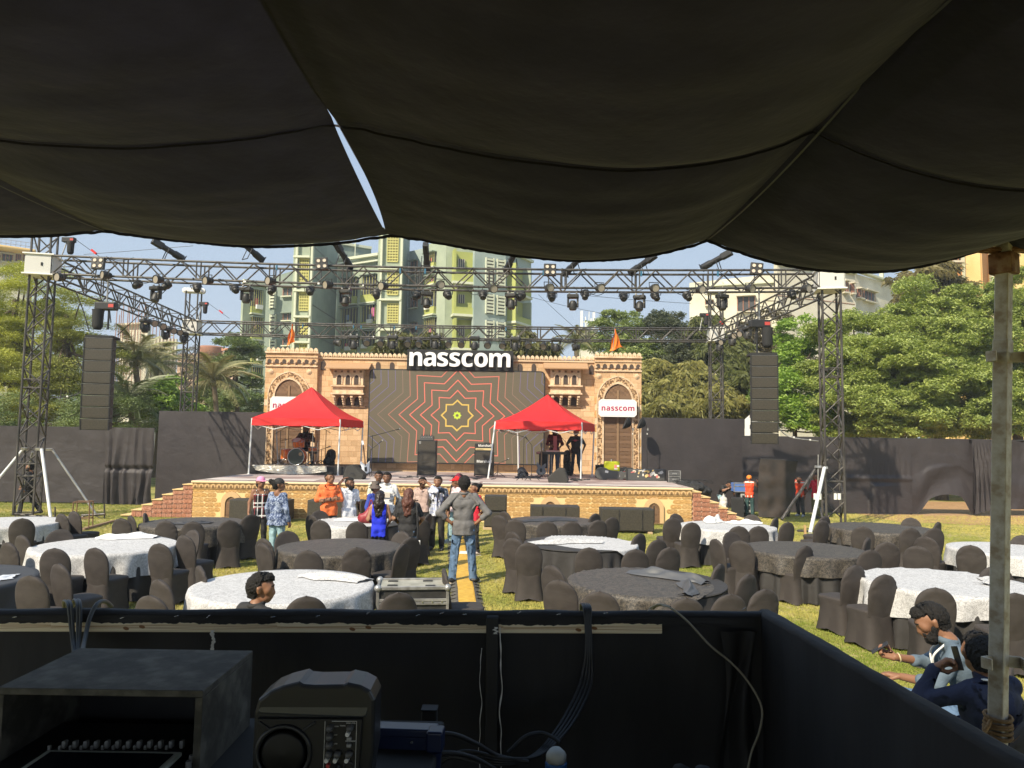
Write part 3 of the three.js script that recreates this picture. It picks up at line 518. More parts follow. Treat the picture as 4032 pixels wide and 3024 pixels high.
function makeBlinder() {
  const t = thing('blinder', '', 'stage light');
  new GB().rbox(0, 0, -0.05, 0.37, 0.37, 0.12, 0.015).build('housing', MAT.lampBlack, t);
  for (const a of [-1, 1]) for (const b of [-1, 1]) { const r = mesh('lamp_ring', new THREE.TorusGeometry(0.062, 0.012, 6, 16), MAT.black, t); r.position.set(a * 0.088, b * 0.088, 0.012); const l = mesh('lens', new THREE.CircleGeometry(0.06, 16), std([0.62, 0.53, 0.42], 0.3), r); l.position.z = 0.004; }
  rod('stem', V(-0.04, -0.17, -0.05), V(-0.04, -0.45, -0.05), 0.018, MAT.lampBlack, t);
  return t;
}
function makeProfile() {
  const t = thing('profile_spot', '', 'stage light');
  new GB().rbox(0, 0, -0.36, 0.17, 0.19, 0.34, 0.03).build('lamp_house', MAT.black, t);
  new GB().lathe([[0.085, -0.2], [0.085, 0.12], [0.105, 0.16], [0.105, 0.42], [0.09, 0.42]], 14, 0, 0, 0, Math.PI / 2).build('barrel', MAT.black, t);
  new GB().box(0, 0, 0.46, 0.22, 0.22, 0.012).build('front_frame', MAT.black, t);
  const y = new THREE.Group(); y.name = 'yoke'; t.add(y); for (const s of [-1, 1]) rod('yoke_arm', V(s * 0.13, 0, -0.05), V(s * 0.13, -0.36, -0.02), 0.014, MAT.black, y, 6); rod('yoke_bar', V(-0.13, -0.36, -0.02), V(0.13, -0.36, -0.02), 0.014, MAT.black, y, 6);
  return t;
}
function series(make, list, label, group, place) { let first = null; list.forEach((e, i) => { const p = at(e[0], e[1], e[2]); let o; if (!first) { o = first = make(); o.position.copy(p); o.userData.label = label(i, e, list); } else o = copyOf(first, label(i, e, list), p); if (group) o.userData.group = group; place(o, i, e); }); }
const nth = ['first', 'second', 'third', 'fourth', 'fifth', 'sixth', 'seventh', 'eighth', 'ninth', 'tenth', 'eleventh', 'twelfth', 'thirteenth', 'fourteenth', 'fifteenth', 'sixteenth', 'seventeenth', 'eighteenth'];
const DF = 21.55;
seed(404);
series(makePar, [[237, 1092], [418, 1084], [625, 1101], [820, 1105], [1066, 1107], [1292, 1121], [1510, 1126], [1731, 1121], [1940, 1137], [2161, 1133], [2361, 1135], [2575, 1135], [2757, 1140], [2952, 1137], [3173, 1137]].map((e) => [...e, DF]),
  (i) => `${nth[i]} from left of the round par cans facing outward on the front truss`, 'par cans facing the audience on the front truss', (o, i, e) => { o.rotation.set(rr(0.05, 0.25), (e[0] < 1600 ? -0.5 : 0.35) + rr(-0.2, 0.2), 0); });
series(makePar, [[539, 1122], [653, 1126], [776, 1135], [927, 1140], [1069, 1143], [1221, 1147], [1482, 1160], [1641, 1165], [1764, 1163], [1902, 1163], [2050, 1168], [2173, 1171], [2304, 1163], [2456, 1171], [2582, 1168], [2708, 1168], [3120, 1162]].map((e) => [...e, 22.1]),
  (i) => `${nth[i]} from left of the dark par cans hung under the front truss`, 'par cans hung under the front truss towards the stage', (o, i, e) => { o.rotation.set(0.75 + rr(-0.2, 0.3), Math.PI + rr(-0.5, 0.5), 0); });
series(makeHead, [[616, 1128], [971, 1132], [1361, 1142], [1681, 1150], [2014, 1156], [2256, 1160], [2518, 1163], [2843, 1160]].map((e) => [...e, 21.9]),
  (i) => `${nth[i]} from left of the moving heads hanging under the front truss`, 'moving heads hanging under the front truss', (o) => { o.rotation.y = rr(-0.5, 0.5); o.children.find((c) => c.name === 'head').rotation.x = rr(-0.35, 0.1); });
series(makeBlinder, [[384, 1035], [1266, 1037], [2166, 1061], [2980, 1057]].map((e) => [...e, 21.5]), (i) => `${nth[i]} from left of the square four-lamp blinders on the front truss`, 'four-lamp blinders on the front truss', (o, i) => { o.rotation.set(-0.1, [0.05, 0.1, 0.02, -0.15][i], [0, 0.12, 0, -0.13][i]); });
series(makeProfile, [[667, 987], [988, 985], [1354, 1009], [1679, 1014], [2014, 1023], [2259, 1042], [2527, 1042], [2817, 1026]].map((e) => [...e, 22]), (i) => `${nth[i]} from left of the long black profile spots standing on the front truss`, 'profile spots standing on the front truss', (o) => { const q = V(-3, 3.6, -29); o.lookAt(q); o.scale.setScalar(1.05); });
series(makeHead, [[1394, 1322], [1546, 1322], [1714, 1322], [1869, 1325], [2029, 1328], [2190, 1332]].map((e) => [...e, 32.3]), (i) => `${nth[i]} from left of the large moving heads under the rear truss`, 'moving heads under the rear truss', (o) => { o.scale.setScalar(1.28); o.rotation.y = rr(-0.1, 0.1); });
series(makePar, [[1327, 1349], [1444, 1347], [1498, 1349], [1605, 1351], [1650, 1351], [1767, 1353], [1817, 1353], [1921, 1356], [1980, 1358], [2078, 1358], [2140, 1360], [2268, 1368]].map((e) => [...e, 32.4]), (i) => `${nth[i]} from left of the par cans hung under the rear truss`, 'par cans under the rear truss', (o, i) => { o.rotation.set(0.65, rr(-0.15, 0.15) + (i === 0 ? 1.2 : i === 11 ? -1.4 : 0), 0); o.scale.setScalar(1.2); });
const sideAt = (s, px) => { const q = s === sideL ? clamp((px - 250) / (757 - 250), 0, 1) : clamp((3200 - px) / (3200 - 2818), 0, 1); return q; };
for (const [ss, list, word] of [[sideL, [[573, 1268, 1], [605, 1272, 0], [639, 1284, 0], [653, 1300, 1], [680, 1302, 0], [705, 1309, 0], [724, 1318, 1]], 'left'], [sideR, [[2833, 1350, 1], [2845, 1346, 0], [2883, 1326, 1], [2897, 1320, 0], [2919, 1313, 0], [2943, 1296, 1]], 'right']]) {
  const depth = (px) => word === 'left' ? lerp(26.4, 31.8, (px - 573) / 150) : lerp(31.8, 26.8, (px - 2833) / 110);
  series(makeHead, list.filter((e) => e[2]).map((e) => [e[0], e[1] - 10, depth(e[0])]), (i) => `${nth[i]} from left of the moving heads under the ${word} side truss`, `moving heads under the ${word} side truss`, (o) => { o.rotation.y = word === 'left' ? 1.2 : -1.2; });
  series(makePar, list.filter((e) => !e[2]).map((e) => [e[0], e[1], depth(e[0])]), (i) => `${nth[i]} from left of the par cans under the ${word} side truss`, `par cans under the ${word} side truss`, (o) => { o.rotation.set(0.5, word === 'left' ? 0.9 : -0.9, 0); });
}
// cables looped along the trusses
seed(55);
for (const [T, lab, n] of [[front, 'black cables looped along the front truss', 22], [rear, 'thin black cables looped along the rear truss', 14]]) {
  const t = thing('truss_cables', lab, 'cables');
  for (let k = 0; k < n; k++) { const a = rr(0.02, 0.9) * T.n, len = rr(0.8, 2.2), w = rnd() < 0.75 ? -1 : 1, d = rr(0.06, 0.3); const pts = []; for (let q = 0; q <= 6; q++) { const u = q / 6; const p = T.P(Math.min(T.n, a + u * len), rr(0.9, 1.1), w); p.y -= d * 4 * u * (1 - u) - 0.03; p.z += 0.05; pts.push(p); } new GB().path(pts, 0.009, 4, 18).build('cable', MAT.black, t); }
  for (let k = 0; k < n * 0.5; k++) { const p = T.P(rr(0.02, 0.98) * T.n, 1, -1); p.z += 0.03; new GB().rbox(p.x, p.y + rr(-0.05, 0.03), p.z, rr(0.04, 0.09), rr(0.05, 0.09), 0.05, 0.01).build('connector', k % 4 ? MAT.blackMatt : MAT.white, t); }
  for (let k = 0; k < 6; k++) { const p = T.P(rr(0.1, 0.9) * T.n, 1, 1); p.z += 0.04; new GB().rbox(p.x, p.y - 0.12, p.z, 0.05, 0.16, 0.05, 0.01).build('plug', std([0.03, 0.14, 0.24], 0.5), t); }
}
// chain hoists
function hoist(label, p, bagSide, hang, chainTop) {
  const t = thing('chain_hoist', label, 'hoist', p);
  new GB().rbox(0, 0, 0, 0.62, 0.24, 0.26, 0.03).build('motor', MAT.black, t);
  new GB().box(0.2, 0.0, 0.134, 0.16, 0.1, 0.008).build('motor_label', std([0.5, 0.06, 0.05], 0.6), t);
  new GB().lathe([[0, -0.62], [0.1, -0.61], [0.15, -0.52], [0.165, -0.05], [0.18, 0], [0.165, 0.0]], 14, bagSide * 0.22, -0.12, 0.05).build('chain_bag', MAT.blackMatt, t);
  if (chainTop) rod('chain', V(0, 0.1, 0), V(0, chainTop, 0), 0.025, MAT.steel, t, 6);
  if (hang) { rod('hook_chain', V(0.08 * -bagSide, -0.1, 0), V(0.08 * -bagSide, -hang, 0), 0.03, MAT.darkMetal, t, 6); rod('sling', V(0.1 * -bagSide, -0.15, 0), V(0.16 * -bagSide, -hang * 0.7, 0), 0.018, MAT.black, t, 6); }
  return t;
}
hoist('black chain hoist above the left speaker column', at(420, 1206, 22), -1, 0.72, 0.95);
hoist('black chain hoist above the right speaker column', at(2990, 1276, 22), 1, 0.9, 1.1);
function lift(label, p, dx) { const t = hoist(label, p, 0.6, 0, 0); t.scale.setScalar(0.62); rod('lift_sling', V(dx * 0.3, 0.05, 0), V(dx * 1.9, -1.05, 0), 0.015, MAT.black, t, 6); rod('lift_chain', V(-0.1, -0.1, 0), V(-0.35, -1.15, 0.1), 0.03, MAT.steel, t, 6); new GB().bar(V(dx * 1.15, -0.48, 0), V(dx * 1.4, -0.68, 0), 0.1).build('red_hook', MAT.red, t); return t; }
lift('small lifting motor with red hook on top of the front left corner', at(272, 945, 22), 1);
lift('small lifting motor beside the rear left tower top', at(803, 1196, 32.3), 1);
lift('small lifting motor beside the rear right tower', at(2772, 1240, 32.3), 1);
// line arrays
function lineArray(label, px, py0, py1, turn, n, side) {
  const D = 22, a = at(px, py0, D), b = at(px, py1, D), H = a.y - b.y, t = thing('line_array', label, 'loudspeaker column', [a.x, b.y, -D], turn);
  const h = H / (n + 0.25);
  new GB().box(0, H - h * 0.12, 0, 0.78, h * 0.2, 0.62).build('fly_frame', MAT.blackMatt, t);
  for (let k = 0; k < n; k++) {
    const c = new THREE.Group(); c.name = 'cabinet'; t.add(c); const q = k / n; c.position.set(0, h * (n - k - 0.5), -0.02 * q * q * 4); c.rotation.x = 0.01 + 0.11 * Math.pow(q, 2.5);
    new GB().prism([[-0.4, 0.3], [-0.27, -0.36], [0.27, -0.36], [0.4, 0.3]], h - 0.025, 0, 0, 0).add(new THREE.BoxGeometry(0.001, 0.001, 0.001)).geo();
    const body = mesh('shell', new GB().add(new THREE.ExtrudeGeometry(new THREE.Shape([[-0.4, 0.3], [-0.27, -0.36], [0.27, -0.36], [0.4, 0.3]].map((p) => new THREE.Vector2(...p))), { depth: h - 0.022, bevelEnabled: false })).geo(), MAT.speaker, c); body.rotation.x = Math.PI / 2; body.position.y = (h - 0.022) / 2; body.position.z = 0; body.scale.y = 1;
    new GB().rbox(0, 0, 0.302, 0.76, h - 0.05, 0.02, 0.006).build('grille', MAT.grille, c);
    for (const s of [-1, 1]) { new GB().box(s * 0.39, 0, 0.3, 0.03, h - 0.01, 0.05).build('rigging_bar', MAT.blackMatt, c); const hd = new GB().rbox(0, 0, 0, 0.02, 0.13, 0.09, 0.008).build('handle', MAT.black, c); hd.position.set(s * 0.352, 0, 0.03); hd.rotation.y = -s * 0.19; }
    new GB().box(0, h / 2 - 0.004, 0.29, 0.82, 0.008, 0.04).build('seam_rod', MAT.steel, c);
  }
}
lineArray('hanging black speaker column on the left', 405, 1324, 1692, 0.16, 8, 1);
lineArray('hanging black speaker column on the right', 2999, 1392, 1746, -0.1, 8, -1);
// signal cables and guy lines from the columns to the towers
function wire(label, pts, r, mat, clips) { const t = thing('cable', label, 'cable'); new GB().path(pts, r, 5, 40).build('sheath', mat, t); for (const p of clips ?? []) new GB().rbox(p.x, p.y, p.z, 0.05, 0.05, 0.05, 0.01).build('clip', MAT.white, t); }
wire('black cable sagging from the left speaker column to the left tower', [at(340, 1528, 22.2), at(305, 1551, 22.2), at(266, 1562, 22.1), at(205, 1566, 22)], 0.018, MAT.black, [at(266, 1561, 22)]);
wire('cable sagging from the right speaker column to the right tower', [at(3060, 1678, 22.2), at(3090, 1710, 22.2), at(3125, 1724, 22.1), at(3190, 1733, 22), at(3222, 1737, 22)], 0.018, MAT.steel, [at(3062, 1679, 22), at(3126, 1722, 22), at(3190, 1732, 22)]);
wire('thin strap slanting behind the left speaker column', [at(300, 1150, 25), at(330, 1230, 25), at(352, 1306, 25)], 0.02, MAT.blackMatt);
wire('thin dark guy rope crossing the left truss bay', [at(655, 1140, 23), at(560, 1230, 24), at(462, 1320, 24)], 0.014, MAT.black);
wire('thin dark guy rope crossing the right truss bay', [at(2755, 1150, 23), at(2850, 1270, 24), at(2952, 1390, 24)], 0.014, MAT.black);
// ================================================================ banquet tables
const vermi = (bg, line, lw) => canvas(1024, 1024, (c, w, h) => {
  seed(611); c.fillStyle = bg; c.fillRect(0, 0, w, h); c.strokeStyle = line; c.lineWidth = lw; c.lineCap = 'round';
  for (let k = 0; k < 2600; k++) { let x = rr(0, w), y = rr(0, h), a = rr(0, 6.3); c.beginPath(); c.moveTo(x, y); for (let q = 0; q < 4; q++) { a += rr(-1.7, 1.7); x += Math.cos(a) * 13; y += Math.sin(a) * 13; c.lineTo(x, y); } c.stroke(); }
}, [0.9, 0.9]);
const clothWhite = std([1, 1, 1], 0.75, { map: vermi('#c6c5c4', '#918f8e', 2.6), bumpMap: BUMP.wrinkle, bumpScale: 0.006 });
const clothBlack = std([1, 1, 1], 0.6, { map: vermi('#34312d', '#6a6156', 3), bumpMap: BUMP.wrinkle, bumpScale: 0.006 });
const clothPlain = std([0.045, 0.045, 0.048], 0.6, { bumpMap: BUMP.wrinkle, bumpScale: 0.006 });
const TABLES = [];
function clothGeo(r, top, off, R, nf, s) {                  // a round cloth of radius R laid off-centre over a round table of radius r
  return surf(112, 30, (u, v) => {
    const a = u * Math.PI * 2, q = v * R, x = off[0] + q * Math.cos(a), z = off[1] + q * Math.sin(a), d = Math.hypot(x, z), b = Math.atan2(z, x);
    if (d <= r) return V(x, top + 0.004 + 0.004 * noise(x * 3, z * 3, s), z);
    const drop = d - r, f = sstep(0, 0.3, drop) * (0.035 * Math.sin(b * nf + 1.5 * noise(b * 2, s)) + 0.045 * noise(b * 5, s * 1.7, drop)), rad = r + 0.02 + Math.min(0.02, drop) + f + drop * 0.06;
    return V(Math.cos(b) * rad, top - drop + 0.004 + 0.012, Math.sin(b) * rad);
  }, 1, 1);
}
function planarUV(g) { const p = g.attributes.position, uv = g.attributes.uv; for (let i = 0; i < p.count; i++) { const x = p.getX(i), y = p.getY(i), z = p.getZ(i), d = Math.hypot(x, z); const k = y < 0.72 ? 1 + (0.74 - y) / Math.max(d, 0.1) : 1; uv.setXY(i, x * k, z * k); } return g; }
function table(key, px, py, r, desc, cloth, o = {}) {
  const p = onLevel(px, py, 0.75), top = 0.75;
  const t = thing('banquet_table', desc[0], 'table', [p.x, 0, p.z]);
  TABLES.push({ key, x: p.x, z: p.z, r, desc: desc[1] });
  new GB().lathe([[0, top], [r, top], [r, top - 0.03], [0, top - 0.03]], 56).build('tabletop', o.bare ?? MAT.underskirt, t);
  const sk = surf(160, 8, (u, v) => { const a = u * 6.2832, rad = r - 0.005 + v * 0.03 + (0.02 + 0.03 * v) * Math.sin(a * 22 + 2 * noise(a * 3, px)) * sstep(0, 0.4, v); return V(Math.cos(a) * rad, lerp(top - 0.005, 0.03, v), Math.sin(a) * rad); }, 6, 1);
  mesh('table_skirt', sk, MAT.underskirt, t);
  if (cloth) {
    const c = mesh('tablecloth', planarUV(clothGeo(r, top, o.off ?? [0, 0], o.R ?? r + 0.32, o.nf ?? 17, px * 0.01)), cloth, scene); c.position.set(p.x, 0, p.z); tag(c, desc[2], 'tablecloth');
  }
  return { x: p.x, z: p.z, r };
}
function bundle(label, x, z, L, W, turn, mat, h = 0.07) {     // a bunched fold of cloth lying on a table
  const g = surf(44, 18, (u, v) => { const a = v * Math.PI, k = Math.sin(Math.PI * clamp(u, 0.03, 0.97)) ** 0.5; return V((u - 0.5) * L + 0.05 * noise(u * 6, v * 3, L), 0.766 + Math.max(0, Math.sin(a) * h * k * (1 + 0.8 * noise(u * 4, v * 3, W * 9))) + 0.003 * noise(u * 20, v * 9), (v - 0.5) * W * (0.75 + 0.6 * noise(u * 4, 1.5, W)) + 0.1 * Math.sin(u * 4 + L)); }, L, W);
  const m = mesh('folded_cloth', g, mat, scene); m.position.set(x, 0, z); m.rotation.y = turn; tag(m, label, 'folded cloth'); return m;
}
const B = {};
B[1] = table(1, 20, 2056, 1.0, ['round banquet table with white cloth in front of the left tower', 'white table before left tower', 'white patterned cloth on the table before the left tower'], clothWhite);
B[2] = table(2, 420, 2146, 1.03, ['round banquet table with white cloth behind the left cable bundle', 'white table behind left cables', 'white patterned cloth on the table behind the left cables'], clothWhite, { off: [0.06, 0.02] });
B[3] = table(3, 765, 2056, 0.98, ['round black banquet table beside the left stage stairs', 'black table by left stairs', 'black cloth on the table by the left stairs'], clothBlack, { R: 1.38 });
B[4] = table(4, -250, 2281, 1.0, ['grey banquet table cut by the left edge', 'grey table cut by left edge', 'plain grey-black cloth on the table cut by the left edge'], clothPlain);
B[5] = table(5, 1343, 2151, 0.96, ['round black banquet table behind the open flight case', 'black table behind flight case', 'black patterned cloth on the table behind the flight case'], clothBlack);
B[6] = table(6, 1117, 2306, 1.02, ['round banquet table with white cloth beside the open flight case', 'white table beside flight case', 'white patterned cloth on the table beside the flight case'], clothWhite);
B[7] = table(7, 1428, 2054, 0.97, ['round banquet table half white half black among the standing group', 'half-white table amid standing group', 'white cloth pulled to the left on the table among the standing group'], clothWhite, { off: [-0.62, 0.05], R: 1.25 });
B[8] = table(8, 2180, 2050, 0.97, ['round black banquet table in front of the middle subwoofer', 'black table before middle subwoofer', 'black cloth rumpled on the table before the middle subwoofer'], clothBlack);
B[9] = table(9, 2282, 2138, 0.97, ['round banquet table with its white cloth slid to the right', 'table with slid white cloth', 'white cloth slid right, baring the black front of its table'], clothWhite, { off: [0.52, -0.28], R: 1.12 });
B[10] = table(10, 2550, 2289, 0.98, ['round black banquet table with a crumpled black cloth on top', 'black table with crumpled cloth on top', 'black patterned cloth covering the left of its table'], clothBlack, { off: [-0.38, 0.08], R: 1.16, });
B[11] = table(11, 2864, 2070, 0.97, ['round banquet table with white cloth before the right stage stairs', 'white table by right stairs', 'white patterned cloth on the table by the right stairs'], clothWhite);
B[12] = table(12, 3168, 2161, 0.96, ['round black patterned banquet table in the middle right', 'middle right black patterned table', 'black patterned cloth on the middle right table'], clothBlack);
B[13] = table(13, 3467, 2079, 1.03, ['round dark banquet table to the right of the right tower', 'dark table beside right tower', 'dark cloth on the table right of the right tower'], clothBlack);
B[14] = table(14, 3716, 2290, 1.0, ['round banquet table with white cloth behind the seated men', 'white table behind seated men', 'white patterned cloth on the table behind the seated men'], clothWhite, { off: [-0.12, 0], R: 1.26 });
B[15] = table(15, 3992, 2164, 0.98, ['round banquet table with white cloth at the far right edge', 'white table at right edge', 'white patterned cloth on the table at the right edge'], clothWhite);
bundle('white folded cloth bunched on the back of the table behind the left cables', B[2].x - 0.05, B[2].z - 0.72, 0.9, 0.3, 0.1, std([0.78, 0.78, 0.78], 0.8), 0.08);
bundle('black rumpled cloth on the table by the left stairs', B[3].x + 0.1, B[3].z + 0.3, 0.7, 0.3, 0.1, clothPlain, 0.04);
bundle('pale folded cloth on the grey table at the left edge', B[4].x + 0.68, B[4].z + 0.0, 0.45, 0.4, 0.5, std([0.6, 0.62, 0.66], 0.8), 0.03);
bundle('white cloth ridge on the right of the table beside the flight case', B[6].x + 0.5, B[6].z - 0.42, 0.9, 0.36, -0.55, clothWhite, 0.07);
bundle('white rumpled cloth edge on the table among the standing group', B[7].x - 0.05, B[7].z - 0.1, 1.1, 0.3, -0.15, std([0.76, 0.74, 0.74], 0.8), 0.05);
bundle('black rumpled cloth on the table before the middle subwoofer', B[8].x - 0.1, B[8].z + 0.1, 1.3, 0.5, 0.15, clothPlain, 0.05);
bundle('white rolled cloth fold on the table with the slid cloth', B[9].x - 0.25, B[9].z + 0.1, 1.35, 0.4, 0.12, clothWhite, 0.07);
bundle('black crumpled cloth strip across the front black table', B[10].x + 0.3, B[10].z - 0.2, 1.1, 0.3, 2.2, std([0.075, 0.078, 0.085], 0.55), 0.09);
bundle('black cloth strip hanging at the near edge of the front black table', B[10].x + 0.36, B[10].z + 0.55, 0.75, 0.24, 1.1, std([0.075, 0.078, 0.085], 0.55), 0.09);
bundle('white bundle of napkins on the table by the right stairs', B[11].x - 0.15, B[11].z - 0.55, 0.5, 0.3, 0.1, MAT.white, 0.14);
bundle('white cloth roll along the back of the table by the right stairs', B[11].x + 0.5, B[11].z - 0.4, 0.8, 0.2, -0.3, MAT.white, 0.07);
bundle('white cloth fold at the right of the table behind the seated men', B[14].x + 0.55, B[14].z + 0.05, 0.5, 0.35, 0.6, clothWhite, 0.05);

// ================================================================ chairs in black stretch covers
function loft(rings, n, wave = 0) {                          // rings: [y, halfWidth, halfDepth, centreZ, exponent]
  return surf(n, rings.length - 1, (u, v) => {
    const [y, w, d, cz, e, cy = 0] = rings[Math.round(v * (rings.length - 1))], a = u * Math.PI * 2, c = Math.cos(a), s = Math.sin(a), k = 1 / Math.pow(Math.pow(Math.abs(c), e) + Math.pow(Math.abs(s), e), 1 / e);
    return V(c * k * w, y + wave * noise(c * 3, s * 3, y * 7), cz + s * k * d);
  }, 1.6, 1);
}
function chairShape(kind) {
  const g = new THREE.Group(); g.name = 'banquet_chair';
  const back = []; for (let i = 0; i <= 26; i++) { const v = i / 26, y = 0.40 + v * 0.53, ar = clamp((y - 0.70) / 0.23, 0, 1), w = lerp(0.19, 0.215, sstep(0.4, 0.66, y)) * Math.sqrt(Math.max(0.0004, 1 - ar * ar)); back.push([y, Math.max(0.004, w), 0.03 * (ar > 0.9 ? 0.7 : 1), -0.205 - 0.08 * (y - 0.4) / 0.53 - 0.012 * Math.sin(v * 3), 3.2]); }
  const bg = loft(back, 36), p = bg.attributes.position;
  for (let i = 0; i < p.count; i++) { const x = p.getX(i), y = p.getY(i); p.setZ(i, p.getZ(i) + 0.55 * x * x + (kind === 1 ? 0.006 * Math.sin((y * 60 + x * 45)) * sstep(0.02, 0.2, Math.abs(x)) * sstep(0.6, 0.75, y) : 0.003 * noise(x * 9, y * 9, kind))); }
  bg.computeVertexNormals(); mesh('back', bg, MAT.chair, g);
  const sk = [[0.015, 0.232, 0.245, -0.02, 7], [0.06, 0.226, 0.24, -0.02, 6], [0.16, 0.212, 0.228, -0.02, 5], [0.28, 0.2, 0.22, -0.02, 4.5], [0.38, 0.198, 0.22, -0.015, 4.5], [0.44, 0.206, 0.222, -0.01, 5], [0.465, 0.204, 0.22, -0.01, 5], [0.478, 0.19, 0.205, -0.01, 5], [0.482, 0.1, 0.11, -0.01, 4], [0.484, 0.002, 0.002, -0.01, 2]];
  const sg = loft(sk, 44), q = sg.attributes.position;
  for (let i = 0; i < q.count; i++) { const y = q.getY(i); if (y < 0.03) { const a = Math.abs(q.getX(i)) / 0.23, b = Math.abs(q.getZ(i) + 0.02) / 0.24; q.setY(i, y + 0.045 * (1 - Math.min(1, Math.min(a, b) * 1.15)) * (Math.max(a, b) > 0.8 ? 1 : 0)); } }
  sg.computeVertexNormals(); mesh('seat_cover', sg, MAT.chair, g);
  for (const [x, z] of [[-0.19, -0.22], [0.19, -0.22], [-0.19, 0.18], [0.19, 0.18]]) new GB().tube(V(x, 0, z), V(x, 0.06, z), 0.013).build('leg', MAT.darkMetal, g);
  return g;
}
const chairKinds = [chairShape(0), chairShape(1), chairShape(2)];
// [pixel x of the back's top, pixel y of its top, table, extra turn]
const CHAIRS = [
  [88, 2040, 1], [240, 2022, 1, 0, 2.65], [290, 2013, 1, 0, 2.65], [237, 2083, 2], [86, 2108, 2, 0, 2.7], [27, 2135, 2, 0, 2.7], [215, 2158, 2], [373, 2156, 2, 0, 2.9], [624, 2138, 2, 0, 2.85], [726, 2106, 2, 0, 2.7], [764, 2085, 2], [479, 2040, 3, 0.6], [515, 2028, 3, 0.4], [570, 2020, 3, 0.2], [651, 2050, 3], [759, 2053, 3], [906, 2047, 3], [990, 2025, 3],
  [124, 2264, 4, 0, 3.0], [231, 2217, 4, 0, 2.6], [633, 2280, 6], [784, 2226, 6], [592, 2343, 6], [1034, 2119, 5], [1036, 2137, 5, 0.1], [1128, 2089, 5], [1218, 2164, 5], [1412, 2153, 5], [1591, 2141, 5, 0.2], [1620, 2115, 5], [1581, 2091, 5], [1262, 2048, 7], [1228, 2027, 7], [1257, 2009, 7], [1404, 2054, 7], [1658, 2044, 7], [1690, 2022, 7, -0.4], [1640, 2012, 7],
  [1203, 2348, 6], [1578, 2333, 6], [1748, 2238, 10, 0, 1.75], [1984, 2013, 8], [1967, 2027, 8], [2026, 2045, 8], [2151, 2051, 8], [2253, 2052, 8], [2354, 2046, 8], [2407, 2037, 8], [2344, 2022, 8], [2016, 2092, 9], [2021, 2117, 9], [2081, 2135, 9, 0.5], [2170, 2226, 10], [2198, 2281, 10], [2320, 2155, 9], [2504, 2161, 9], [2524, 2101, 9], [2596, 2124, 9], [2635, 2154, 9],
  [2653, 2037, 11, 0, -2.9], [2656, 2022, 11], [2727, 2056, 11, 0, -2.9], [2357, 2329, 10], [2695, 2352, 10], [2869, 2340, 10], [2960, 2025, 11], [3055, 2038, 11], [3102, 2056, 11], [2910, 2070, 11], [2992, 2071, 11], [2876, 2092, 12], [2815, 2121, 12, 0.2], [2917, 2129, 12], [3249, 2032, 13, 0, -2.7], [3242, 2049, 13, 0, -2.7], [3177, 2148, 12, 0, -2.6], [2836, 2219, 10], [2946, 2259, 10], [3012, 2317, 10],
  [3396, 2072, 13], [3586, 2038, 13], [3582, 2078, 13], [3417, 2117, 12], [3493, 2134, 13, 0.3], [3430, 2163, 12], [3365, 2225, 14, 0, -2.75], [3487, 2263, 14, 0, -2.8], [3609, 2149, 15], [3643, 2112, 15], [3686, 2079, 13], [3694, 2055, 13], [3685, 2312, 14], [4020, 2106, 15], [3995, 2334, 14], [3920, 2227, 15], [3826, 2146, 15],
];
{
  const rows = CHAIRS.map((c, i) => { const [px, py, k, dt = 0, ab] = c, p = onLevel(px, py, 0.93), T = B[k]; let f = Math.atan2(T.x - p.x, T.z - p.z) + dt; { const q = T.z - p.z < 0.35 ? Math.PI : 0; let e = Math.atan2(Math.sin(q - f), Math.cos(q - f)); if (!dt) f += e * 0.5; if (ab) f = ab; } return { i, px, k, x: p.x + Math.sin(f) * 0.285, z: p.z + Math.cos(f) * 0.285, f, dx: p.x - T.x, dz: p.z - T.z }; });
  const side = (r) => Math.abs(r.dx) > Math.abs(r.dz) * 1.15 ? (r.dx < 0 ? 'left' : 'right') : r.dz > 0 ? 'near' : 'far';
  const by = {}; for (const r of rows) (by[r.k + side(r)] ??= []).push(r);
  for (const key in by) { const l = by[key], s = side(l[0]), lr = s === 'near' || s === 'far'; l.sort((a, b) => lr ? a.px - b.px : b.z - a.z); const d = TABLES.find((t) => t.key === l[0].k).desc;
    l.forEach((r, i) => { const which = l.length === 1 ? 'only black covered chair' : l.length === 2 ? `${lr ? ['left', 'right'][i] : ['nearer', 'farther'][i]} black chair` : `${nth[i]} black chair ${lr ? 'from left' : 'from camera'}`; r.label = `${which}, ${s} side of ${d}`; }); }
  seed(8); const done = {};
  for (const r of rows) {
    const kk = (rnd() * 3) | 0, proto = chairKinds[kk]; let o;
    if (!done[kk]) { o = proto; done[kk] = 1; o.name = numbered('banquet_chair'); scene.add(o); } else { o = proto.clone(); o.name = numbered('banquet_chair'); scene.add(o); }
    o.position.set(r.x, 0, r.z); o.rotation.set(rr(-0.015, 0.015), r.f + rr(-0.06, 0.06), rr(-0.02, 0.02)); o.userData = { label: r.label, category: 'chair', group: 'black covered chairs round the banquet tables' };
  }
}
// ================================================================ people
const mcs = new Map();
function mcOf(res) { if (!mcs.has(res)) mcs.set(res, new MarchingCubes(res, MAT.black, false, false, 120000)); return mcs.get(res); }
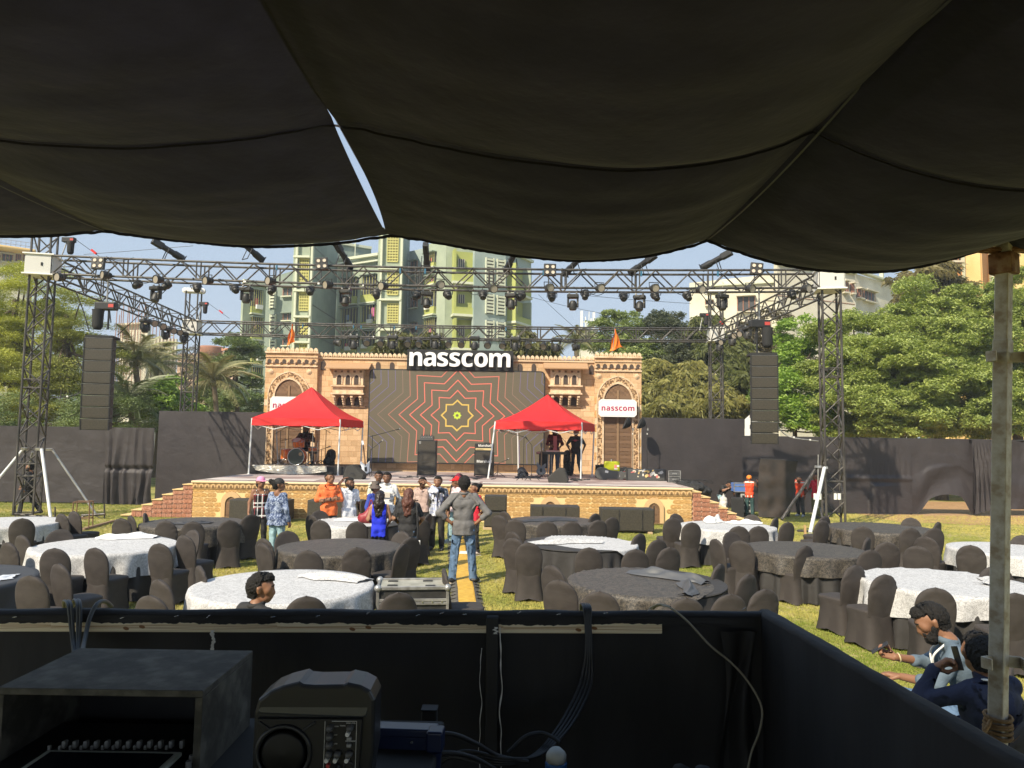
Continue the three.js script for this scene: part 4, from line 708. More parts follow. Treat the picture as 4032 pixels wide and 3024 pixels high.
// prims: [ax,ay,az, bx,by,bz, r0, r1]; soft union, meshed inside a cube; cut(x,y,z) > 0 removes; bump adds a little relief
function blob(prims, res, k, cut, bump) {
  let lo = V(1e9, 1e9, 1e9), hi = V(-1e9, -1e9, -1e9);
  for (const p of prims) { const r = Math.max(p[6], p[7]) + k * 2; for (const o of [0, 3]) { lo.min(V(p[o] - r, p[o + 1] - r, p[o + 2] - r)); hi.max(V(p[o] + r, p[o + 1] + r, p[o + 2] + r)); } }
  const c = lo.clone().add(hi).multiplyScalar(0.5), half = Math.max(hi.x - lo.x, hi.y - lo.y, hi.z - lo.z) / 2 * 1.04, cell = half * 2 / res;
  const mc = mcOf(res), f = mc.field, acc = new Float32Array(res * res * res);
  for (const p of prims) {
    const [ax, ay, az, bx, by, bz, r0, r1] = p, R = Math.max(r0, r1) + k * 5 + cell, dx = bx - ax, dy = by - ay, dz = bz - az, L2 = dx * dx + dy * dy + dz * dz || 1e-9;
    const i0 = (q, cc) => Math.max(0, Math.floor((q - cc) / cell + res / 2)), i1 = (q, cc) => Math.min(res - 1, Math.ceil((q - cc) / cell + res / 2));
    const xa = i0(Math.min(ax, bx) - R, c.x), xb = i1(Math.max(ax, bx) + R, c.x), ya = i0(Math.min(ay, by) - R, c.y), yb = i1(Math.max(ay, by) + R, c.y), za = i0(Math.min(az, bz) - R, c.z), zb = i1(Math.max(az, bz) + R, c.z);
    for (let z = za; z <= zb; z++) for (let y = ya; y <= yb; y++) for (let x = xa; x <= xb; x++) {
      const px = (x - res / 2) * cell + c.x - ax, py = (y - res / 2) * cell + c.y - ay, pz = (z - res / 2) * cell + c.z - az, t = clamp((px * dx + py * dy + pz * dz) / L2, 0, 1);
      const ex = px - dx * t, ey = py - dy * t, ez = pz - dz * t, d = Math.sqrt(ex * ex + ey * ey + ez * ez) - (r0 + (r1 - r0) * t);
      acc[z * res * res + y * res + x] += Math.exp(-d / k);
    }
  }
  for (let z = 0; z < res; z++) for (let y = 0; y < res; y++) for (let x = 0; x < res; x++) {
    const i = z * res * res + y * res + x; let v = acc[i] > 1e-12 ? k * Math.log(acc[i]) : -1;
    if (v > -0.15 && (cut || bump)) { const X = (x - res / 2) * cell + c.x, Y = (y - res / 2) * cell + c.y, Z = (z - res / 2) * cell + c.z; if (bump) v += bump(X, Y, Z); if (cut) v = Math.min(v, -cut(X, Y, Z)); }
    f[i] = x < 2 || y < 2 || z < 2 || x > res - 3 || y > res - 3 || z > res - 3 ? Math.min(v, -0.001) : v;
  }
  mc.isolation = 0; mc.update();
  const n = mc.count, pos = new Float32Array(n * 3), nor = new Float32Array(n * 3);
  for (let i = 0; i < n * 3; i += 3) { pos[i] = mc.positionArray[i] * half + c.x; pos[i + 1] = mc.positionArray[i + 1] * half + c.y; pos[i + 2] = mc.positionArray[i + 2] * half + c.z; const a = mc.normalArray[i], b = mc.normalArray[i + 1], d = mc.normalArray[i + 2], l = Math.hypot(a, b, d) || 1; nor[i] = a / l; nor[i + 1] = b / l; nor[i + 2] = d / l; }
  const g = new THREE.BufferGeometry(); g.setAttribute('position', new THREE.BufferAttribute(pos, 3)); g.setAttribute('normal', new THREE.BufferAttribute(nor, 3)); g.setAttribute('uv', new THREE.BufferAttribute(new Float32Array(n * 2), 2)); return g;
}
const cap = (a, b, r0, r1 = r0) => [a.x, a.y, a.z, b.x, b.y, b.z, r0, r1];
const SKIN = { a: std([0.26, 0.125, 0.068], 0.55), b: std([0.17, 0.078, 0.042], 0.55), c: std([0.36, 0.19, 0.11], 0.55) };
const HAIR = std([0.009, 0.0075, 0.0065], 0.9), HAIRRED = std([0.10, 0.034, 0.02], 0.6);
const fabric = (rgb, rough = 0.8) => std(rgb, rough, { bumpMap: BUMP.cloth, bumpScale: 0.006 });
const FAB = { black: fabric([0.022, 0.021, 0.021]), jeans: fabric([0.10, 0.17, 0.28]), paleJeans: fabric([0.30, 0.45, 0.50]), grey: fabric([0.14, 0.134, 0.131]), white: fabric([0.76, 0.75, 0.72]) };
const headShape = (() => {                                   // face along +z, origin at the middle of the head
  const P = (a, b, r0, r1) => [...a, ...b, r0, r1];
  return blob([P([0, 0.03, -0.03], [0, 0.04, 0.015], 0.082, 0.074), P([0, 0.0, 0.03], [0, -0.06, 0.045], 0.058, 0.045), P([-0.028, -0.078, 0.042], [0.028, -0.078, 0.042], 0.026, 0.026), P([0, -0.092, 0.062], [0, -0.088, 0.06], 0.02, 0.02), P([0, 0.012, 0.088], [0, -0.025, 0.103], 0.008, 0.014), P([-0.014, -0.03, 0.092], [0.014, -0.03, 0.092], 0.010, 0.010), P([-0.04, 0.026, 0.075], [0.04, 0.026, 0.075], 0.014, 0.014), P([-0.02, -0.056, 0.083], [0.02, -0.056, 0.083], 0.010, 0.010), P([-0.018, -0.066, 0.082], [0.018, -0.066, 0.082], 0.010, 0.010), P([-0.05, -0.005, 0.06], [-0.048, -0.01, 0.06], 0.025, 0.025), P([0.05, -0.005, 0.06], [0.048, -0.01, 0.06], 0.025, 0.025),
    P([-0.083, 0.01, -0.012], [-0.08, -0.025, -0.006], 0.016, 0.010), P([0.083, 0.01, -0.012], [0.08, -0.025, -0.006], 0.016, 0.010), P([0, -0.07, -0.01], [0, -0.17, -0.035], 0.05, 0.052)], 46, 0.011);
})();
const hairBump = (s) => (x, y, z) => 0.009 * noise(x * 65, y * 50, z * 65 + s) + 0.006 * noise(x * 140, y * 110, z * 140 + s);
const hairShapes = {};
function hairOf(kind) {
  if (hairShapes[kind]) return hairShapes[kind];
  const P = (a, b, r0, r1) => [...a, ...b, r0, r1];
  let g;
  const skull = P([0, 0.03, -0.032], [0, 0.046, 0.012], 0.093, 0.083), nape = P([0, -0.01, -0.05], [0, -0.06, -0.05], 0.073, 0.056), hairCut = (b) => (x, y, z) => Math.max(Math.min(0.074 - y, z + 0.02 + (Math.abs(x) > 0.06 ? -0.022 * sstep(-0.05, 0.0, y) : 0)), b - y);
  if (kind === 'short') g = blob([skull, nape, P([0, 0.075, 0.0], [0, 0.085, 0.05], 0.046, 0.034)], 64, 0.012, hairCut(-0.085), hairBump(1));
  if (kind === 'tall') g = blob([skull, nape, P([0, 0.09, -0.03], [0, 0.1, 0.055], 0.048, 0.036)], 64, 0.012, hairCut(-0.085), hairBump(2));
  if (kind === 'long') g = blob([skull, P([0, 0.0, -0.065], [0, -0.14, -0.10], 0.085, 0.095), P([-0.05, -0.12, -0.09], [-0.04, -0.34, -0.12], 0.065, 0.03), P([0.05, -0.12, -0.09], [0.04, -0.36, -0.12], 0.065, 0.03), P([0, -0.15, -0.1], [0, -0.38, -0.125], 0.06, 0.025)], 56, 0.014, (x, y, z) => Math.min(0.07 - y, z + 0.0), (x, y, z) => 0.016 * noise(x * 24, y * 16, z * 24 + 3) + 0.007 * noise(x * 60, y * 40, z * 60));
  if (kind === 'tail') g = blob([skull, nape, P([0, 0.0, -0.1], [0.0, -0.07, -0.135], 0.05, 0.05), P([0, -0.05, -0.13], [0, -0.13, -0.13], 0.045, 0.012)], 44, 0.012, hairCut(-0.14), hairBump(4));
  if (kind === 'bun') g = blob([skull, nape, P([0, 0.06, -0.125], [0, 0.075, -0.15], 0.05, 0.045)], 44, 0.009, hairCut(-0.085), hairBump(5));
  return hairShapes[kind] = g;
}
const beardShape = blob([[-0.066, -0.035, 0.015, -0.045, -0.085, 0.055, 0.022, 0.03], [0.066, -0.035, 0.015, 0.045, -0.085, 0.055, 0.022, 0.03], [-0.034, -0.092, 0.06, 0.034, -0.092, 0.06, 0.038, 0.038], [0, -0.108, 0.066, 0, -0.118, 0.062, 0.04, 0.034], [-0.034, -0.047, 0.085, 0.034, -0.047, 0.085, 0.013, 0.013]], 36, 0.008, (x, y, z) => Math.max(y + 0.012 + 0.3 * Math.max(0, z - 0.03), Math.min(0.03 - Math.abs(x), y + 0.064, -0.052 - y)), hairBump(7));
function handPrims(w, dir, palm, kind, s = 1) {             // wrist, direction of the hand, palm normal
  const d = dir.clone().normalize(), n = palm.clone().addScaledVector(d, -palm.dot(d)).normalize(), sd = d.clone().cross(n), out = [], q = (a, b, c) => w.clone().addScaledVector(d, a * s).addScaledVector(sd, b * s).addScaledVector(n, c * s);
  for (const b of [-0.026, -0.009, 0.009, 0.026]) out.push(cap(q(0.01, b * 0.7, 0), q(0.088, b, 0), 0.016 * s, 0.0125 * s));
  const curl = kind === 'fist' ? 1.5 : kind === 'hold' ? 0.95 : 0.35, len = [0.068, 0.078, 0.073, 0.056];
  [0.028, 0.0095, -0.0095, -0.027].forEach((b, i) => { let a = curl * 0.35, p = q(0.09, b, 0.0), pos = [0.09, 0]; for (let k = 0; k < 3; k++) { const L = len[i] * [0.45, 0.32, 0.25][k]; a += curl * (k ? 0.7 : 0.35); const nx = [pos[0] + Math.cos(a) * L, pos[1] + Math.sin(a) * L], e = q(nx[0], b * (1 + 0.1 * k), nx[1]); out.push(cap(p, e, (0.0095 - k * 0.001) * s, (0.0088 - k * 0.001) * s)); p = e; pos = nx; } });
  const t0 = q(0.025, 0.03, 0.006), t1 = q(0.065, 0.055, 0.022 + 0.012 * curl), t2 = q(0.095, 0.052 - 0.02 * curl, 0.03 + 0.02 * curl); out.push(cap(t0, t1, 0.014 * s, 0.011 * s), cap(t1, t2, 0.0105 * s, 0.009 * s));
  return out;
}
// o: label, head [px, py], D, floor, turn, pose overrides (joints in a 1.74 m figure facing +z, left side at +x)
function person(o) {
  const floor = o.floor ?? 0, hp = at(o.head[0], o.head[1], o.D), H = o.H ?? hp.y - floor, s = (o.H ? o.H : H) / (o.full ?? 1.74), res = o.res ?? 64;
  const t = thing('person', o.label, 'person', [hp.x, floor, -o.D], o.turn ?? 0); t.scale.setScalar(s);
  const J = { pel: V(0, 0.95, 0), wst: V(0, 1.1, 0), chs: V(0, 1.3, 0), nck: V(0, 1.47, -0.015), hed: V(0, 1.625, 0.012), shL: V(0.175, 1.41, -0.01), shR: V(-0.175, 1.41, -0.01), elL: V(0.235, 1.14, -0.03), elR: V(-0.235, 1.14, -0.03), wrL: V(0.25, 0.9, 0.05), wrR: V(-0.25, 0.9, 0.05), hpL: V(0.09, 0.92, 0), hpR: V(-0.09, 0.92, 0), knL: V(0.11, 0.5, 0.02), knR: V(-0.11, 0.5, 0.02), anL: V(0.12, 0.085, -0.03), anR: V(-0.12, 0.085, -0.03) };
  for (const k in o.pose ?? {}) J[k] = V(...o.pose[k]);
  if (o.woman) { J.shL.x *= 0.88; J.shR.x *= 0.88; }
  const toe = (a, k) => { const d = o.toe?.[k] ?? [k === 'L' ? 0.03 : -0.03, -0.05, 0.17]; return a.clone().add(V(...d)); };
  const f = o.build ?? 1, side = V(1, 0, 0).applyQuaternion(new THREE.Quaternion().setFromUnitVectors(V(0, 1, 0), J.nck.clone().sub(J.pel).normalize()));
  const torso = (g) => { const A = [], w = (c, x) => c.clone().addScaledVector(side, x); const chw = o.woman ? 0.075 : 0.095; A.push(cap(w(J.chs, -chw), w(J.chs, chw), 0.108 * f + g), cap(w(J.wst, -0.055 * f), w(J.wst, 0.055 * f), (o.woman ? 0.093 : 0.105) * f + g), cap(w(J.pel, -0.07), w(J.pel, 0.07), 0.112 * f + g), cap(w(J.chs, -chw), w(J.wst, -0.055 * f), 0.105 * f + g, 0.1 * f + g), cap(w(J.chs, chw), w(J.wst, 0.055 * f), 0.105 * f + g, 0.1 * f + g), cap(w(J.wst, 0), w(J.pel, 0), 0.1 * f + g), cap(J.shL, J.shR, 0.05 + g), cap(J.shL, J.nck.clone().lerp(J.chs, 0.1), 0.05 + g, 0.05 + g), cap(J.shR, J.nck.clone().lerp(J.chs, 0.1), 0.05 + g, 0.05 + g)); return A; };
  const upArm = (g, q = 1) => [cap(J.shL, J.shL.clone().lerp(J.elL, q), 0.053 + g, lerp(0.053, 0.04, q) + g), cap(J.shR, J.shR.clone().lerp(J.elR, q), 0.053 + g, lerp(0.053, 0.04, q) + g)], foArm = (g, q = 1) => [cap(J.elL, J.elL.clone().lerp(J.wrL, q), 0.041 + g, lerp(0.041, 0.028, q) + g), cap(J.elR, J.elR.clone().lerp(J.wrR, q), 0.041 + g, lerp(0.041, 0.028, q) + g)];
  const legs = (g, hem = 0) => ['L', 'R'].flatMap((k) => [cap(J['hp' + k], J['kn' + k], 0.083 + g, 0.056 + g), cap(J['kn' + k], J['an' + k].clone().lerp(J['kn' + k], 0.35), 0.056 + g, 0.05 + g), cap(J['an' + k].clone().lerp(J['kn' + k], 0.35), J['an' + k], 0.05 + g, 0.036 + g + hem)]);
  const feet = ['L', 'R'].flatMap((k) => [cap(J['an' + k], toe(J['an' + k], k), 0.038, 0.03)]);
  const skin = o.skin ?? SKIN.a, hd = new THREE.Euler(o.nod ?? 0, o.look ?? 0, o.tilt ?? 0, 'YXZ'), hq = new THREE.Quaternion().setFromEuler(hd), hm = new THREE.Matrix4().compose(J.hed, hq, V(1.09, 1.07, 1.09));
  const hands = []; for (const k of ['L', 'R']) { const w = J['wr' + k], e = J['el' + k], d = o.hand?.[k]?.dir ? V(...o.hand[k].dir) : w.clone().sub(e), pn = o.hand?.[k]?.palm ? V(...o.hand[k].palm) : V(k === 'L' ? -1 : 1, 0, 0.1); hands.push(blob(handPrims(w, d, pn, o.hand?.[k]?.kind ?? 'relaxed'), o.handRes ?? 34, 0.006)); }
  const body = blob([...torso(-0.02), ...upArm(0), ...foArm(0), ...legs(-0.006), ...feet, cap(J.nck, J.hed.clone().add(V(0, -0.1, -0.02).applyQuaternion(hq)), 0.055, 0.05)], res, 0.014);
  mesh('body', mergeGeometries([body, headShape.clone().applyMatrix4(hm), ...hands]), skin, t);
  for (const q of [-1, 1]) { const e = new GB().ball(q * 0.033, 0.01, 0.086, 0.011, 1.2, 0.8, 0.8, 8).build('eye', std([0.10, 0.085, 0.075], 0.3), t); e.position.copy(J.hed); e.quaternion.copy(hq); e.scale.setScalar(1.09); const b = new GB().bar(V(q * 0.014, 0.033, 0.1), V(q * 0.054, 0.033, 0.086), 0.009, 0.009).build('eyebrow', HAIR, t); b.position.copy(J.hed); b.quaternion.copy(hq); b.scale.setScalar(1.09); }
  if (o.hair !== 'none') { const h = mesh('hair', hairOf(o.hair ?? 'short'), o.hairMat ?? HAIR, t); h.position.copy(J.hed); h.quaternion.copy(hq); h.scale.set(1.09, 1.07, 1.09); }
  if (o.beard) { const b = mesh('beard', beardShape, HAIR, t); b.position.copy(J.hed); b.quaternion.copy(hq); b.scale.set(1.09, 1.07, 1.09); }
  if (o.headwear) { const g = new THREE.Group(); g.name = o.headwear.kind; g.position.copy(J.hed); g.quaternion.copy(hq); g.scale.setScalar(1.08); t.add(g); o.headwear.make(g); }
  // clothing follows the same joints
  const sh = o.shirt, wr = (amp, sd) => (x, y, z) => amp * noise(x * 13, y * 8, z * 13 + sd) + amp * 0.6 * noise(x * 5 + y * 14, y * 9, z * 5 + sd);
  if (sh) {
    const up = sh.sleeve === 'none' ? [] : upArm(0.012, sh.sleeve === 'half' ? 0.75 : 1), lo = sh.sleeve === 'long' ? foArm(0.012, 0.97) : sh.sleeve === 'rolled' ? foArm(0.014, 0.42) : [];
    const hem = sh.hem ?? 0.84, low = sh.flare ? [cap(V(J.pel.x - 0.07, J.pel.y - 0.02, J.pel.z), V(J.pel.x - 0.1, hem, J.pel.z), 0.115, 0.13), cap(V(J.pel.x + 0.07, J.pel.y - 0.02, J.pel.z), V(J.pel.x + 0.1, hem, J.pel.z), 0.115, 0.13)] : sh.bent ? [] : [cap(J.pel, V(J.pel.x, Math.max(hem, 0.8), J.pel.z), 0.13 * f, 0.135 * f), cap(V(J.pel.x - 0.07, J.pel.y, J.pel.z), V(J.pel.x - 0.07, hem, J.pel.z), 0.118, 0.12), cap(V(J.pel.x + 0.07, J.pel.y, J.pel.z), V(J.pel.x + 0.07, hem, J.pel.z), 0.118, 0.12)];
    const nk = J.nck.clone(), top = sh.neck ?? 0.05;
    const g = blob([...torso(0.002), ...up, ...lo, ...low], res, 0.011, (x, y, z) => Math.max(sh.bent ? -1 : hem + (sh.wavy ? 0.012 * Math.sin(x * 70) : 0) - y, 0.062 + (sh.scoop ?? 0) - Math.hypot(x - nk.x, (y - nk.y - top * 0.8) * 0.9, z - nk.z - 0.02), sh.sleeve === 'none' ? Math.max(Math.abs(x - nk.x) - 0.175 * (o.woman ? 0.88 : 1), -9) : -9, sh.straps ? y - (nk.y - 0.12) : -9), wr(sh.amp ?? 0.009, o.D));
    const m = mesh(sh.name ?? 'shirt', metricUV(g), sh.mat, t); if (sh.label) m.userData.label = sh.label;
    if (sh.straps) for (const q of [-0.085, 0.085]) new GB().path([V(q, J.nck.y - 0.13, 0.115), V(q * 1.1, J.nck.y - 0.02, 0.06), V(q * 1.1, J.nck.y - 0.02, -0.06), V(q, J.nck.y - 0.14, -0.12)], 0.008, 5).build('strap', sh.mat, t);
    if (sh.collar) new GB().put(new THREE.TorusGeometry(0.068, 0.017, 6, 18), J.nck.x, J.nck.y + 0.012, J.nck.z + 0.005, Math.PI / 2 - 0.2, 0, 0, [1, 1, 1.5]).build('collar', sh.mat, t);
  }
  const tr = o.trousers; if (tr) mesh(tr.name ?? 'trousers', metricUV(blob([...legs(tr.loose ?? 0.012, tr.flare ?? 0.014), cap(V(J.pel.x - 0.065, J.pel.y - 0.03, J.pel.z), V(J.pel.x + 0.065, J.pel.y - 0.03, J.pel.z), 0.108 * f)], res, 0.011, (x, y, z) => (tr.seated ? -1 : Math.max((tr.cuff ?? 0.075) - y, y - 1.03)), wr(0.007, o.D + 5))), tr.mat, t);
  const so = o.shoes ?? { mat: FAB.black }; ['L', 'R'].forEach((k) => { const a = J['an' + k], e = toe(a, k); const g = blob([cap(a.clone().add(V(0, -0.015, -0.03)), a.clone().lerp(e, 0.6), 0.048, 0.044), cap(a.clone().lerp(e, 0.5), e, 0.044, 0.036)], 26, 0.012, (x, y, z) => a.y - 0.078 - y); mesh('shoe', g, so.mat, t); if (so.sole) { const dd = e.clone().sub(a); new GB().rbox(0, 0, 0, 0.1, 0.025, 0.3, 0.012).build('sole', so.sole, t); const m = t.children.at(-1); m.position.copy(a).addScaledVector(dd, 0.42); m.position.y = a.y - 0.072; m.rotation.y = Math.atan2(dd.x, dd.z); } });
  for (const x of o.extras ?? []) x(t, J);
  return t;
}
const capHat = (mat) => ({ kind: 'cap', make: (g) => { new GB().put(new THREE.SphereGeometry(0.105, 20, 10, 0, Math.PI * 2, 0, Math.PI * 0.52), 0, 0.035, -0.008, -0.12, 0, 0, [0.94, 1, 1.08]).build('crown', mat, g); new GB().put(new THREE.CylinderGeometry(0.1, 0.1, 0.01, 20, 1, false, -Math.PI / 2, Math.PI), 0, 0.045, 0.07, 0.18, 0, 0, [0.85, 1, 1.0]).build('peak', mat, g); } });
const bucketHat = (mat) => ({ kind: 'bucket_hat', make: (g) => new GB().lathe([[0, 0.15], [0.08, 0.145], [0.1, 0.05], [0.16, -0.01], [0.155, -0.015], [0.095, 0.045]], 22, 0, 0.0, -0.008).build('hat', mat, g) });
const hip = { elL: [0.4, 1.16, -0.1], wrL: [0.2, 0.99, -0.06], elR: [-0.4, 1.16, -0.1], wrR: [-0.2, 0.99, -0.06] };
const plaid = (bg, lines, m) => std([1, 1, 1], 0.8, { map: canvas(256, 256, (c, w, h) => { c.fillStyle = bg; c.fillRect(0, 0, w, h); for (const [p, wd, col, v, hz] of lines) { c.fillStyle = col; if (v) c.fillRect(p, 0, wd, h); if (hz) c.fillRect(0, p, w, wd); } }, [m, m]) });
const stripes = std([1, 1, 1], 0.8, { map: canvas(256, 256, (c, w, h) => { c.fillStyle = '#e4e6ea'; c.fillRect(0, 0, w, h); c.fillStyle = '#9aa7bd'; for (let i = 0; i < 8; i++) c.fillRect(i * 32, 0, 5, h); }, [0.32, 0.32]) });
const floral = std([1, 1, 1], 0.8, { map: noiseMap(256, 24, 4, 71, [[0.05, 0.075, 0.16], [0.10, 0.14, 0.26], [0.34, 0.40, 0.52]], 0.5, 1.8) });
// ---- by the stage, left to right
person({ label: 'woman with pink cap and black plaid strap top facing the camera', head: [1028, 1880], D: 16.3, turn: 0.35, woman: 1, skin: SKIN.a, hair: 'tail', look: 0.35, headwear: capHat(fabric([0.80, 0.30, 0.46])), shirt: { name: 'strap_top', mat: plaid('#17151a', [[30, 20, '#dcdad6', 1, 0], [58, 8, '#a01c24', 1, 0], [40, 26, '#dcdad6', 0, 1], [120, 18, '#dcdad6', 0, 1], [150, 7, '#a01c24', 1, 1], [200, 16, '#dcdad6', 1, 0]], 0.3), sleeve: 'none', straps: 1, flare: 1, hem: 0.78 }, trousers: { mat: FAB.black } });
person({ label: 'woman in black cap and blue smocked blouse seen from behind', head: [1098, 1888], D: 14.6, turn: Math.PI - 0.35, woman: 1, skin: SKIN.a, hair: 'bun', look: -0.9, headwear: capHat(FAB.black), shirt: { name: 'blouse', mat: floral, sleeve: 'long', flare: 1, hem: 0.8, scoop: 0.035, neck: 0.0 }, trousers: { mat: FAB.paleJeans } });
person({ label: 'man in orange shirt with folded arms', head: [1300, 1862], D: 16.5, turn: 0.25, look: 0.5, skin: SKIN.a, shirt: { mat: fabric([0.78, 0.17, 0.045]), sleeve: 'rolled', hem: 0.78, collar: 1 }, trousers: { mat: fabric([0.07, 0.09, 0.11]) }, pose: { elL: [0.27, 1.14, 0.06], wrL: [-0.06, 1.14, 0.19], elR: [-0.27, 1.14, 0.06], wrR: [0.08, 1.17, 0.18] }, hand: { L: { palm: [0, 0, -1] }, R: { palm: [0, 0, -1] } }, extras: [(t) => new GB().put(new THREE.TorusGeometry(0.034, 0.012, 6, 14), 0.02, 1.165, 0.175, 0, Math.PI / 2, 0).build('wristwatch', MAT.darkMetal, t)] });
person({ label: 'bearded man in white striped shirt scratching his head', head: [1378, 1884], D: 16.7, turn: 0.45, look: 0.4, skin: SKIN.b, beard: 1, shirt: { mat: stripes, sleeve: 'half', hem: 0.74, collar: 1 }, trousers: { mat: fabric([0.12, 0.13, 0.08]) }, pose: { elR: [-0.36, 1.5, 0.04], wrR: [-0.14, 1.74, -0.03], shR: [-0.18, 1.44, 0] }, hand: { R: { dir: [0.8, 0.2, 0], palm: [0.2, -1, 0], kind: 'hold' } } });
person({ label: 'man with tall quiff standing behind the bucket hat', head: [1492, 1858], D: 17.6, turn: 0.1, skin: SKIN.b, hair: 'tall', shirt: { mat: fabric([0.62, 0.63, 0.5]), sleeve: 'half', hem: 0.84 }, trousers: { mat: FAB.black } });
person({ label: 'man in white half-zip sweatshirt with hands behind back', head: [1525, 1862], D: 16.9, turn: -0.1, look: 0.1, skin: SKIN.b, shirt: { name: 'sweatshirt', mat: FAB.white, sleeve: 'long', hem: 0.82, collar: 1 }, trousers: { mat: fabric([0.06, 0.065, 0.045]) }, build: 1.05, pose: { elL: [0.27, 1.14, -0.08], elR: [-0.27, 1.14, -0.08], wrL: [0.2, 0.92, -0.1], wrR: [-0.2, 0.92, -0.1] }, extras: [(t) => new GB().box(0.0, 1.24, 0.148, 0.24, 0.12, 0.006).build('chest_panel', fabric([0.55, 0.5, 0.42]), t)] });
person({ label: 'woman in brown bucket hat and blue long-sleeved top', head: [1478, 1902], D: 16.3, turn: 0.9, look: 0.25, woman: 1, skin: SKIN.b, headwear: bucketHat(fabric([0.11, 0.085, 0.07])), shirt: { mat: fabric([0.03, 0.055, 0.32]), sleeve: 'long', hem: 0.8 }, trousers: { mat: FAB.black } });
person({ label: 'woman in bright blue sleeveless blouse with long dark curls, back turned', head: [1497, 1935], D: 13.9, turn: Math.PI, woman: 1, build: 1.12, skin: SKIN.c, hair: 'long', hairMat: std([0.022, 0.013, 0.010], 0.4), shirt: { name: 'blouse', mat: fabric([0.012, 0.03, 0.62]), sleeve: 'none', hem: 0.77, wavy: 1, flare: 1 }, trousers: { mat: FAB.black }, pose: { elL: [0.25, 1.14, 0.02], wrL: [0.16, 1.02, 0.2], elR: [-0.25, 1.14, 0.02], wrR: [-0.16, 1.02, 0.2] } });
person({ label: 'woman in black shirt with long reddish hair, back turned', head: [1610, 1927], D: 13.7, turn: Math.PI, woman: 1, build: 1.22, skin: SKIN.c, hair: 'long', hairMat: HAIRRED, shirt: { mat: FAB.black, sleeve: 'half', hem: 0.79 }, trousers: { mat: FAB.jeans }, pose: { shL: [0.2, 1.41, -0.01], shR: [-0.2, 1.41, -0.01], elL: [0.3, 1.15, 0.0], wrL: [0.2, 1.0, 0.2], elR: [-0.3, 1.15, 0.0], wrR: [-0.2, 1.0, 0.2] }, extras: [(t) => new GB().path([V(-0.16, 1.46, 0), V(-0.2, 1.3, -0.15), V(-0.23, 0.95, -0.17), V(-0.22, 0.72, -0.14)], 0.022, 6).build('bag_strap', FAB.black, t), (t) => new GB().rbox(-0.22, 0.62, -0.13, 0.12, 0.2, 0.03, 0.01).build('badge_card', MAT.white, t), (t, J) => { const g = new GB().put(new THREE.TorusGeometry(0.097, 0.014, 6, 22), 0, 0.04, -0.01, Math.PI / 2 + 0.15, 0, 0).build('headband', fabric([0.02, 0.03, 0.09]), t); g.position.copy(J.hed); }] });
person({ label: 'woman in beige top shading her eyes with a raised arm', head: [1664, 1881], D: 17.3, turn: -0.05, woman: 1, skin: SKIN.b, hair: 'bun', shirt: { name: 'top', mat: fabric([0.50, 0.36, 0.31]), sleeve: 'half', hem: 0.88, scoop: 0.02 }, trousers: { mat: FAB.black }, pose: { elL: [0.34, 1.5, 0.12], wrL: [0.06, 1.68, 0.16], shL: [0.17, 1.43, 0.0] }, hand: { L: { dir: [-1, -0.1, 0.05], palm: [0, -1, 0.1], kind: 'relaxed' } } });
person({ label: 'man in white patterned shirt shading his eyes with his forearm', head: [1725, 1878], D: 16.7, turn: -0.1, look: 0.0, skin: SKIN.a, shirt: { mat: std([1, 1, 1], 0.8, { map: noiseMap(256, 10, 4, 72, [[0.80, 0.80, 0.82], [0.72, 0.73, 0.80], [0.40, 0.44, 0.62]], 0.45, 1.4) }), sleeve: 'rolled', hem: 0.82, collar: 1 }, trousers: { mat: FAB.black, loose: 0.018 }, pose: { elR: [0.02, 1.42, 0.3], wrR: [-0.22, 1.62, 0.2], shR: [-0.17, 1.42, 0.03], elL: [0.27, 1.15, 0.0], wrL: [0.28, 0.93, 0.08] }, hand: { R: { dir: [-1, 0.1, -0.1], palm: [0, -1, 0], kind: 'relaxed' } }, shoes: { mat: MAT.black } });
person({ label: 'person in maroon cap and black top behind the red cap', head: [1808, 1868], D: 18.7, turn: 0.6, skin: SKIN.b, headwear: capHat(fabric([0.18, 0.012, 0.04])), shirt: { mat: FAB.black, sleeve: 'long', hem: 0.84 }, trousers: { mat: FAB.black } });
person({ label: 'man in bright red cap and pale pink top turned left', head: [1798, 1880], D: 17.8, turn: -1.1, skin: SKIN.a, headwear: capHat(fabric([0.75, 0.012, 0.015])), shirt: { mat: fabric([0.72, 0.56, 0.58]), sleeve: 'half', hem: 0.84 }, trousers: { mat: FAB.paleJeans }, pose: { anR: [-0.15, 0.085, 0.1], knR: [-0.12, 0.5, 0.1] }, shoes: { mat: fabric([0.30, 0.36, 0.42]), sole: MAT.white } });
person({ label: 'man in grey shirt and jeans standing with hands on hips, back turned', head: [1829, 1878], D: 12.9, turn: Math.PI + 0.05, res: 88, skin: SKIN.a, shirt: { mat: FAB.grey, sleeve: 'rolled', hem: 0.8, collar: 1, amp: 0.012 }, trousers: { mat: FAB.jeans }, pose: { ...hip, anL: [0.17, 0.085, 0.0], anR: [-0.17, 0.085, 0.0], knL: [0.14, 0.5, 0.03], knR: [-0.14, 0.5, 0.03] }, hand: { L: { dir: [-0.6, -0.1, 0.5], palm: [-1, 0, -0.5] }, R: { dir: [0.6, -0.1, 0.5], palm: [1, 0, -0.5] } }, toe: { L: [0.08, -0.05, 0.16], R: [-0.08, -0.05, 0.16] }, shoes: { mat: MAT.black, sole: std([0.55, 0.45, 0.36], 0.7) } });
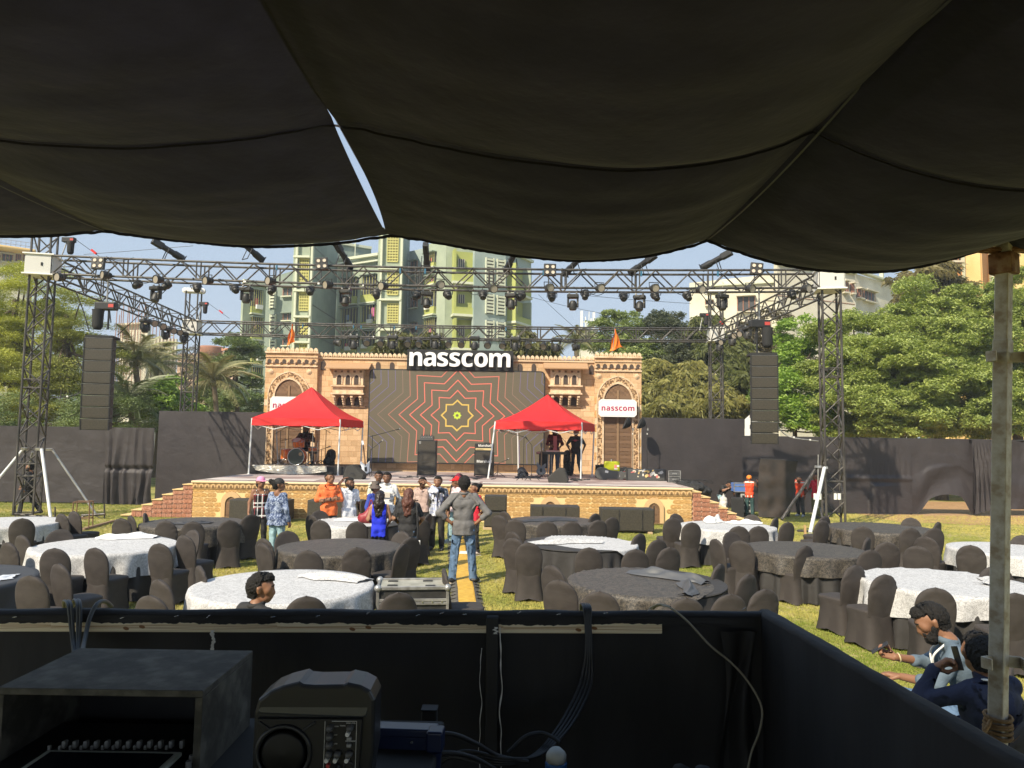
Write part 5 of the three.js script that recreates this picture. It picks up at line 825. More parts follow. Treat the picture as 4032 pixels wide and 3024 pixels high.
person({ label: 'woman in red top and black leggings with her hair in a bun', head: [1872, 1905], D: 16.1, turn: -1.0, woman: 1, skin: SKIN.a, hair: 'bun', shirt: { mat: fabric([0.62, 0.016, 0.04]), sleeve: 'half', hem: 0.84 }, trousers: { name: 'leggings', mat: FAB.black, loose: 0.006 }, pose: { elL: [0.36, 1.16, -0.1], wrL: [0.18, 1.0, -0.02] }, shoes: { mat: fabric([0.72, 0.6, 0.52]), sole: MAT.white } });
// ---- at the towers and the right-hand wall
person({ label: 'man in black walking behind the left tower', head: [121, 1826], D: 22.6, turn: -1.35, skin: SKIN.a, beard: 1, shirt: { mat: FAB.black, sleeve: 'long', hem: 0.8 }, trousers: { mat: FAB.black }, pose: { knL: [0.1, 0.52, 0.16], anL: [0.1, 0.1, 0.2], knR: [-0.1, 0.5, -0.08], anR: [-0.1, 0.13, -0.36], elL: [0.26, 1.16, -0.08], wrL: [0.28, 0.93, 0.02], elR: [-0.24, 1.15, 0.12], wrR: [-0.26, 0.97, 0.28] } });
person({ label: 'man in black t-shirt bending over beside the right stairs', head: [2846, 1893], D: 26.2, turn: 0.5, full: 1.36, nod: 0.9, skin: SKIN.a, shirt: { name: 't_shirt', mat: FAB.black, sleeve: 'half', hem: 0.7, bent: 1 }, trousers: { mat: FAB.paleJeans }, pose: { pel: [0, 0.8, -0.1], wst: [0, 0.92, -0.02], chs: [0, 1.06, 0.14], nck: [0, 1.16, 0.26], hed: [0, 1.26, 0.38], shL: [0.19, 1.13, 0.18], shR: [-0.19, 1.13, 0.18], elL: [0.3, 0.92, 0.3], wrL: [0.32, 0.66, 0.36], elR: [-0.3, 1.0, 0.32], wrR: [-0.14, 1.1, 0.48], hpL: [0.09, 0.78, -0.1], hpR: [-0.09, 0.78, -0.1], knL: [0.12, 0.44, 0.06], knR: [-0.12, 0.44, 0.06] } });
const vestMat = std([1, 1, 1], 0.7, { map: canvas(128, 256, (c, w, h) => { c.fillStyle = '#f4512a'; c.fillRect(0, 0, w, h); c.fillStyle = '#ece7dc'; c.fillRect(0, 96, w, 16); c.fillRect(18, 0, 12, 100); c.fillRect(98, 0, 12, 100); }, [0.36, 0.9]) });
person({ label: 'worker in orange reflective vest and orange headscarf handling the loose panel', head: [2950, 1876], D: 25.4, turn: Math.PI - 0.3, full: 1.66, skin: SKIN.b, hair: 'none', headwear: { kind: 'headscarf', make: (g) => new GB().put(new THREE.SphereGeometry(0.108, 18, 12), 0, 0.045, -0.01, 0, 0, 0, [0.95, 0.9, 1.05]).put(new THREE.SphereGeometry(0.05, 10, 8), 0, 0.0, -0.1).build('wrap', fabric([0.80, 0.24, 0.03]), g) }, shirt: { name: 'vest', mat: vestMat, sleeve: 'none', hem: 0.82 }, trousers: { mat: fabric([0.03, 0.075, 0.075]), loose: 0.02 }, pose: { nck: [0, 1.43, 0.05], hed: [0, 1.56, 0.13], elR: [-0.36, 1.2, 0.1], wrR: [-0.34, 1.42, 0.28], elL: [0.22, 1.2, 0.12], wrL: [0.05, 1.38, 0.28] }, nod: 0.3 });
person({ label: 'worker in orange vest raising one arm to the loose panel', head: [3149, 1878], D: 25.9, turn: -0.9, full: 1.66, skin: SKIN.b, shirt: { name: 'vest', mat: vestMat, sleeve: 'half', hem: 0.82 }, trousers: { mat: fabric([0.05, 0.048, 0.045]), loose: 0.02 }, pose: { hed: [0, 1.56, 0.06], elR: [-0.2, 1.62, 0.18], wrR: [-0.16, 1.78, 0.38], shR: [-0.18, 1.45, 0.03], anL: [0.18, 0.085, 0.06], anR: [-0.14, 0.085, -0.1] }, shoes: { mat: fabric([0.4, 0.4, 0.4]) } });
person({ label: 'man in red polo shirt and olive trousers beside the right tower', head: [3212, 1869], D: 25.3, turn: -1.2, full: 1.7, skin: SKIN.b, shirt: { mat: fabric([0.55, 0.012, 0.035]), sleeve: 'half', hem: 0.8, collar: 1 }, trousers: { mat: fabric([0.12, 0.115, 0.045]), loose: 0.03 }, pose: { elR: [-0.27, 1.14, 0.05], wrR: [-0.2, 1.03, 0.28] } });
// ---- on the stage
person({ label: 'drummer in maroon patterned shirt sitting behind the drum kit', head: [1206, 1676], D: 29.1, floor: SH + 0.31, full: 1.36, turn: 0.15, nod: 0.35, skin: SKIN.b, beard: 1, shirt: { mat: plaid('#3a1519', [[20, 16, '#1c0c10', 1, 1], [90, 12, '#6d2a30', 1, 1], [170, 14, '#170a0c', 1, 1]], 0.25), sleeve: 'half', hem: 0.4, bent: 1 }, trousers: { mat: FAB.black, seated: 1 }, pose: { pel: [0, 0.58, -0.05], wst: [0, 0.74, -0.03], chs: [0, 0.93, 0.0], nck: [0, 1.1, 0.02], hed: [0, 1.25, 0.05], shL: [0.19, 1.04, 0], shR: [-0.19, 1.04, 0], elL: [0.3, 0.82, 0.1], wrL: [0.14, 0.84, 0.32], elR: [-0.32, 0.84, 0.1], wrR: [-0.1, 0.86, 0.32], hpL: [0.1, 0.55, 0], hpR: [-0.1, 0.55, 0], knL: [0.26, 0.54, 0.4], knR: [-0.22, 0.54, 0.4], anL: [0.3, 0.09, 0.42], anR: [-0.26, 0.09, 0.42] } });
person({ label: 'keyboard player in red plaid shirt and sunglasses', head: [2184, 1684], D: 29.2, floor: SH, turn: 0.1, full: 1.72, nod: 0.5, skin: SKIN.b, beard: 1, shirt: { mat: plaid('#5e1420', [[20, 22, '#1c0a10', 1, 1], [110, 18, '#2a0d14', 1, 1], [190, 8, '#b0606a', 1, 1]], 0.25), sleeve: 'rolled', hem: 0.8 }, trousers: { mat: fabric([0.05, 0.075, 0.12]) }, pose: { elL: [0.27, 1.14, 0.08], wrL: [0.18, 1.07, 0.34], elR: [-0.27, 1.14, 0.08], wrR: [-0.18, 1.07, 0.34], hed: [0, 1.61, 0.05] }, extras: [(t, J) => { const g = new GB().rbox(-0.034, 0.012, 0.095, 0.05, 0.034, 0.012, 0.005).rbox(0.034, 0.012, 0.095, 0.05, 0.034, 0.012, 0.005).box(0, 0.016, 0.1, 0.03, 0.006, 0.006).build('sunglasses', MAT.black, t); g.position.copy(J.hed); g.rotation.x = 0.5; }, (t) => new GB().rbox(0, 1.17, 0.132, 0.13, 0.5, 0.02, 0.008).build('pink_tee', fabric([0.62, 0.22, 0.25]), t)] });
person({ label: 'man in black printed t-shirt standing under the right red tent', head: [2268, 1690], D: 29.6, floor: SH, turn: -0.15, look: -0.25, skin: SKIN.b, shirt: { name: 't_shirt', mat: FAB.black, sleeve: 'half', hem: 0.84 }, trousers: { mat: fabric([0.022, 0.03, 0.045]), loose: 0.006 }, pose: { elL: [0.34, 1.16, -0.06], wrL: [0.27, 0.93, 0.02], elR: [-0.34, 1.16, -0.06], wrR: [-0.22, 0.94, 0.06], anL: [0.2, 0.085, 0], anR: [-0.14, 0.085, 0] }, extras: [(t) => { const g = new TextGeometry('~w~', { font, size: 0.09, depth: 0.004 }); const m = new GB().add(g).build('shirt_print', std([0.6, 0.06, 0.09], 0.7), t); m.position.set(-0.13, 1.28, 0.128); }] });
// ================================================================ red pop-up tents on the stage
function tent(label, C, eave, val, peak) {                  // C: four floor corners FL, FR, BR, BL ([x, z])
  const t = thing('pop_up_tent', label, 'tent'), P = C.map(([x, z]) => V(x, eave, z)), cx = (C[0][0] + C[2][0]) / 2, cz = (C[0][1] + C[2][1]) / 2, top = V(cx, peak, cz);
  const names = ['front', 'right', 'back', 'left'];
  for (let i = 0; i < 4; i++) {
    const a = P[i], b = P[(i + 1) % 4];
    const f = (u, v) => { const e = a.clone().lerp(b, u), q = e.lerp(top, v); q.y -= 0.16 * Math.sin(Math.PI * Math.min(1, v)) * (1 - 0.5 * v) * 1.0 - 0.015 * noise(u * 6, v * 5, i + cx); return q; };
    mesh('roof_panel', surf(26, 20, f, 3, 2), MAT.red, t);
    const out = a.clone().add(b).multiplyScalar(0.5).sub(V(cx, eave, cz)).setY(0).normalize();
    mesh('valance', surf(40, 5, (u, v) => a.clone().lerp(b, u).addScaledVector(out, 0.015 + 0.012 * noise(u * 9, v * 2, i) + 0.02 * v).add(V(0, -v * val * (1 + 0.04 * Math.sin(u * 18)), 0)), 3, 0.3), MAT.red, t);
  }
  return { t, P };
}
function tentLegs(T, feet) { T.P.forEach((p, i) => { const f = feet[i]; rod('leg', V(...f), p.clone().add(V(0, -0.02, 0)), 0.03, MAT.whiteMetal, T.t); new GB().rbox(f[0], f[1] + 0.01, f[2], 0.1, 0.02, 0.1, 0.004).build('foot_plate', MAT.whiteMetal, T.t); });
  for (let i = 0; i < 4; i++) { const a = T.P[i], b = T.P[(i + 1) % 4], n = 4; for (let k = 0; k < n; k++) { const y0 = k % 2 ? -0.42 : -0.22, y1 = k % 2 ? -0.22 : -0.42; rod('scissor_bar', a.clone().lerp(b, k / n).add(V(0, y0, 0)), a.clone().lerp(b, (k + 1) / n).add(V(0, y1, 0)), 0.016, MAT.whiteMetal, T.t, 6); } } }
{
  const c = (px, D) => at(px, 1700, D).x;
  const A = tent('red pop-up tent over the drum kit', [[c(990, 26.9), -26.9], [c(1338, 27), -27.0], [c(1428, 29.7), -29.7], [c(1085, 29.6), -29.6]], 3.24, 0.28, 4.5);
  tentLegs(A, [[c(986, 26.9), SH, -26.9], [c(1336, 27), SH, -27.0], [c(1424, 29.7), SH, -29.7], [c(1100, 29.6), SH + 0.3, -29.6]]);
  const Bt = tent('red pop-up tent over the keyboard player', [[c(1950, 26.6), -26.6], [c(2291, 26.3), -26.3], [c(2340, 29.2), -29.2], [c(2038, 29.3), -29.3]], 3.24, 0.3, 4.32);
  tentLegs(Bt, [[c(1925, 26.4), SH, -26.4], [c(2288, 26.3), SH, -26.3], [c(2332, 29.2), SH, -29.2], [c(2044, 29.3), SH, -29.3]]);
}
// ================================================================ drum riser and kit
const RT = SH + 0.31;
{
  const x0 = SX0 + 0.06, x1 = at(1372, 1850, 27.3).x, t = thing('drum_riser', 'low black platform under the drum kit', 'riser');
  for (let k = 0; k < 3; k++) new GB().rbox(lerp(x0, x1, (k + 0.5) / 3), SH + 0.15, -28.75, (x1 - x0) / 3 - 0.01, 0.3, 3.2, 0.01).build('deck', MAT.blackMatt, t);
  const g = surf(60, 26, (u, v) => { const x = lerp(at(1005, 1850, 27.1).x, at(1285, 1850, 27.1).x, u) - 0.25 * (1 - v) * (1 - u), fold = 0.03 * noise(u * 22, v * 10, 3) + 0.02 * noise(u * 50, v * 22, 7), vv = v * (0.75 + 0.25 * Math.sin(u * 3.1)); return vv < 0.4 ? V(x, RT + 0.012 + Math.max(0, fold), -27.62 + vv * 1.25) : V(x + 0.1 * (vv - 0.4), RT - (vv - 0.4) * 0.5 + fold * 0.3, -27.1 + fold + 0.08 * (vv - 0.4)); }, 3, 1);
  const m = mesh('plastic_sheet', g, new THREE.MeshPhysicalMaterial({ color: new THREE.Color(0.72, 0.68, 0.58), roughness: 0.18, side: THREE.DoubleSide, transmission: 0.35, thickness: 0, clearcoat: 0.6 }), scene); tag(m, 'crumpled shiny plastic sheet hanging over the front of the drum riser', 'plastic sheet');
}
const stand = (t, x, y, z, h, r = 0.28, mat = MAT.black) => { rod('tube', V(x, y + 0.15, z), V(x, y + h, z), 0.013, mat, t, 6); for (let k = 0; k < 3; k++) { const a = k * 2.094 + 0.4; rod('foot', V(x + Math.cos(a) * r, y + 0.01, z + Math.sin(a) * r), V(x, y + 0.2, z), 0.011, mat, t, 6); } };
{
  const p = at(1174, 1800, 28.3), t = thing('drum_kit', 'orange drum kit with black bass drum head', 'drum kit', [p.x, RT, -28.3]);
  const orangeShell = std(null, 0.3, { map: noiseMap(128, 4, 3, 81, [[0.55, 0.07, 0.008], [0.85, 0.22, 0.015]], 0.6) });
  const drum = (name, x, y, z, r, h, rx, rz, head) => { const g = new THREE.Group(); g.name = name; g.position.set(x, y, z); g.rotation.set(rx, 0, rz); t.add(g); new GB().tube(V(0, -h / 2, 0), V(0, h / 2, 0), r, r, 28, true).build('shell', orangeShell, g); for (const s of [-1, 1]) { mesh('hoop', new THREE.TorusGeometry(r + 0.006, 0.012, 6, 28), MAT.chrome, g).position.y = s * h / 2; g.children.at(-1).rotation.x = Math.PI / 2; const d = mesh('drum_head', new THREE.CircleGeometry(r, 28), s > 0 ? head : MAT.black, g); d.position.y = s * (h / 2 - 0.005); d.rotation.x = -s * Math.PI / 2; } for (let k = 0; k < 8; k++) { const a = k * 0.785; rod('lug', V(Math.cos(a) * (r + 0.012), -h * 0.42, Math.sin(a) * (r + 0.012)), V(Math.cos(a) * (r + 0.012), h * 0.42, Math.sin(a) * (r + 0.012)), 0.007, MAT.chrome, g, 6); } return g; };
  const bd = drum('bass_drum', 0, 0.33, 0.1, 0.31, 0.4, Math.PI / 2, 0, std([0.02, 0.026, 0.024], 0.3));
  const hole = mesh('port_hole', new THREE.CircleGeometry(0.07, 18), std([0.35, 0.22, 0.12], 0.6), bd); hole.rotation.x = -Math.PI / 2; hole.position.set(0.17, 0.197, -0.1);
  drum('floor_tom', -0.52, 0.42, -0.1, 0.2, 0.38, 0, 0, MAT.white); drum('rack_tom', -0.08, 0.85, -0.05, 0.17, 0.26, 0.45, 0.1, MAT.white); drum('rack_tom', 0.02, 0.83, -0.12, 0.16, 0.24, 0.35, -0.1, MAT.white); drum('snare', 0.42, 0.62, -0.45, 0.17, 0.14, 0.1, 0, MAT.white);
  for (const a of [-1, 1]) rod('spur', V(a * 0.28, 0.25, 0.1), V(a * 0.45, 0.01, 0.28), 0.012, MAT.chrome, t, 6);
  for (const [x, z, h, tilt] of [[-0.62, -0.35, 0.98, 0.25], [0.62, -0.45, 0.92, 0.05], [0.5, -0.15, 1.3, -0.1]]) { const g = new THREE.Group(); g.name = 'cymbal_stand'; t.add(g); stand(g, x, 0, z, h, 0.3, MAT.chrome); const c = new GB().lathe([[0, 0.035], [0.03, 0.03], [0.05, 0.012], [0.22, 0], [0.05, 0.008], [0, 0.03]], 28).build('cymbal', std([0.28, 0.19, 0.07], 0.3, { metalness: 0.8 }), g); c.position.set(x, h, z); c.rotation.z = tilt; }
  const st = new THREE.Group(); st.name = 'snare_stand'; t.add(st); stand(st, 0.42, 0, -0.45, 0.5, 0.22, MAT.chrome);
  new GB().lathe([[0, 0.5], [0.17, 0.5], [0.18, 0.46], [0.15, 0.43], [0, 0.43]], 18, 0.35, 0, -0.85).tube(V(0.35, 0, -0.85), V(0.35, 0.45, -0.85), 0.025).build('drum_stool', MAT.black, t);
}
// ================================================================ microphone stands
function micStand(label, px, py, D, h, a, b, floor = SH) {   // a, b: boom ends as [dx, dy, dz] from the top of the tube
  const p = at(px, py, D), t = thing('microphone_stand', label, 'microphone stand', [p.x, floor, -D]); stand(t, 0, 0, 0, h, 0.3);
  if (b) { const A = V(a[0], h + a[1], a[2]), Bq = V(b[0], h + b[1], b[2]); rod('boom', A, Bq, 0.011, MAT.black, t, 6); const d = Bq.clone().sub(A).normalize(); const m = new GB().tube(Bq, Bq.clone().addScaledVector(d, 0.13), 0.014, 0.022, 8).build('microphone', MAT.black, t); const q = Bq.clone().addScaledVector(d, 0.155); new GB().ball(q.x, q.y, q.z, 0.032, 1, 1, 1, 10).build('grille_ball', MAT.steel, m); }
  return t;
}
micStand('tall microphone stand with long boom left of the bass amplifier', 1462, 1868, 26.2, 1.5, [-0.1, -0.06, 0], [0.85, 0.2, 0.1]);
micStand('short microphone stand in front of the tall boom stand', 1455, 1875, 25.6, 1.0, [-0.02, -0.05, 0], [0.3, 0.22, 0.0]);
micStand('boom microphone stand in front of the right red tent', 2061, 1880, 25.5, 1.5, [0.12, -0.02, 0], [-0.72, 0.2, 0.1]);
micStand('thin stand with folded clip beside the keyboard', 2093, 1876, 25.6, 1.22, [0, 0, 0], [-0.16, 0.2, 0]);
micStand('low microphone stand right of the guitar amplifier', 1960, 1862, 27.6, 0.5, [-0.25, -0.12, 0], [0.26, 0.12, 0]);
micStand('boom microphone stand behind the keyboard player', 2240, 1860, 29.6, 1.22, [0.1, -0.12, 0], [-0.42, 0.42, 0.1]);
micStand('boom microphone stand left of the drummer', 1100, 1830, 29.2, 1.32, [-0.22, -0.12, 0], [0.46, 0.3, 0], RT);
micStand('boom microphone stand right of the drummer', 1280, 1828, 29.2, 1.36, [0.18, -0.1, 0], [-0.42, 0.28, 0], RT);
micStand('low microphone stand by the snare drum', 1264, 1835, 28.6, 0.6, [-0.2, -0.06, 0], [0.18, 0.08, 0], RT);
// ================================================================ amplifiers, monitors, keyboard, guitars
function amp(label, px0, px1, pyt, pyb, D, top) {
  const a = at(px0, pyt, D), b = at(px1, pyb, D), w = b.x - a.x, h = a.y - SH, t = thing('guitar_amplifier', label, 'amplifier', [(a.x + b.x) / 2, SH, -D]);
  new GB().rbox(0, h / 2 + 0.02, -0.2, w, h - 0.04, 0.42, 0.02).build('cabinet', MAT.black, t);
  new GB().rbox(0, h / 2 + 0.02, 0.012, w - 0.08, h - 0.13, 0.02, 0.008).build('grille_cloth', std(null, 0.7, { map: noiseMap(128, 32, 3, 84, [[0.03, 0.026, 0.02], [0.06, 0.05, 0.036]], 0.4) }), t);
  for (const x of [-1, 1]) for (const y of [0.05, h - 0.05]) new GB().rbox(x * (w / 2 - 0.02), y, 0.012, 0.06, 0.06, 0.03, 0.01).build('corner_guard', MAT.darkMetal, t);
  top?.(t, w, h); return t;
}
const scriptText = (s, x, y, z, p, size = 0.1) => { const g = new TextGeometry(s, { font, size, depth: 0.01 }); g.computeBoundingBox(); g.translate(-g.boundingBox.max.x / 2, 0, 0); const m = new GB().add(g).build('logo_script', MAT.white, p); m.position.set(x, y, z); return m; };
amp('tall black bass cabinet with a rack unit on top', 1645, 1716, 1732, 1860, 27.3, (t, w, h) => { const r = new THREE.Group(); r.name = 'rack_unit'; t.add(r); new GB().rbox(-0.02, h + 0.08, -0.15, w * 0.72, 0.16, 0.34, 0.01).build('case', std([0.09, 0.09, 0.088], 0.45), r); for (let k = 0; k < 7; k++) new GB().tube(V(-0.2 + k * 0.06, h + 0.1, 0.02), V(-0.2 + k * 0.06, h + 0.1, 0.045), 0.014).build('knob', MAT.steel, r); for (let k = 0; k < 5; k++) new GB().rbox(-0.2 + k * 0.09, h + 0.18, -0.1, 0.05, 0.05, 0.08, 0.01).build('pedal', MAT.darkMetal, r); new GB().rbox(-w / 2 + 0.09, h - 0.1, 0.025, 0.08, 0.1, 0.008, 0.003).build('badge', MAT.steel, t); });
amp('black guitar amplifier stack with two white script logos', 1868, 1944, 1776, 1853, 27.7, (t, w, h) => { scriptText('Marshall', 0, h * 0.55, 0.025, t); const r = new THREE.Group(); r.name = 'amplifier_head'; t.add(r); new GB().rbox(0, h + 0.15, -0.17, w * 0.98, 0.29, 0.34, 0.02).build('case', MAT.black, r); new GB().rbox(0, h + 0.075, 0.004, w * 0.88, 0.08, 0.012, 0.004).build('control_panel', std([0.62, 0.5, 0.25], 0.4), r); for (let k = 0; k < 6; k++) new GB().tube(V(-0.28 + k * 0.045, h + 0.075, 0.01), V(-0.28 + k * 0.045, h + 0.075, 0.03), 0.012).build('knob', MAT.black, r); scriptText('Marshall', 0.02, h + 0.17, 0.006, r, 0.09); new GB().rbox(0.1, h + 0.31, -0.15, 0.22, 0.04, 0.12, 0.01).build('pedal', MAT.blackMatt, r); });
function wedge(label, px, py, D, turn, s = 1) {
  const p = at(px, py, D), t = thing('stage_monitor', label, 'stage monitor', [p.x, SH, -D], turn); t.scale.setScalar(s);
  const side = [[-0.3, 0], [0.32, 0], [0.36, 0.16], [-0.02, 0.5], [-0.2, 0.46], [-0.33, 0.1]];
  const b = mesh('cabinet', new GB().prism(side, 0.62, 0, 0, -0.31, 0, 0, 0, 0.02).geo(), MAT.speaker, t);
  const g = new GB().rbox(0, 0, 0, 0.48, 0.02, 0.56, 0.008).build('grille', MAT.grille, t); g.position.set(0.185, 0.345, 0); g.rotation.z = -0.735;
  new GB().rbox(-0.02, 0.22, 0.33, 0.14, 0.06, 0.02, 0.008).build('handle', MAT.black, t); new GB().tube(V(0.05, 0.16, 0.33), V(0.05, 0.16, 0.345), 0.035, 0.035, 12).build('pole_cup', MAT.black, t);
}
wedge('black wedge stage monitor lying near the left front of the stage', 1396, 1880, 24.6, 0.0, 0.95); wedge('grey-black wedge stage monitor in front of the keyboard', 2200, 1890, 24.6, Math.PI * 0.96, 0.95);
{
  const p = at(2170, 1800, 28.2), t = thing('keyboard', 'black electronic keyboard on a stand with a white music sheet', 'keyboard', [p.x, SH, -28.2]);
  new GB().rbox(0, 0.92, 0, 1.15, 0.1, 0.32, 0.02).build('keyboard_body', MAT.black, t); new GB().rbox(-0.5, 0.93, 0.163, 0.14, 0.07, 0.008, 0.003).build('control_panel', std([0.35, 0.16, 0.16], 0.5), t);
  const kb = new GB().box(0.05, 0.972, -0.06, 0.85, 0.01, 0.14).build('white_keys', MAT.white, t); for (let k = 0; k < 25; k++) new GB().box(-0.34 + k * 0.033, 0.98, -0.03, 0.014, 0.012, 0.08).build('black_key', MAT.black, kb);
  new GB().rbox(0.05, 1.0, 0.1, 0.5, 0.012, 0.2, 0.004, 0.25).build('music_sheet', MAT.white, t);
  for (const x of [-0.35, 0.35]) { rod('stand_leg', V(x, 0, -0.2), V(x, 0.87, 0.15), 0.018, MAT.black, t, 6); rod('stand_leg', V(x, 0, 0.2), V(x, 0.87, -0.15), 0.018, MAT.black, t, 6); }
  for (const x of [-0.12, 0.02]) rod('stand_tube', V(x - 0.02, 0, 0.05), V(x, 0.87, 0.05), 0.016, MAT.steel, t, 6);
  new GB().rbox(-0.28, 0.62, -0.42, 0.34, 0.6, 0.22, 0.03).build('monitor_box', MAT.blackMatt, t);
}
function guitar(label, px, py, D, lean, body, neck, floor = SH) {
  const p = at(px, py, D), t = thing('electric_guitar', label, 'guitar', [p.x, floor, -D]), g = new THREE.Group(); g.name = 'instrument'; g.rotation.z = lean; g.rotation.x = -0.12; g.position.y = 0.1; t.add(g);
  const s = new THREE.Shape(); s.moveTo(0, 0); s.bezierCurveTo(0.17, -0.02, 0.22, 0.1, 0.14, 0.2); s.bezierCurveTo(0.11, 0.26, 0.2, 0.32, 0.17, 0.42); s.bezierCurveTo(0.1, 0.4, 0.08, 0.34, 0.03, 0.34); s.lineTo(-0.03, 0.34); s.bezierCurveTo(-0.1, 0.36, -0.1, 0.44, -0.16, 0.46); s.bezierCurveTo(-0.22, 0.36, -0.1, 0.28, -0.14, 0.2); s.bezierCurveTo(-0.22, 0.1, -0.17, -0.02, 0, 0);
  new GB().prism(s, 0.035, 0, 0, 0, 0, 0, 0, 0.008).build('body', body, g);
  new GB().rbox(0, 0.68, 0.035, 0.05, 0.78, 0.025, 0.008).build('neck', neck, g); new GB().rbox(-0.01, 1.13, 0.03, 0.08, 0.17, 0.02, 0.008, 0, 0, 0.08).build('headstock', body, g);
  new GB().rbox(0, 0.16, 0.045, 0.09, 0.15, 0.02, 0.02).build('pickguard', MAT.black, g); rod('bridge', V(-0.04, 0.07, 0.05), V(0.04, 0.07, 0.05), 0.01, MAT.chrome, g, 6);
  const st = new THREE.Group(); st.name = 'guitar_stand'; t.add(st); for (const [x, z] of [[-0.17, 0.12], [0.17, 0.12], [0, -0.25]]) rod('stand_leg', V(x, 0, z), V(0, 0.32, -0.06), 0.011, MAT.black, st, 6); rod('cradle', V(-0.12, 0.1, 0.06), V(0.12, 0.1, 0.06), 0.013, MAT.black, st, 6);
}
guitar('white electric bass guitar on a stand beside the left red tent', 1443, 1860, 26.6, 0.16, std([0.66, 0.69, 0.72], 0.25), std([0.14, 0.07, 0.035], 0.5));
guitar('grey-blue electric guitar standing beside the keyboard', 2130, 1862, 27.9, -0.02, std([0.12, 0.13, 0.145], 0.3), std([0.2, 0.13, 0.07], 0.5));
const backpack = (label, px, py, D, w, h, mat, floor = SH, tilt = 0) => { const p = at(px, py, D), t = thing('backpack', label, 'bag', [p.x, floor, -D]); t.rotation.z = tilt; mesh('pack', blob([[0, 0.12, 0, 0, h - 0.16, -0.03, w * 0.42, w * 0.36], [-w * 0.25, 0.1, 0, w * 0.25, 0.1, 0, 0.1, 0.1]], 34, 0.03, (x, y) => -y, (x, y, z) => 0.012 * noise(x * 14, y * 14, z * 14)), mat, t); new GB().rbox(0, h * 0.3, w * 0.36, w * 0.55, h * 0.32, 0.08, 0.035).build('pocket', mat, t); for (const s of [-1, 1]) new GB().path([V(s * w * 0.22, h * 0.9, 0), V(s * w * 0.34, h * 0.6, -0.16), V(s * w * 0.28, h * 0.2, -0.12)], 0.018, 6).build('strap', mat, t); };
backpack('black backpack standing right of the drum kit', 1293, 1826, 29, 0.5, 0.62, MAT.blackMatt, RT, -0.2);
backpack('dark guitar bag slumped in front of the right tent', 2062, 1862, 27.2, 0.42, 0.42, std([0.02, 0.024, 0.035], 0.7), SH, 0.3);
backpack('black soft case upright behind the keyboard stand', 2233, 1850, 29.9, 0.4, 1.05, MAT.blackMatt);
{
  const p = at(2078, 1865, 27.0), g = surf(30, 14, (u, v) => V((u - 0.5) * 0.95 + 0.05 * noise(u * 5, v * 4), SH + 0.02 + 0.08 * Math.sin(Math.PI * v) * (0.6 + 0.6 * noise(u * 6, v * 3)), (v - 0.5) * 0.4), 1, 1), m = mesh('soft_bag', g, std([0.022, 0.026, 0.035], 0.7), scene); m.position.set(p.x, 0, p.z); tag(m, 'flat dark soft bag lying on the stage by the guitar', 'bag');
}
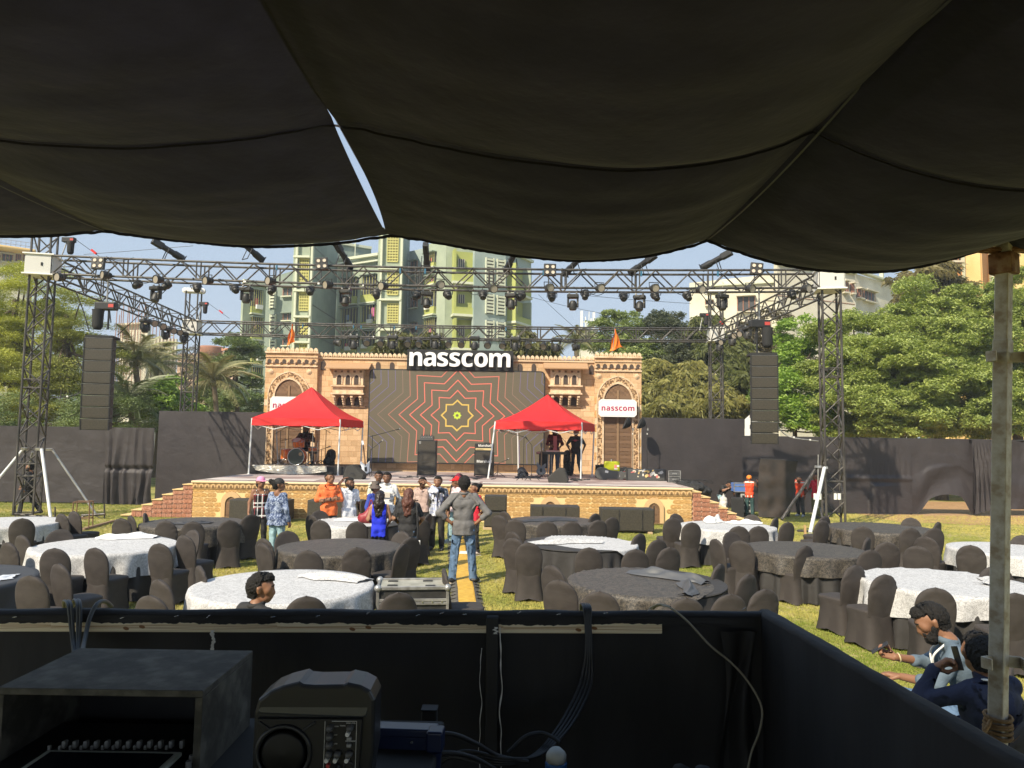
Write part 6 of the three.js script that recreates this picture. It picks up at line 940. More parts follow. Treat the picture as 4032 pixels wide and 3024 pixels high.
// luggage at the right end of the stage
{
  const p = at(2409, 1860, 27.4), t = thing('suitcase', 'bright lime green hard suitcase with stickers', 'suitcase', [p.x, SH, -27.4]);
  new GB().rbox(0, 0.36, 0, 0.58, 0.6, 0.26, 0.06, 0, 0, 0, 4).build('shell', std([0.44, 0.46, 0.012], 0.35), t); for (let k = 0; k < 3; k++) new GB().bar(V(-0.25 + k * 0.03, 0.24 - k * 0.08, 0.135), V(0.16, 0.12 + k * 0.1, 0.135), 0.015, 0.012).build('rib', std([0.38, 0.40, 0.01], 0.35), t);
  new GB().box(0.12, 0.46, 0.134, 0.1, 0.15, 0.004).build('sticker', std([0.75, 0.25, 0.2], 0.6), t); new GB().box(0.21, 0.49, 0.134, 0.1, 0.07, 0.004).build('sticker', MAT.white, t); new GB().box(0.13, 0.38, 0.135, 0.12, 0.05, 0.004).build('sticker', MAT.white, t);
  rod('handle', V(-0.02, 0.66, 0), V(-0.02, 0.74, 0), 0.02, MAT.white, t, 8); for (const x of [-0.22, 0.22]) new GB().tube(V(x - 0.02, 0.03, 0), V(x + 0.02, 0.03, 0), 0.03, 0.03, 10).build('wheel', MAT.black, t);
  const g1 = at(2422, 1872, 26.7), gt = thing('guitar_case', 'grey hard guitar case lying in front of the green suitcase', 'instrument case', [g1.x - 0.1, SH, -26.7]);
  const s = new THREE.Shape(); s.moveTo(-0.62, 0.21); s.bezierCurveTo(-0.62, 0.45, -0.28, 0.46, -0.2, 0.36); s.bezierCurveTo(-0.1, 0.3, 0.1, 0.3, 0.6, 0.25); s.lineTo(0.6, 0.06); s.bezierCurveTo(0.1, 0.02, -0.1, 0.06, -0.2, 0.04); s.bezierCurveTo(-0.28, -0.02, -0.62, -0.02, -0.62, 0.21);
  new GB().prism(s, 0.16, 0, 0.015, -0.08, 0, 0, 0, 0.02).build('case_body', std([0.085, 0.085, 0.08], 0.55), gt); new GB().box(-0.22, 0.3, 0.102, 0.12, 0.08, 0.004, 0, 0, -0.2).build('label_tag', MAT.white, gt); for (const x of [0.25, 0.45]) new GB().box(x, 0.16, 0.102, 0.03, 0.09, 0.006).build('latch', MAT.steel, gt);
  const q = at(2540, 1862, 26.6), ft = thing('sticker_case', 'long grey flight case covered with peeling stickers', 'flight case', [q.x, SH, -26.6]);
  new GB().rbox(0, 0.21, 0, 1.42, 0.4, 0.4, 0.02).build('case_body', std([0.075, 0.075, 0.072], 0.6), ft); seed(9);
  for (let k = 0; k < 26; k++) { const w = rr(0.04, 0.16), m = new GB().rbox(rr(-0.5, 0.58), rr(0.12, 0.38), 0.203, w, rr(0.03, 0.1), 0.004, 0.0015, 0, 0, rr(-0.7, 0.7), 1).build('sticker', std([[0.7, 0.66, 0.58], [0.66, 0.6, 0.45], [0.62, 0.16, 0.14], [0.5, 0.5, 0.5], [0.7, 0.5, 0.2]][k % 5], 0.7), ft); m.position.z = k * 0.0004; }
  for (const x of [-0.69, 0.69]) new GB().box(x, 0.21, 0.2, 0.05, 0.42, 0.02).build('edge_trim', MAT.darkMetal, ft);
  const b = at(2378, 1858, 28), bt = thing('black_case', 'plain black case standing behind the guitar case', 'case', [b.x - 0.05, SH, -28.2]); new GB().rbox(0, 0.25, 0, 0.5, 0.5, 0.3, 0.03).build('case_body', MAT.blackMatt, bt); new GB().rbox(0, 0.51, 0, 0.15, 0.03, 0.03, 0.01).build('handle', MAT.black, bt);
  const b2 = at(2460, 1850, 28.4), bt2 = thing('black_case', 'low black case behind the green suitcase', 'case', [b2.x, SH, -28.4]); new GB().rbox(0, 0.2, 0, 0.62, 0.4, 0.3, 0.03).build('case_body', MAT.blackMatt, bt2); new GB().rbox(0, 0.41, 0, 0.15, 0.03, 0.03, 0.01).build('handle', MAT.black, bt2);
  for (const [px, w, h, c, lab] of [[2447, 0.1, 0.24, [0.7, 0.66, 0.6], 'small white carton beside the lime suitcase'], [2461, 0.13, 0.3, [0.66, 0.02, 0.03], 'small red paper bag beside the lime suitcase']]) { const r = at(px, 1850, 27.2), k = thing('paper_bag', lab, 'paper bag', [r.x, SH, -27.2]); new GB().rbox(0, h / 2, 0, w, h, 0.1, 0.006).build('bag_body', std(c, 0.6), k); new GB().path([V(-w * 0.25, h, 0), V(0, h + 0.06, 0), V(w * 0.25, h, 0)], 0.006, 5).build('handle', MAT.white, k); }
  const rk = at(2656, 1880, 25.4), rt = thing('rack_case', 'small open aluminium rack case at the right stage corner', 'rack case', [rk.x, SH, -25.4]);
  new GB().rbox(0, 0.21, -0.15, 0.42, 0.4, 0.3, 0.01).build('case_body', MAT.blackMatt, rt); for (const x of [-1, 1]) { new GB().rbox(x * 0.2, 0.21, 0.01, 0.035, 0.42, 0.035, 0.008).build('edge_rail', MAT.steel, rt); } for (const y of [0.015, 0.21, 0.41]) new GB().rbox(0, y, 0.01, 0.4, 0.03, 0.03, 0.008).build('edge_rail', MAT.steel, rt); for (const y of [0.11, 0.31]) { new GB().rbox(0, y, -0.005, 0.34, 0.13, 0.02, 0.005).build('rack_unit', std([0.12, 0.12, 0.12], 0.4), rt); new GB().rbox(0, y, 0.02, 0.16, 0.05, 0.015, 0.01).build('handle', MAT.steel, rt); }
}
// umbrella-style work lamps on tall tripods at the right gate
for (const [px, D, lab] of [[2490, 28.6, 'black softbox lamp on a tall tripod in front of the right gate'], [2548, 28.2, 'black softbox lamp on a tall tripod at the edge of the tall panel']]) {
  const p = at(px, 1840, D), t = thing('lamp_stand', lab, 'lamp stand', [p.x, SH, -D]); stand(t, 0, 0, 0, 1.85, 0.3); rod('upper_tube', V(0, 1.8, 0), V(-0.03, 2.05, 0), 0.014, MAT.black, t, 6);
  const g = new GB().lathe([[0, 0.0], [0.08, 0.03], [0.2, 0.14], [0.26, 0.26], [0.25, 0.26], [0, 0.1]], 12).build('softbox', MAT.blackMatt, t); g.position.set(-0.05, 2.05, 0); g.rotation.z = 1.15; new GB().rbox(0.02, 1.9, 0.01, 0.06, 0.1, 0.06, 0.01).build('head_clamp', MAT.steel, t); new GB().rbox(0.0, 1.72, 0.02, 0.035, 0.05, 0.03, 0.005).build('knob', MAT.white, t);
}
// cables on the stage floor
seed(66);
for (const [a, b, n, lab] of [[1590, 1720, 5, 'black cables tangled on the stage at the bass cabinet'], [1830, 1960, 6, 'black cables tangled at the guitar amplifier'], [2240, 2310, 8, 'tangled cables in front of the right tent leg'], [2660, 2740, 9, 'tangled cables hanging over the right stage corner']]) {
  const t = thing('floor_cables', lab, 'cables'); for (let k = 0; k < n; k++) { const D = rr(25.0, 27.2), pts = []; let x = at(lerp(a, b, rnd()), 1870, D).x, z = -D; const over = a === 2660; for (let q = 0; q < 6; q++) { pts.push(V(x, SH + 0.02 + rr(0, over ? 0.12 : 0.03), over ? clamp(z, -25, -22.8) : z)); x += rr(-0.25, 0.25); z += rr(-0.2, 0.2); } new GB().path(pts, 0.012, 5, 26).build('cable', k % 3 ? MAT.black : MAT.darkMetal, t); }
}
// ================================================================ subwoofers in front of the stage
function sub(label, px0, px1, pyt, D, cells, h, turn = 0, dep = 0.62) {
  const a = at(px0, pyt, D), b = at(px1, pyt, D), w = b.x - a.x, t = thing('subwoofer', label, 'subwoofer', [(a.x + b.x) / 2, 0, -D], turn);
  new GB().rbox(0, h / 2 + 0.06, -dep / 2, w, h, dep, 0.02).build('cabinet', MAT.speaker, t);
  for (let k = 0; k < cells.length - 1; k++) new GB().rbox(-w / 2 + w * (cells[k] + cells[k + 1]) / 2, h / 2 + 0.06, 0.006, w * (cells[k + 1] - cells[k]) - 0.03, h - 0.06, 0.02, 0.006).build('grille', MAT.grille, t);
  for (const c of cells.slice(1, -1)) for (const y of [0.2, 0.75]) new GB().rbox(-w / 2 + w * c, 0.06 + h * y, 0.012, 0.03, 0.1, 0.03, 0.006).build('latch', MAT.black, t);
  for (const x of [-0.42, 0.42]) new GB().rbox(x * w, 0.03, 0.02, 0.12, 0.06, 0.14, 0.005).build('wood_block', std([0.5, 0.36, 0.2], 0.8), t);
}
sub('black subwoofer behind the two women, far left', 903, 1135, 1980, 21.7, [0, 0.5, 1], 0.6); sub('black subwoofer behind the man in the orange shirt', 1210, 1426, 1982, 21.6, [0, 0.5, 1], 0.62);
sub('long black subwoofer left of the rightmost one', 2090, 2283, 1990, 20.8, [0, 0.25, 0.72, 1], 0.62); sub('rightmost long black subwoofer on wood blocks', 2369, 2576, 2004, 20.3, [0, 0.34, 0.78, 1], 0.62);
{
  const a = at(1908, 1955, 20.7), b = at(1996, 1955, 20.7), w = b.x - a.x, t = thing('subwoofer_stack', 'two stacked black subwoofers right of the woman in red', 'subwoofer', [(a.x + b.x) / 2, 0, -20.7]);
  for (const k of [0, 1]) { const c = new GB().rbox(0, 0.29 + k * 0.45, -0.3, w, 0.43, 0.6, 0.015).build('cabinet', MAT.speaker, t); new GB().rbox(0, 0.29 + k * 0.45, 0.006, w - 0.06, 0.38, 0.02, 0.006).build('grille', MAT.grille, c); }
  new GB().rbox(0, 0.035, -0.2, w * 1.1, 0.07, 0.5, 0.01).build('wood_pallet', std([0.5, 0.36, 0.2], 0.8), t);
  sub('small black subwoofer at the middle of the stage front', 1560, 1700, 1950, 22.0, [0, 0.5, 1], 0.7);
}
// ================================================================ flight case beside the aisle
{
  const a = at(1500, 2275, 8.75), b = at(1745, 2285, 8.55), w = b.x - a.x + 0.06, t = thing('flight_case', 'large black flight case with aluminium edges beside the aisle', 'flight case', [(a.x + b.x) / 2 - 0.02, 0, -8.95], 0.13), h = 0.78, d = 0.52;
  new GB().rbox(0, h / 2 - 0.02, 0, w - 0.02, h - 0.06, d - 0.02, 0.006).build('case_body', std(null, 0.5, { map: noiseMap(128, 6, 5, 86, [[0.02, 0.02, 0.02], [0.045, 0.043, 0.04]], 0.8) }), t);
  new GB().rbox(0, h - 0.035, 0, w - 0.03, 0.03, d - 0.03, 0.004).build('lid_panel', std(null, 0.6, { map: noiseMap(128, 6, 5, 87, [[0.26, 0.25, 0.2], [0.42, 0.40, 0.33]], 0.6) }), t);
  for (const z of [-1, 1]) { new GB().rbox(0, h - 0.02, z * d / 2, w, 0.04, 0.03, 0.006).build('edge_rail', MAT.steel, t); new GB().rbox(0, h - 0.16, z * (d / 2 + 0.004), w, 0.035, 0.014, 0.004).build('lid_rail', MAT.steel, t); new GB().rbox(0, h - 0.2, z * (d / 2 + 0.004), w, 0.03, 0.014, 0.004).build('lid_rail', MAT.steel, t); }
  for (const x of [-1, 1]) { new GB().rbox(x * w / 2, h - 0.02, 0, 0.03, 0.04, d, 0.006).build('edge_rail', MAT.steel, t); new GB().rbox(x * w / 2, h - 0.18, 0, 0.014, 0.07, d, 0.004).build('lid_rail', MAT.steel, t); for (const z of [-1, 1]) { new GB().rbox(x * w / 2, h / 2, z * d / 2, 0.035, h - 0.03, 0.035, 0.006).build('edge_rail', MAT.steel, t); new GB().ball(x * w / 2, h - 0.02, z * d / 2, 0.045, 1, 1, 1, 10).build('ball_corner', MAT.steel, t); } }
  for (let k = 0; k < 7; k++) new GB().tube(V(-w * 0.42 + k * w * 0.14, h - 0.18, d / 2 + 0.01), V(-w * 0.42 + k * w * 0.14, h - 0.18, d / 2 + 0.018), 0.012, 0.012, 8).build('rivet', MAT.chrome, t);
  for (const [x, z] of [[-0.3, 0.1], [0.22, -0.16], [-0.3, -0.16], [0.25, 0.14]]) new GB().rbox(x * w, h - 0.016, z, 0.12, 0.012, 0.06, 0.004).build('recessed_handle', MAT.darkMetal, t);
  new GB().rbox(0.02, h - 0.42, d / 2 + 0.004, 0.17, 0.13, 0.012, 0.03).build('butterfly_latch', std([0.4, 0.38, 0.34], 0.4), t);
  for (const x of [-1, 1]) for (const z of [-1, 1]) new GB().tube(V(x * w * 0.4 - 0.02, 0.05, z * d * 0.36), V(x * w * 0.4 + 0.02, 0.05, z * d * 0.36), 0.05, 0.05, 12).build('castor', MAT.black, t);
}
// ================================================================ yellow cable ramp down the aisle
{
  const p0 = onLevel(1840, 2385, 0.03), p1 = onLevel(1800, 2098, 0.03), t = thing('cable_ramp', 'yellow and black cable ramp running down the aisle', 'cable ramp');
  const L = p1.clone().sub(p0), ang = Math.atan2(-L.x, -L.z), n = 12, len = L.length() * 1.18, mod = len / n, start = p0.clone().addScaledVector(L.clone().normalize(), -1.4);
  const yl = std(null, 0.6, { map: noiseMap(128, 8, 4, 88, [[0.56, 0.32, 0.04], [0.66, 0.42, 0.07]], 0.6) }), bk = std(null, 0.8, { map: noiseMap(128, 8, 5, 89, [[0.06, 0.054, 0.045], [0.13, 0.12, 0.10]], 0.5) });
  for (let k = 0; k < n; k++) {
    const g = new THREE.Group(); g.name = 'ramp_module'; g.position.copy(start).addScaledVector(L.clone().normalize(), (k + 0.5) * mod); g.position.y = 0; g.rotation.y = ang + (k % 2 ? 0.012 : -0.01); t.add(g);
    new GB().prism([[-0.27, 0.004], [0.27, 0.004], [0.15, 0.055], [-0.15, 0.055]], mod - 0.012, 0, 0, -mod / 2).build('base', bk, g); new GB().rbox(0, 0.06, 0, 0.25, 0.014, mod - 0.02, 0.004).build('lid', yl, g);
    for (let q = 0; q < 12; q++) new GB().box(0.13, 0.0605, -mod / 2 + (q + 0.5) * mod / 12, 0.02, 0.013, mod / 26).build('hinge_tooth', yl, g);
    for (const s of [-1, 1]) for (const q of [-0.3, 0, 0.3]) new GB().bar(V(s * 0.255, 0.012, (q - 0.05) * mod), V(s * 0.165, 0.052, (q + 0.05) * mod), 0.03, 0.008).build('tread_bar', bk, g);
  }
  const b = onLevel(1815, 2190, 0), pb = thing('white_board_piece', 'white cloth piece lying on the ramp behind the man in grey', 'cloth', [b.x + 0.08, 0.07, b.z]); new GB().rbox(0, 0.01, 0, 0.22, 0.02, 0.3, 0.008).build('piece', MAT.white, pb);
}
// stool frame and boards by the left tower
{
  const p = at(315, 2060, 19.5), t = thing('stool_frame', 'rusty metal stool frame without a seat beside the left tower', 'stool frame', [p.x, 0, -19.6], 0.3), rust = std([0.22, 0.13, 0.075], 0.7, { metalness: 0.4 }), w = 0.19, h = 0.72;
  for (const x of [-w, w]) for (const z of [-w, w]) rod('leg', V(x * 1.1, 0, z * 1.1), V(x, h, z), 0.016, rust, t, 6); for (const y of [h, 0.28]) for (let i = 0; i < 4; i++) { const c = [[-w, -w], [w, -w], [w, w], [-w, w]]; rod('rail', V(c[i][0], y, c[i][1]), V(c[(i + 1) % 4][0], y, c[(i + 1) % 4][1]), 0.014, rust, t, 6); }
  const a = onLevel(320, 2086, 0.03), b = onLevel(450, 2050, 0.03), m = thing('timber_plank', 'long timber plank lying on the lawn by the stool frame', 'plank'); new GB().bar(a, b, 0.16, 0.05).build('plank', std([0.26, 0.17, 0.1], 0.8), m);
  const c = onLevel(3215, 2098, 0.02), pt = thing('wood_stake', 'short wooden stake in the lawn before the right tower', 'stake', [at(3170, 2085, 20).x, 0, -20]); new GB().box(0, 0.17, 0, 0.05, 0.34, 0.05, 0, 0, 0.03).build('stake', std([0.5, 0.33, 0.16], 0.8), pt);
}
// gear beside the right stairs and the loose black panel
{
  const z = -25.6, X = (px) => at(px, 2000, 25.6).x;
  const t = thing('blue_case', 'blue case with aluminium edges on top of the rack', 'flight case', [X(2913), 0.86, z]); new GB().rbox(0, 0.16, 0, 0.5, 0.3, 0.4, 0.01).build('case_body', std([0.10, 0.19, 0.48], 0.5), t); for (const y of [0.01, 0.2, 0.31]) new GB().rbox(0, y, 0.2, 0.52, 0.03, 0.02, 0.004).build('edge_rail', MAT.steel, t); for (const x of [-0.25, 0.25]) new GB().rbox(x, 0.16, 0.2, 0.03, 0.32, 0.025, 0.004).build('edge_rail', MAT.steel, t);
  const r = thing('equipment_rack', 'rack with grey front units below the blue case', 'rack', [X(2932), 0, z]); new GB().rbox(0, 0.44, -0.05, 0.42, 0.83, 0.42, 0.01).build('rack_body', MAT.blackMatt, r); for (const y of [0.66, 0.3]) { new GB().rbox(0, y, 0.17, 0.38, 0.28, 0.02, 0.006).build('rack_unit', std([0.42, 0.42, 0.40], 0.4), r); new GB().rbox(0, y + 0.02, 0.182, 0.28, 0.14, 0.01, 0.006).build('unit_window', MAT.black, r); }
  const k = thing('plain_black_box', 'large plain black box left of the equipment rack', 'box', [X(2894), 0, z + 0.3], -0.3); new GB().rbox(0, 0.33, 0, 0.42, 0.66, 0.5, 0.012).build('box_body', MAT.black, k); new GB().rbox(0, 0.67, 0, 0.36, 0.02, 0.44, 0.006).build('box_lid', MAT.blackMatt, k);
  const wb = thing('white_sack', 'white sack on the ground behind the bending man', 'sack', [X(2862), 0, z - 0.4]); mesh('sack', blob([[0, 0.15, 0, 0, 0.55, 0, 0.18, 0.12]], 26, 0.02, (x, y) => -y, (x, y, q) => 0.03 * noise(x * 10, y * 10, q * 10)), std([0.6, 0.58, 0.54], 0.8), wb); rod('tied_neck', V(0, 0.62, 0), V(0.04, 0.75, 0), 0.05, std([0.6, 0.58, 0.54], 0.8), wb);
  const pd = 25.0, A = at(2993, 1806, pd), Bq = at(3142, 1816, pd), C = at(3108, 2034, pd), D = at(2988, 2036, pd), lp = thing('loose_black_panel', 'large loose black panel carried by two workers', 'panel');
  mesh('panel_cloth', surf(20, 26, (u, v) => { const l = A.clone().lerp(D, v), r2 = Bq.clone().lerp(C, v), q = l.lerp(r2, u); q.x += -0.05 * Math.sin(v * 3) * (1 - u); q.z += 0.1 * Math.sin(u * 3.1) + 0.06 * noise(u * 3, v * 4, 2); return q; }, 1.3, 2), std(null, 0.6, { map: noiseMap(128, 5, 4, 90, [[0.02, 0.016, 0.013], [0.045, 0.033, 0.026]], 1.2) }), lp); rod('top_edge', A, Bq, 0.02, MAT.blackMatt, lp);
  const bp = thing('black_bags', 'black equipment bags piled at the top of the right stairs', 'bags', [SX1 + 0.35, 0.78, -24.3]); for (const [x, y, zz, s] of [[-0.12, 0.3, 0, 0.2], [0.2, 0.26, 0.05, 0.22], [0.45, 0.16, 0, 0.2]]) mesh('bag', blob([[x - 0.1, y, zz, x + 0.1, y, zz, s, s * 0.9]], 26, 0.02, (a, b) => -b - 0.0, (a, b, c) => 0.03 * noise(a * 9, b * 9, c * 9)), MAT.blackMatt, bp);
}
// red handbag on the half-white table
{ const p = at(1432, 2010, 15.4), t = thing('handbag', 'dark red handbag held beside the half-white table', 'handbag', [p.x + 0.1, 0.76, -15.3]); mesh('bag_body', blob([[-0.1, 0.1, 0, 0.12, 0.1, 0, 0.1, 0.1], [0, 0.14, 0, 0.05, 0.3, 0, 0.1, 0.05]], 30, 0.02, (x, y) => -y, (x, y, z) => 0.01 * noise(x * 14, y * 14, z * 14)), std([0.26, 0.022, 0.028], 0.5), t); new GB().path([V(0.02, 0.3, 0), V(0.07, 0.48, 0), V(0.12, 0.34, 0)], 0.012, 5).build('handle', std([0.26, 0.022, 0.028], 0.5), t); }
// ================================================================ buildings
function facade(parent, name, pa, Da, pb, Db, ya, yb, mat, thick = 0.5) {      // a vertical wall seen between two pixel columns
  const A = at(pa, ya, Da), Bq = at(pb, yb, Db), w = Math.hypot(Bq.x - A.x, Bq.z - A.z), ang = Math.atan2(-(Bq.z - A.z), Bq.x - A.x), g = new THREE.Group();
  g.name = name; g.position.set(A.x, 0, A.z); g.rotation.y = ang; parent.add(g); g.updateMatrixWorld(true);
  const s = [[0, 0], [w, 0], [w, Bq.y], [0, A.y]];
  mesh('wall', new GB().prism(s, thick, 0, 0, -thick).geo(), mat, g);
  const n = V(Math.sin(ang), 0, Math.cos(ang)), o = V(A.x, 0, A.z);
 
  const H = (px, py) => { const r = ray(px, py), t = o.clone().sub(camera.position).dot(n) / r.dot(n), q = camera.position.clone().addScaledVector(r, t); const d = q.clone().sub(o); return [d.x * Math.cos(ang) - d.z * Math.sin(ang), q.y]; };
  const rect = (x0, y0, x1, y1) => { const a = H(x0, (y0 + y1) / 2), b = H(x1, (y0 + y1) / 2), c = H((x0 + x1) / 2, y0), d = H((x0 + x1) / 2, y1); return { x: (a[0] + b[0]) / 2, y: (c[1] + d[1]) / 2, w: Math.abs(b[0] - a[0]), h: Math.abs(c[1] - d[1]) }; };
  return { g, rect, w, slab: (nm, x0, y0, x1, y1, z, d, m) => { const r = rect(x0, y0, x1, y1); return boxPart(nm, r.x, r.y, z, r.w, r.h, d, m, g); } };
}
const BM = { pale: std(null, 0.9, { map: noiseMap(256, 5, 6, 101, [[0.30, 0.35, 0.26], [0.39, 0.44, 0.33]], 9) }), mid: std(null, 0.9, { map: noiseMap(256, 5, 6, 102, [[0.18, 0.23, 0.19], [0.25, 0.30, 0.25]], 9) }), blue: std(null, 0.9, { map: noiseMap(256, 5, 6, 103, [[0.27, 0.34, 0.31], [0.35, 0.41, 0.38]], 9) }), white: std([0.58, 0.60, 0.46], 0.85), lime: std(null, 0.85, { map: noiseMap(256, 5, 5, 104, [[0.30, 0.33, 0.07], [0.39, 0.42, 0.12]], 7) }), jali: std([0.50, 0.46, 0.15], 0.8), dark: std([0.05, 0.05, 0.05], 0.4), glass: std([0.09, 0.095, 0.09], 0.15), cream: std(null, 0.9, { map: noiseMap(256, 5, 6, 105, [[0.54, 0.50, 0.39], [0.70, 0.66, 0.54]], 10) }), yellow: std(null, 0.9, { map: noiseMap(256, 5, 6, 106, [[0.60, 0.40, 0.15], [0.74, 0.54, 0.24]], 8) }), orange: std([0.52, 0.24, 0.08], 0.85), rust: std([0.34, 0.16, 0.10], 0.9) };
{
  const b = thing('apartment_block', 'tall pale green apartment block with yellow-green balconies behind the stage', 'apartment block'); seed(120);
  const laundryMats = [[0.6, 0.06, 0.12], [0.65, 0.6, 0.6], [0.5, 0.1, 0.3], [0.2, 0.3, 0.5], [0.6, 0.35, 0.3]].map((c) => std(c, 0.8));
  function balcony(F, x0, y0, x1, y1, deep = 0.5) {          // recessed window with grille, ledge and washing
    const r = F.rect(x0, y0, x1, y1), g = new THREE.Group(); g.name = 'balcony'; g.position.set(r.x, r.y, 0); F.g.add(g);
    boxPart('opening', 0, 0.12 * r.h, 0.03, r.w, r.h * 0.76, 0.08, BM.dark, g); boxPart('grille_panel', 0, -r.h * 0.36, 0.22, r.w, r.h * 0.3, 0.3, BM.lime, g);
    boxPart('ledge', 0, -r.h * 0.52, 0.3, r.w * 1.12, 0.16, 0.6, BM.white, g); boxPart('hood', 0, r.h * 0.52, 0.35, r.w * 1.1, 0.1, 0.7, BM.mid, g);
    for (let k = 0; k <= 5; k++) boxPart('grille_bar', (k / 5 - 0.5) * r.w, 0.06 * r.h, 0.36, 0.05, r.h * 0.86, 0.05, BM.jali, g);
    boxPart('pane', -r.w * 0.18, 0.16 * r.h, 0.08, r.w * 0.4, r.h * 0.5, 0.05, BM.glass, g);
    for (let k = 0; k < 2; k++) if (rnd() < 0.75) boxPart('washing', rr(-0.35, 0.35) * r.w, rr(-0.05, 0.2) * r.h, 0.28, r.w * rr(0.12, 0.24), r.h * rr(0.2, 0.4), 0.04, laundryMats[(rnd() * 5) | 0], g);
    if (rnd() < 0.5) boxPart('air_conditioner', rr(-0.2, 0.25) * r.w, -r.h * 0.22, 0.5, 0.8, 0.5, 0.35, MAT.white, g);
  }
  function louvre(F, x0, y0, x1, y1) { const r = F.rect(x0, y0, x1, y1), g = new THREE.Group(); g.name = 'louvred_vent'; g.position.set(r.x, r.y, 0); F.g.add(g); boxPart('opening', 0, 0, 0.02, r.w, r.h, 0.06, BM.dark, g); const n = Math.max(3, Math.round(r.h / 0.42)); for (let k = 0; k < n; k++) boxPart('louvre', 0, ((k + 0.5) / n - 0.5) * r.h, 0.12, r.w, r.h / n * 0.58, 0.2, BM.white, g); for (const s of [-1, 1]) boxPart('jamb', s * r.w / 2, 0, 0.12, 0.12, r.h, 0.24, BM.white, g); }
  function jali(F, x0, y0, x1, y1) { const r = F.rect(x0, y0, x1, y1), g = new THREE.Group(); g.name = 'lattice_screen'; g.position.set(r.x, r.y, 0); F.g.add(g); boxPart('backing', 0, 0, 0.01, r.w, r.h, 0.05, std([0.22, 0.2, 0.05], 0.9), g); const n = Math.round(r.h / 0.34), m = Math.max(4, Math.round(r.w / 0.3)); for (let k = 0; k <= n; k++) boxPart('lattice_bar', 0, (k / n - 0.5) * r.h, 0.09, r.w, 0.16, 0.1, BM.jali, g); for (let k = 0; k <= m; k++) boxPart('lattice_bar', (k / m - 0.5) * r.w, 0, 0.1, 0.1, r.h, 0.1, BM.jali, g); }
  function windowAt(F, x0, y0, x1, y1) { const r = F.rect(x0, y0, x1, y1), g = new THREE.Group(); g.name = 'window'; g.position.set(r.x, r.y, 0); F.g.add(g); boxPart('pane', 0, 0, 0.02, r.w, r.h, 0.06, BM.glass, g); for (const s of [-1, 0, 1]) boxPart('frame', s * r.w / 2, 0, 0.07, 0.1, r.h, 0.08, BM.rust, g); boxPart('sill', 0, -r.h / 2 - 0.08, 0.2, r.w * 1.15, 0.14, 0.5, BM.white, g); boxPart('shade', 0, r.h / 2 + 0.08, 0.3, r.w * 1.15, 0.1, 0.6, BM.mid, g); }
  function niche(F, x0, y0, x1, y1) { const r = F.rect(x0, y0, x1, y1), g = new THREE.Group(); g.name = 'terrace'; g.position.set(r.x, r.y, 0); F.g.add(g); boxPart('back_wall', 0, 0, 0.02, r.w, r.h, 0.06, BM.lime, g); boxPart('side_fin', -r.w / 2, 0, 0.6, 0.25, r.h, 1.2, BM.lime, g); boxPart('side_fin', r.w / 2, 0, 0.6, 0.25, r.h, 1.2, BM.pale, g); boxPart('ledge', 0, -r.h / 2, 0.65, r.w + 0.5, 0.28, 1.3, BM.white, g); boxPart('parapet', 0, -r.h * 0.36, 1.15, r.w, r.h * 0.28, 0.12, BM.lime, g); boxPart('window', -r.w * 0.12, r.h * 0.12, 0.1, r.w * 0.3, r.h * 0.3, 0.12, BM.dark, g); for (let k = 0; k < 4; k++) boxPart('window_bar', -r.w * 0.12 + (k / 3 - 0.5) * r.w * 0.3, r.h * 0.12, 0.2, 0.06, r.h * 0.3, 0.06, BM.cream, g); }
  let F = facade(b, 'left_wing', 960, 84, 1050, 86, 1132, 1104, BM.pale); F.slab('parapet', 956, 1108, 1052, 1124, 0.1, 0.5, BM.white);
  for (const [a, c] of [[1143, 1236], [1250, 1338], [1350, 1436], [1447, 1532], [1545, 1630]]) balcony(F, 986, a, 1028, c);
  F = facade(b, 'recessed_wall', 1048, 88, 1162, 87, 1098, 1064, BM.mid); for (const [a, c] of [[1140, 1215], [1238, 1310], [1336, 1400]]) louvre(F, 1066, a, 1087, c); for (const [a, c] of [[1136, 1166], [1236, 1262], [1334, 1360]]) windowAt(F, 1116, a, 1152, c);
  F = facade(b, 'lattice_tower', 1160, 80, 1224, 80, 905, 905, BM.pale, 1.0); for (const x of [1162, 1222]) F.slab('edge_band', x - 4, 900, x + 4, 1650, 0.2, 0.5, BM.white); for (const y of [1014, 1147, 1249, 1349, 1450]) F.slab('floor_band', 1160, y - 4, 1224, y + 4, 0.24, 0.6, BM.white); for (const [a, c] of [[1022, 1108], [1154, 1222], [1256, 1322], [1356, 1420]]) jali(F, 1180, a, 1216, c);
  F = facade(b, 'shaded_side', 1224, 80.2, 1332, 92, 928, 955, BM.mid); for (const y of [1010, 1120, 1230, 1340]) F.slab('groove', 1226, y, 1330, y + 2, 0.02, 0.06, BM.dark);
  F = facade(b, 'rear_block', 1300, 98, 1462, 101, 952, 977, BM.mid); F.slab('parapet', 1300, 960, 1462, 970, 0.1, 0.4, BM.white); F.slab('tank_pipe', 1395, 905, 1397, 1010, 0.4, 0.2, BM.white);
  F = facade(b, 'balcony_wall', 1330, 92.5, 1496, 89, 1040, 1006, BM.pale); F.slab('parapet', 1330, 1010, 1496, 1020, 0.15, 0.6, BM.white); F.slab('parapet', 1330, 1036, 1496, 1042, 0.15, 0.6, BM.white);
  for (const [a, c] of [[1098, 1200], [1216, 1302], [1318, 1396]]) { balcony(F, 1350, a, 1408, c); balcony(F, 1428, a - 12, 1484, c - 8); }
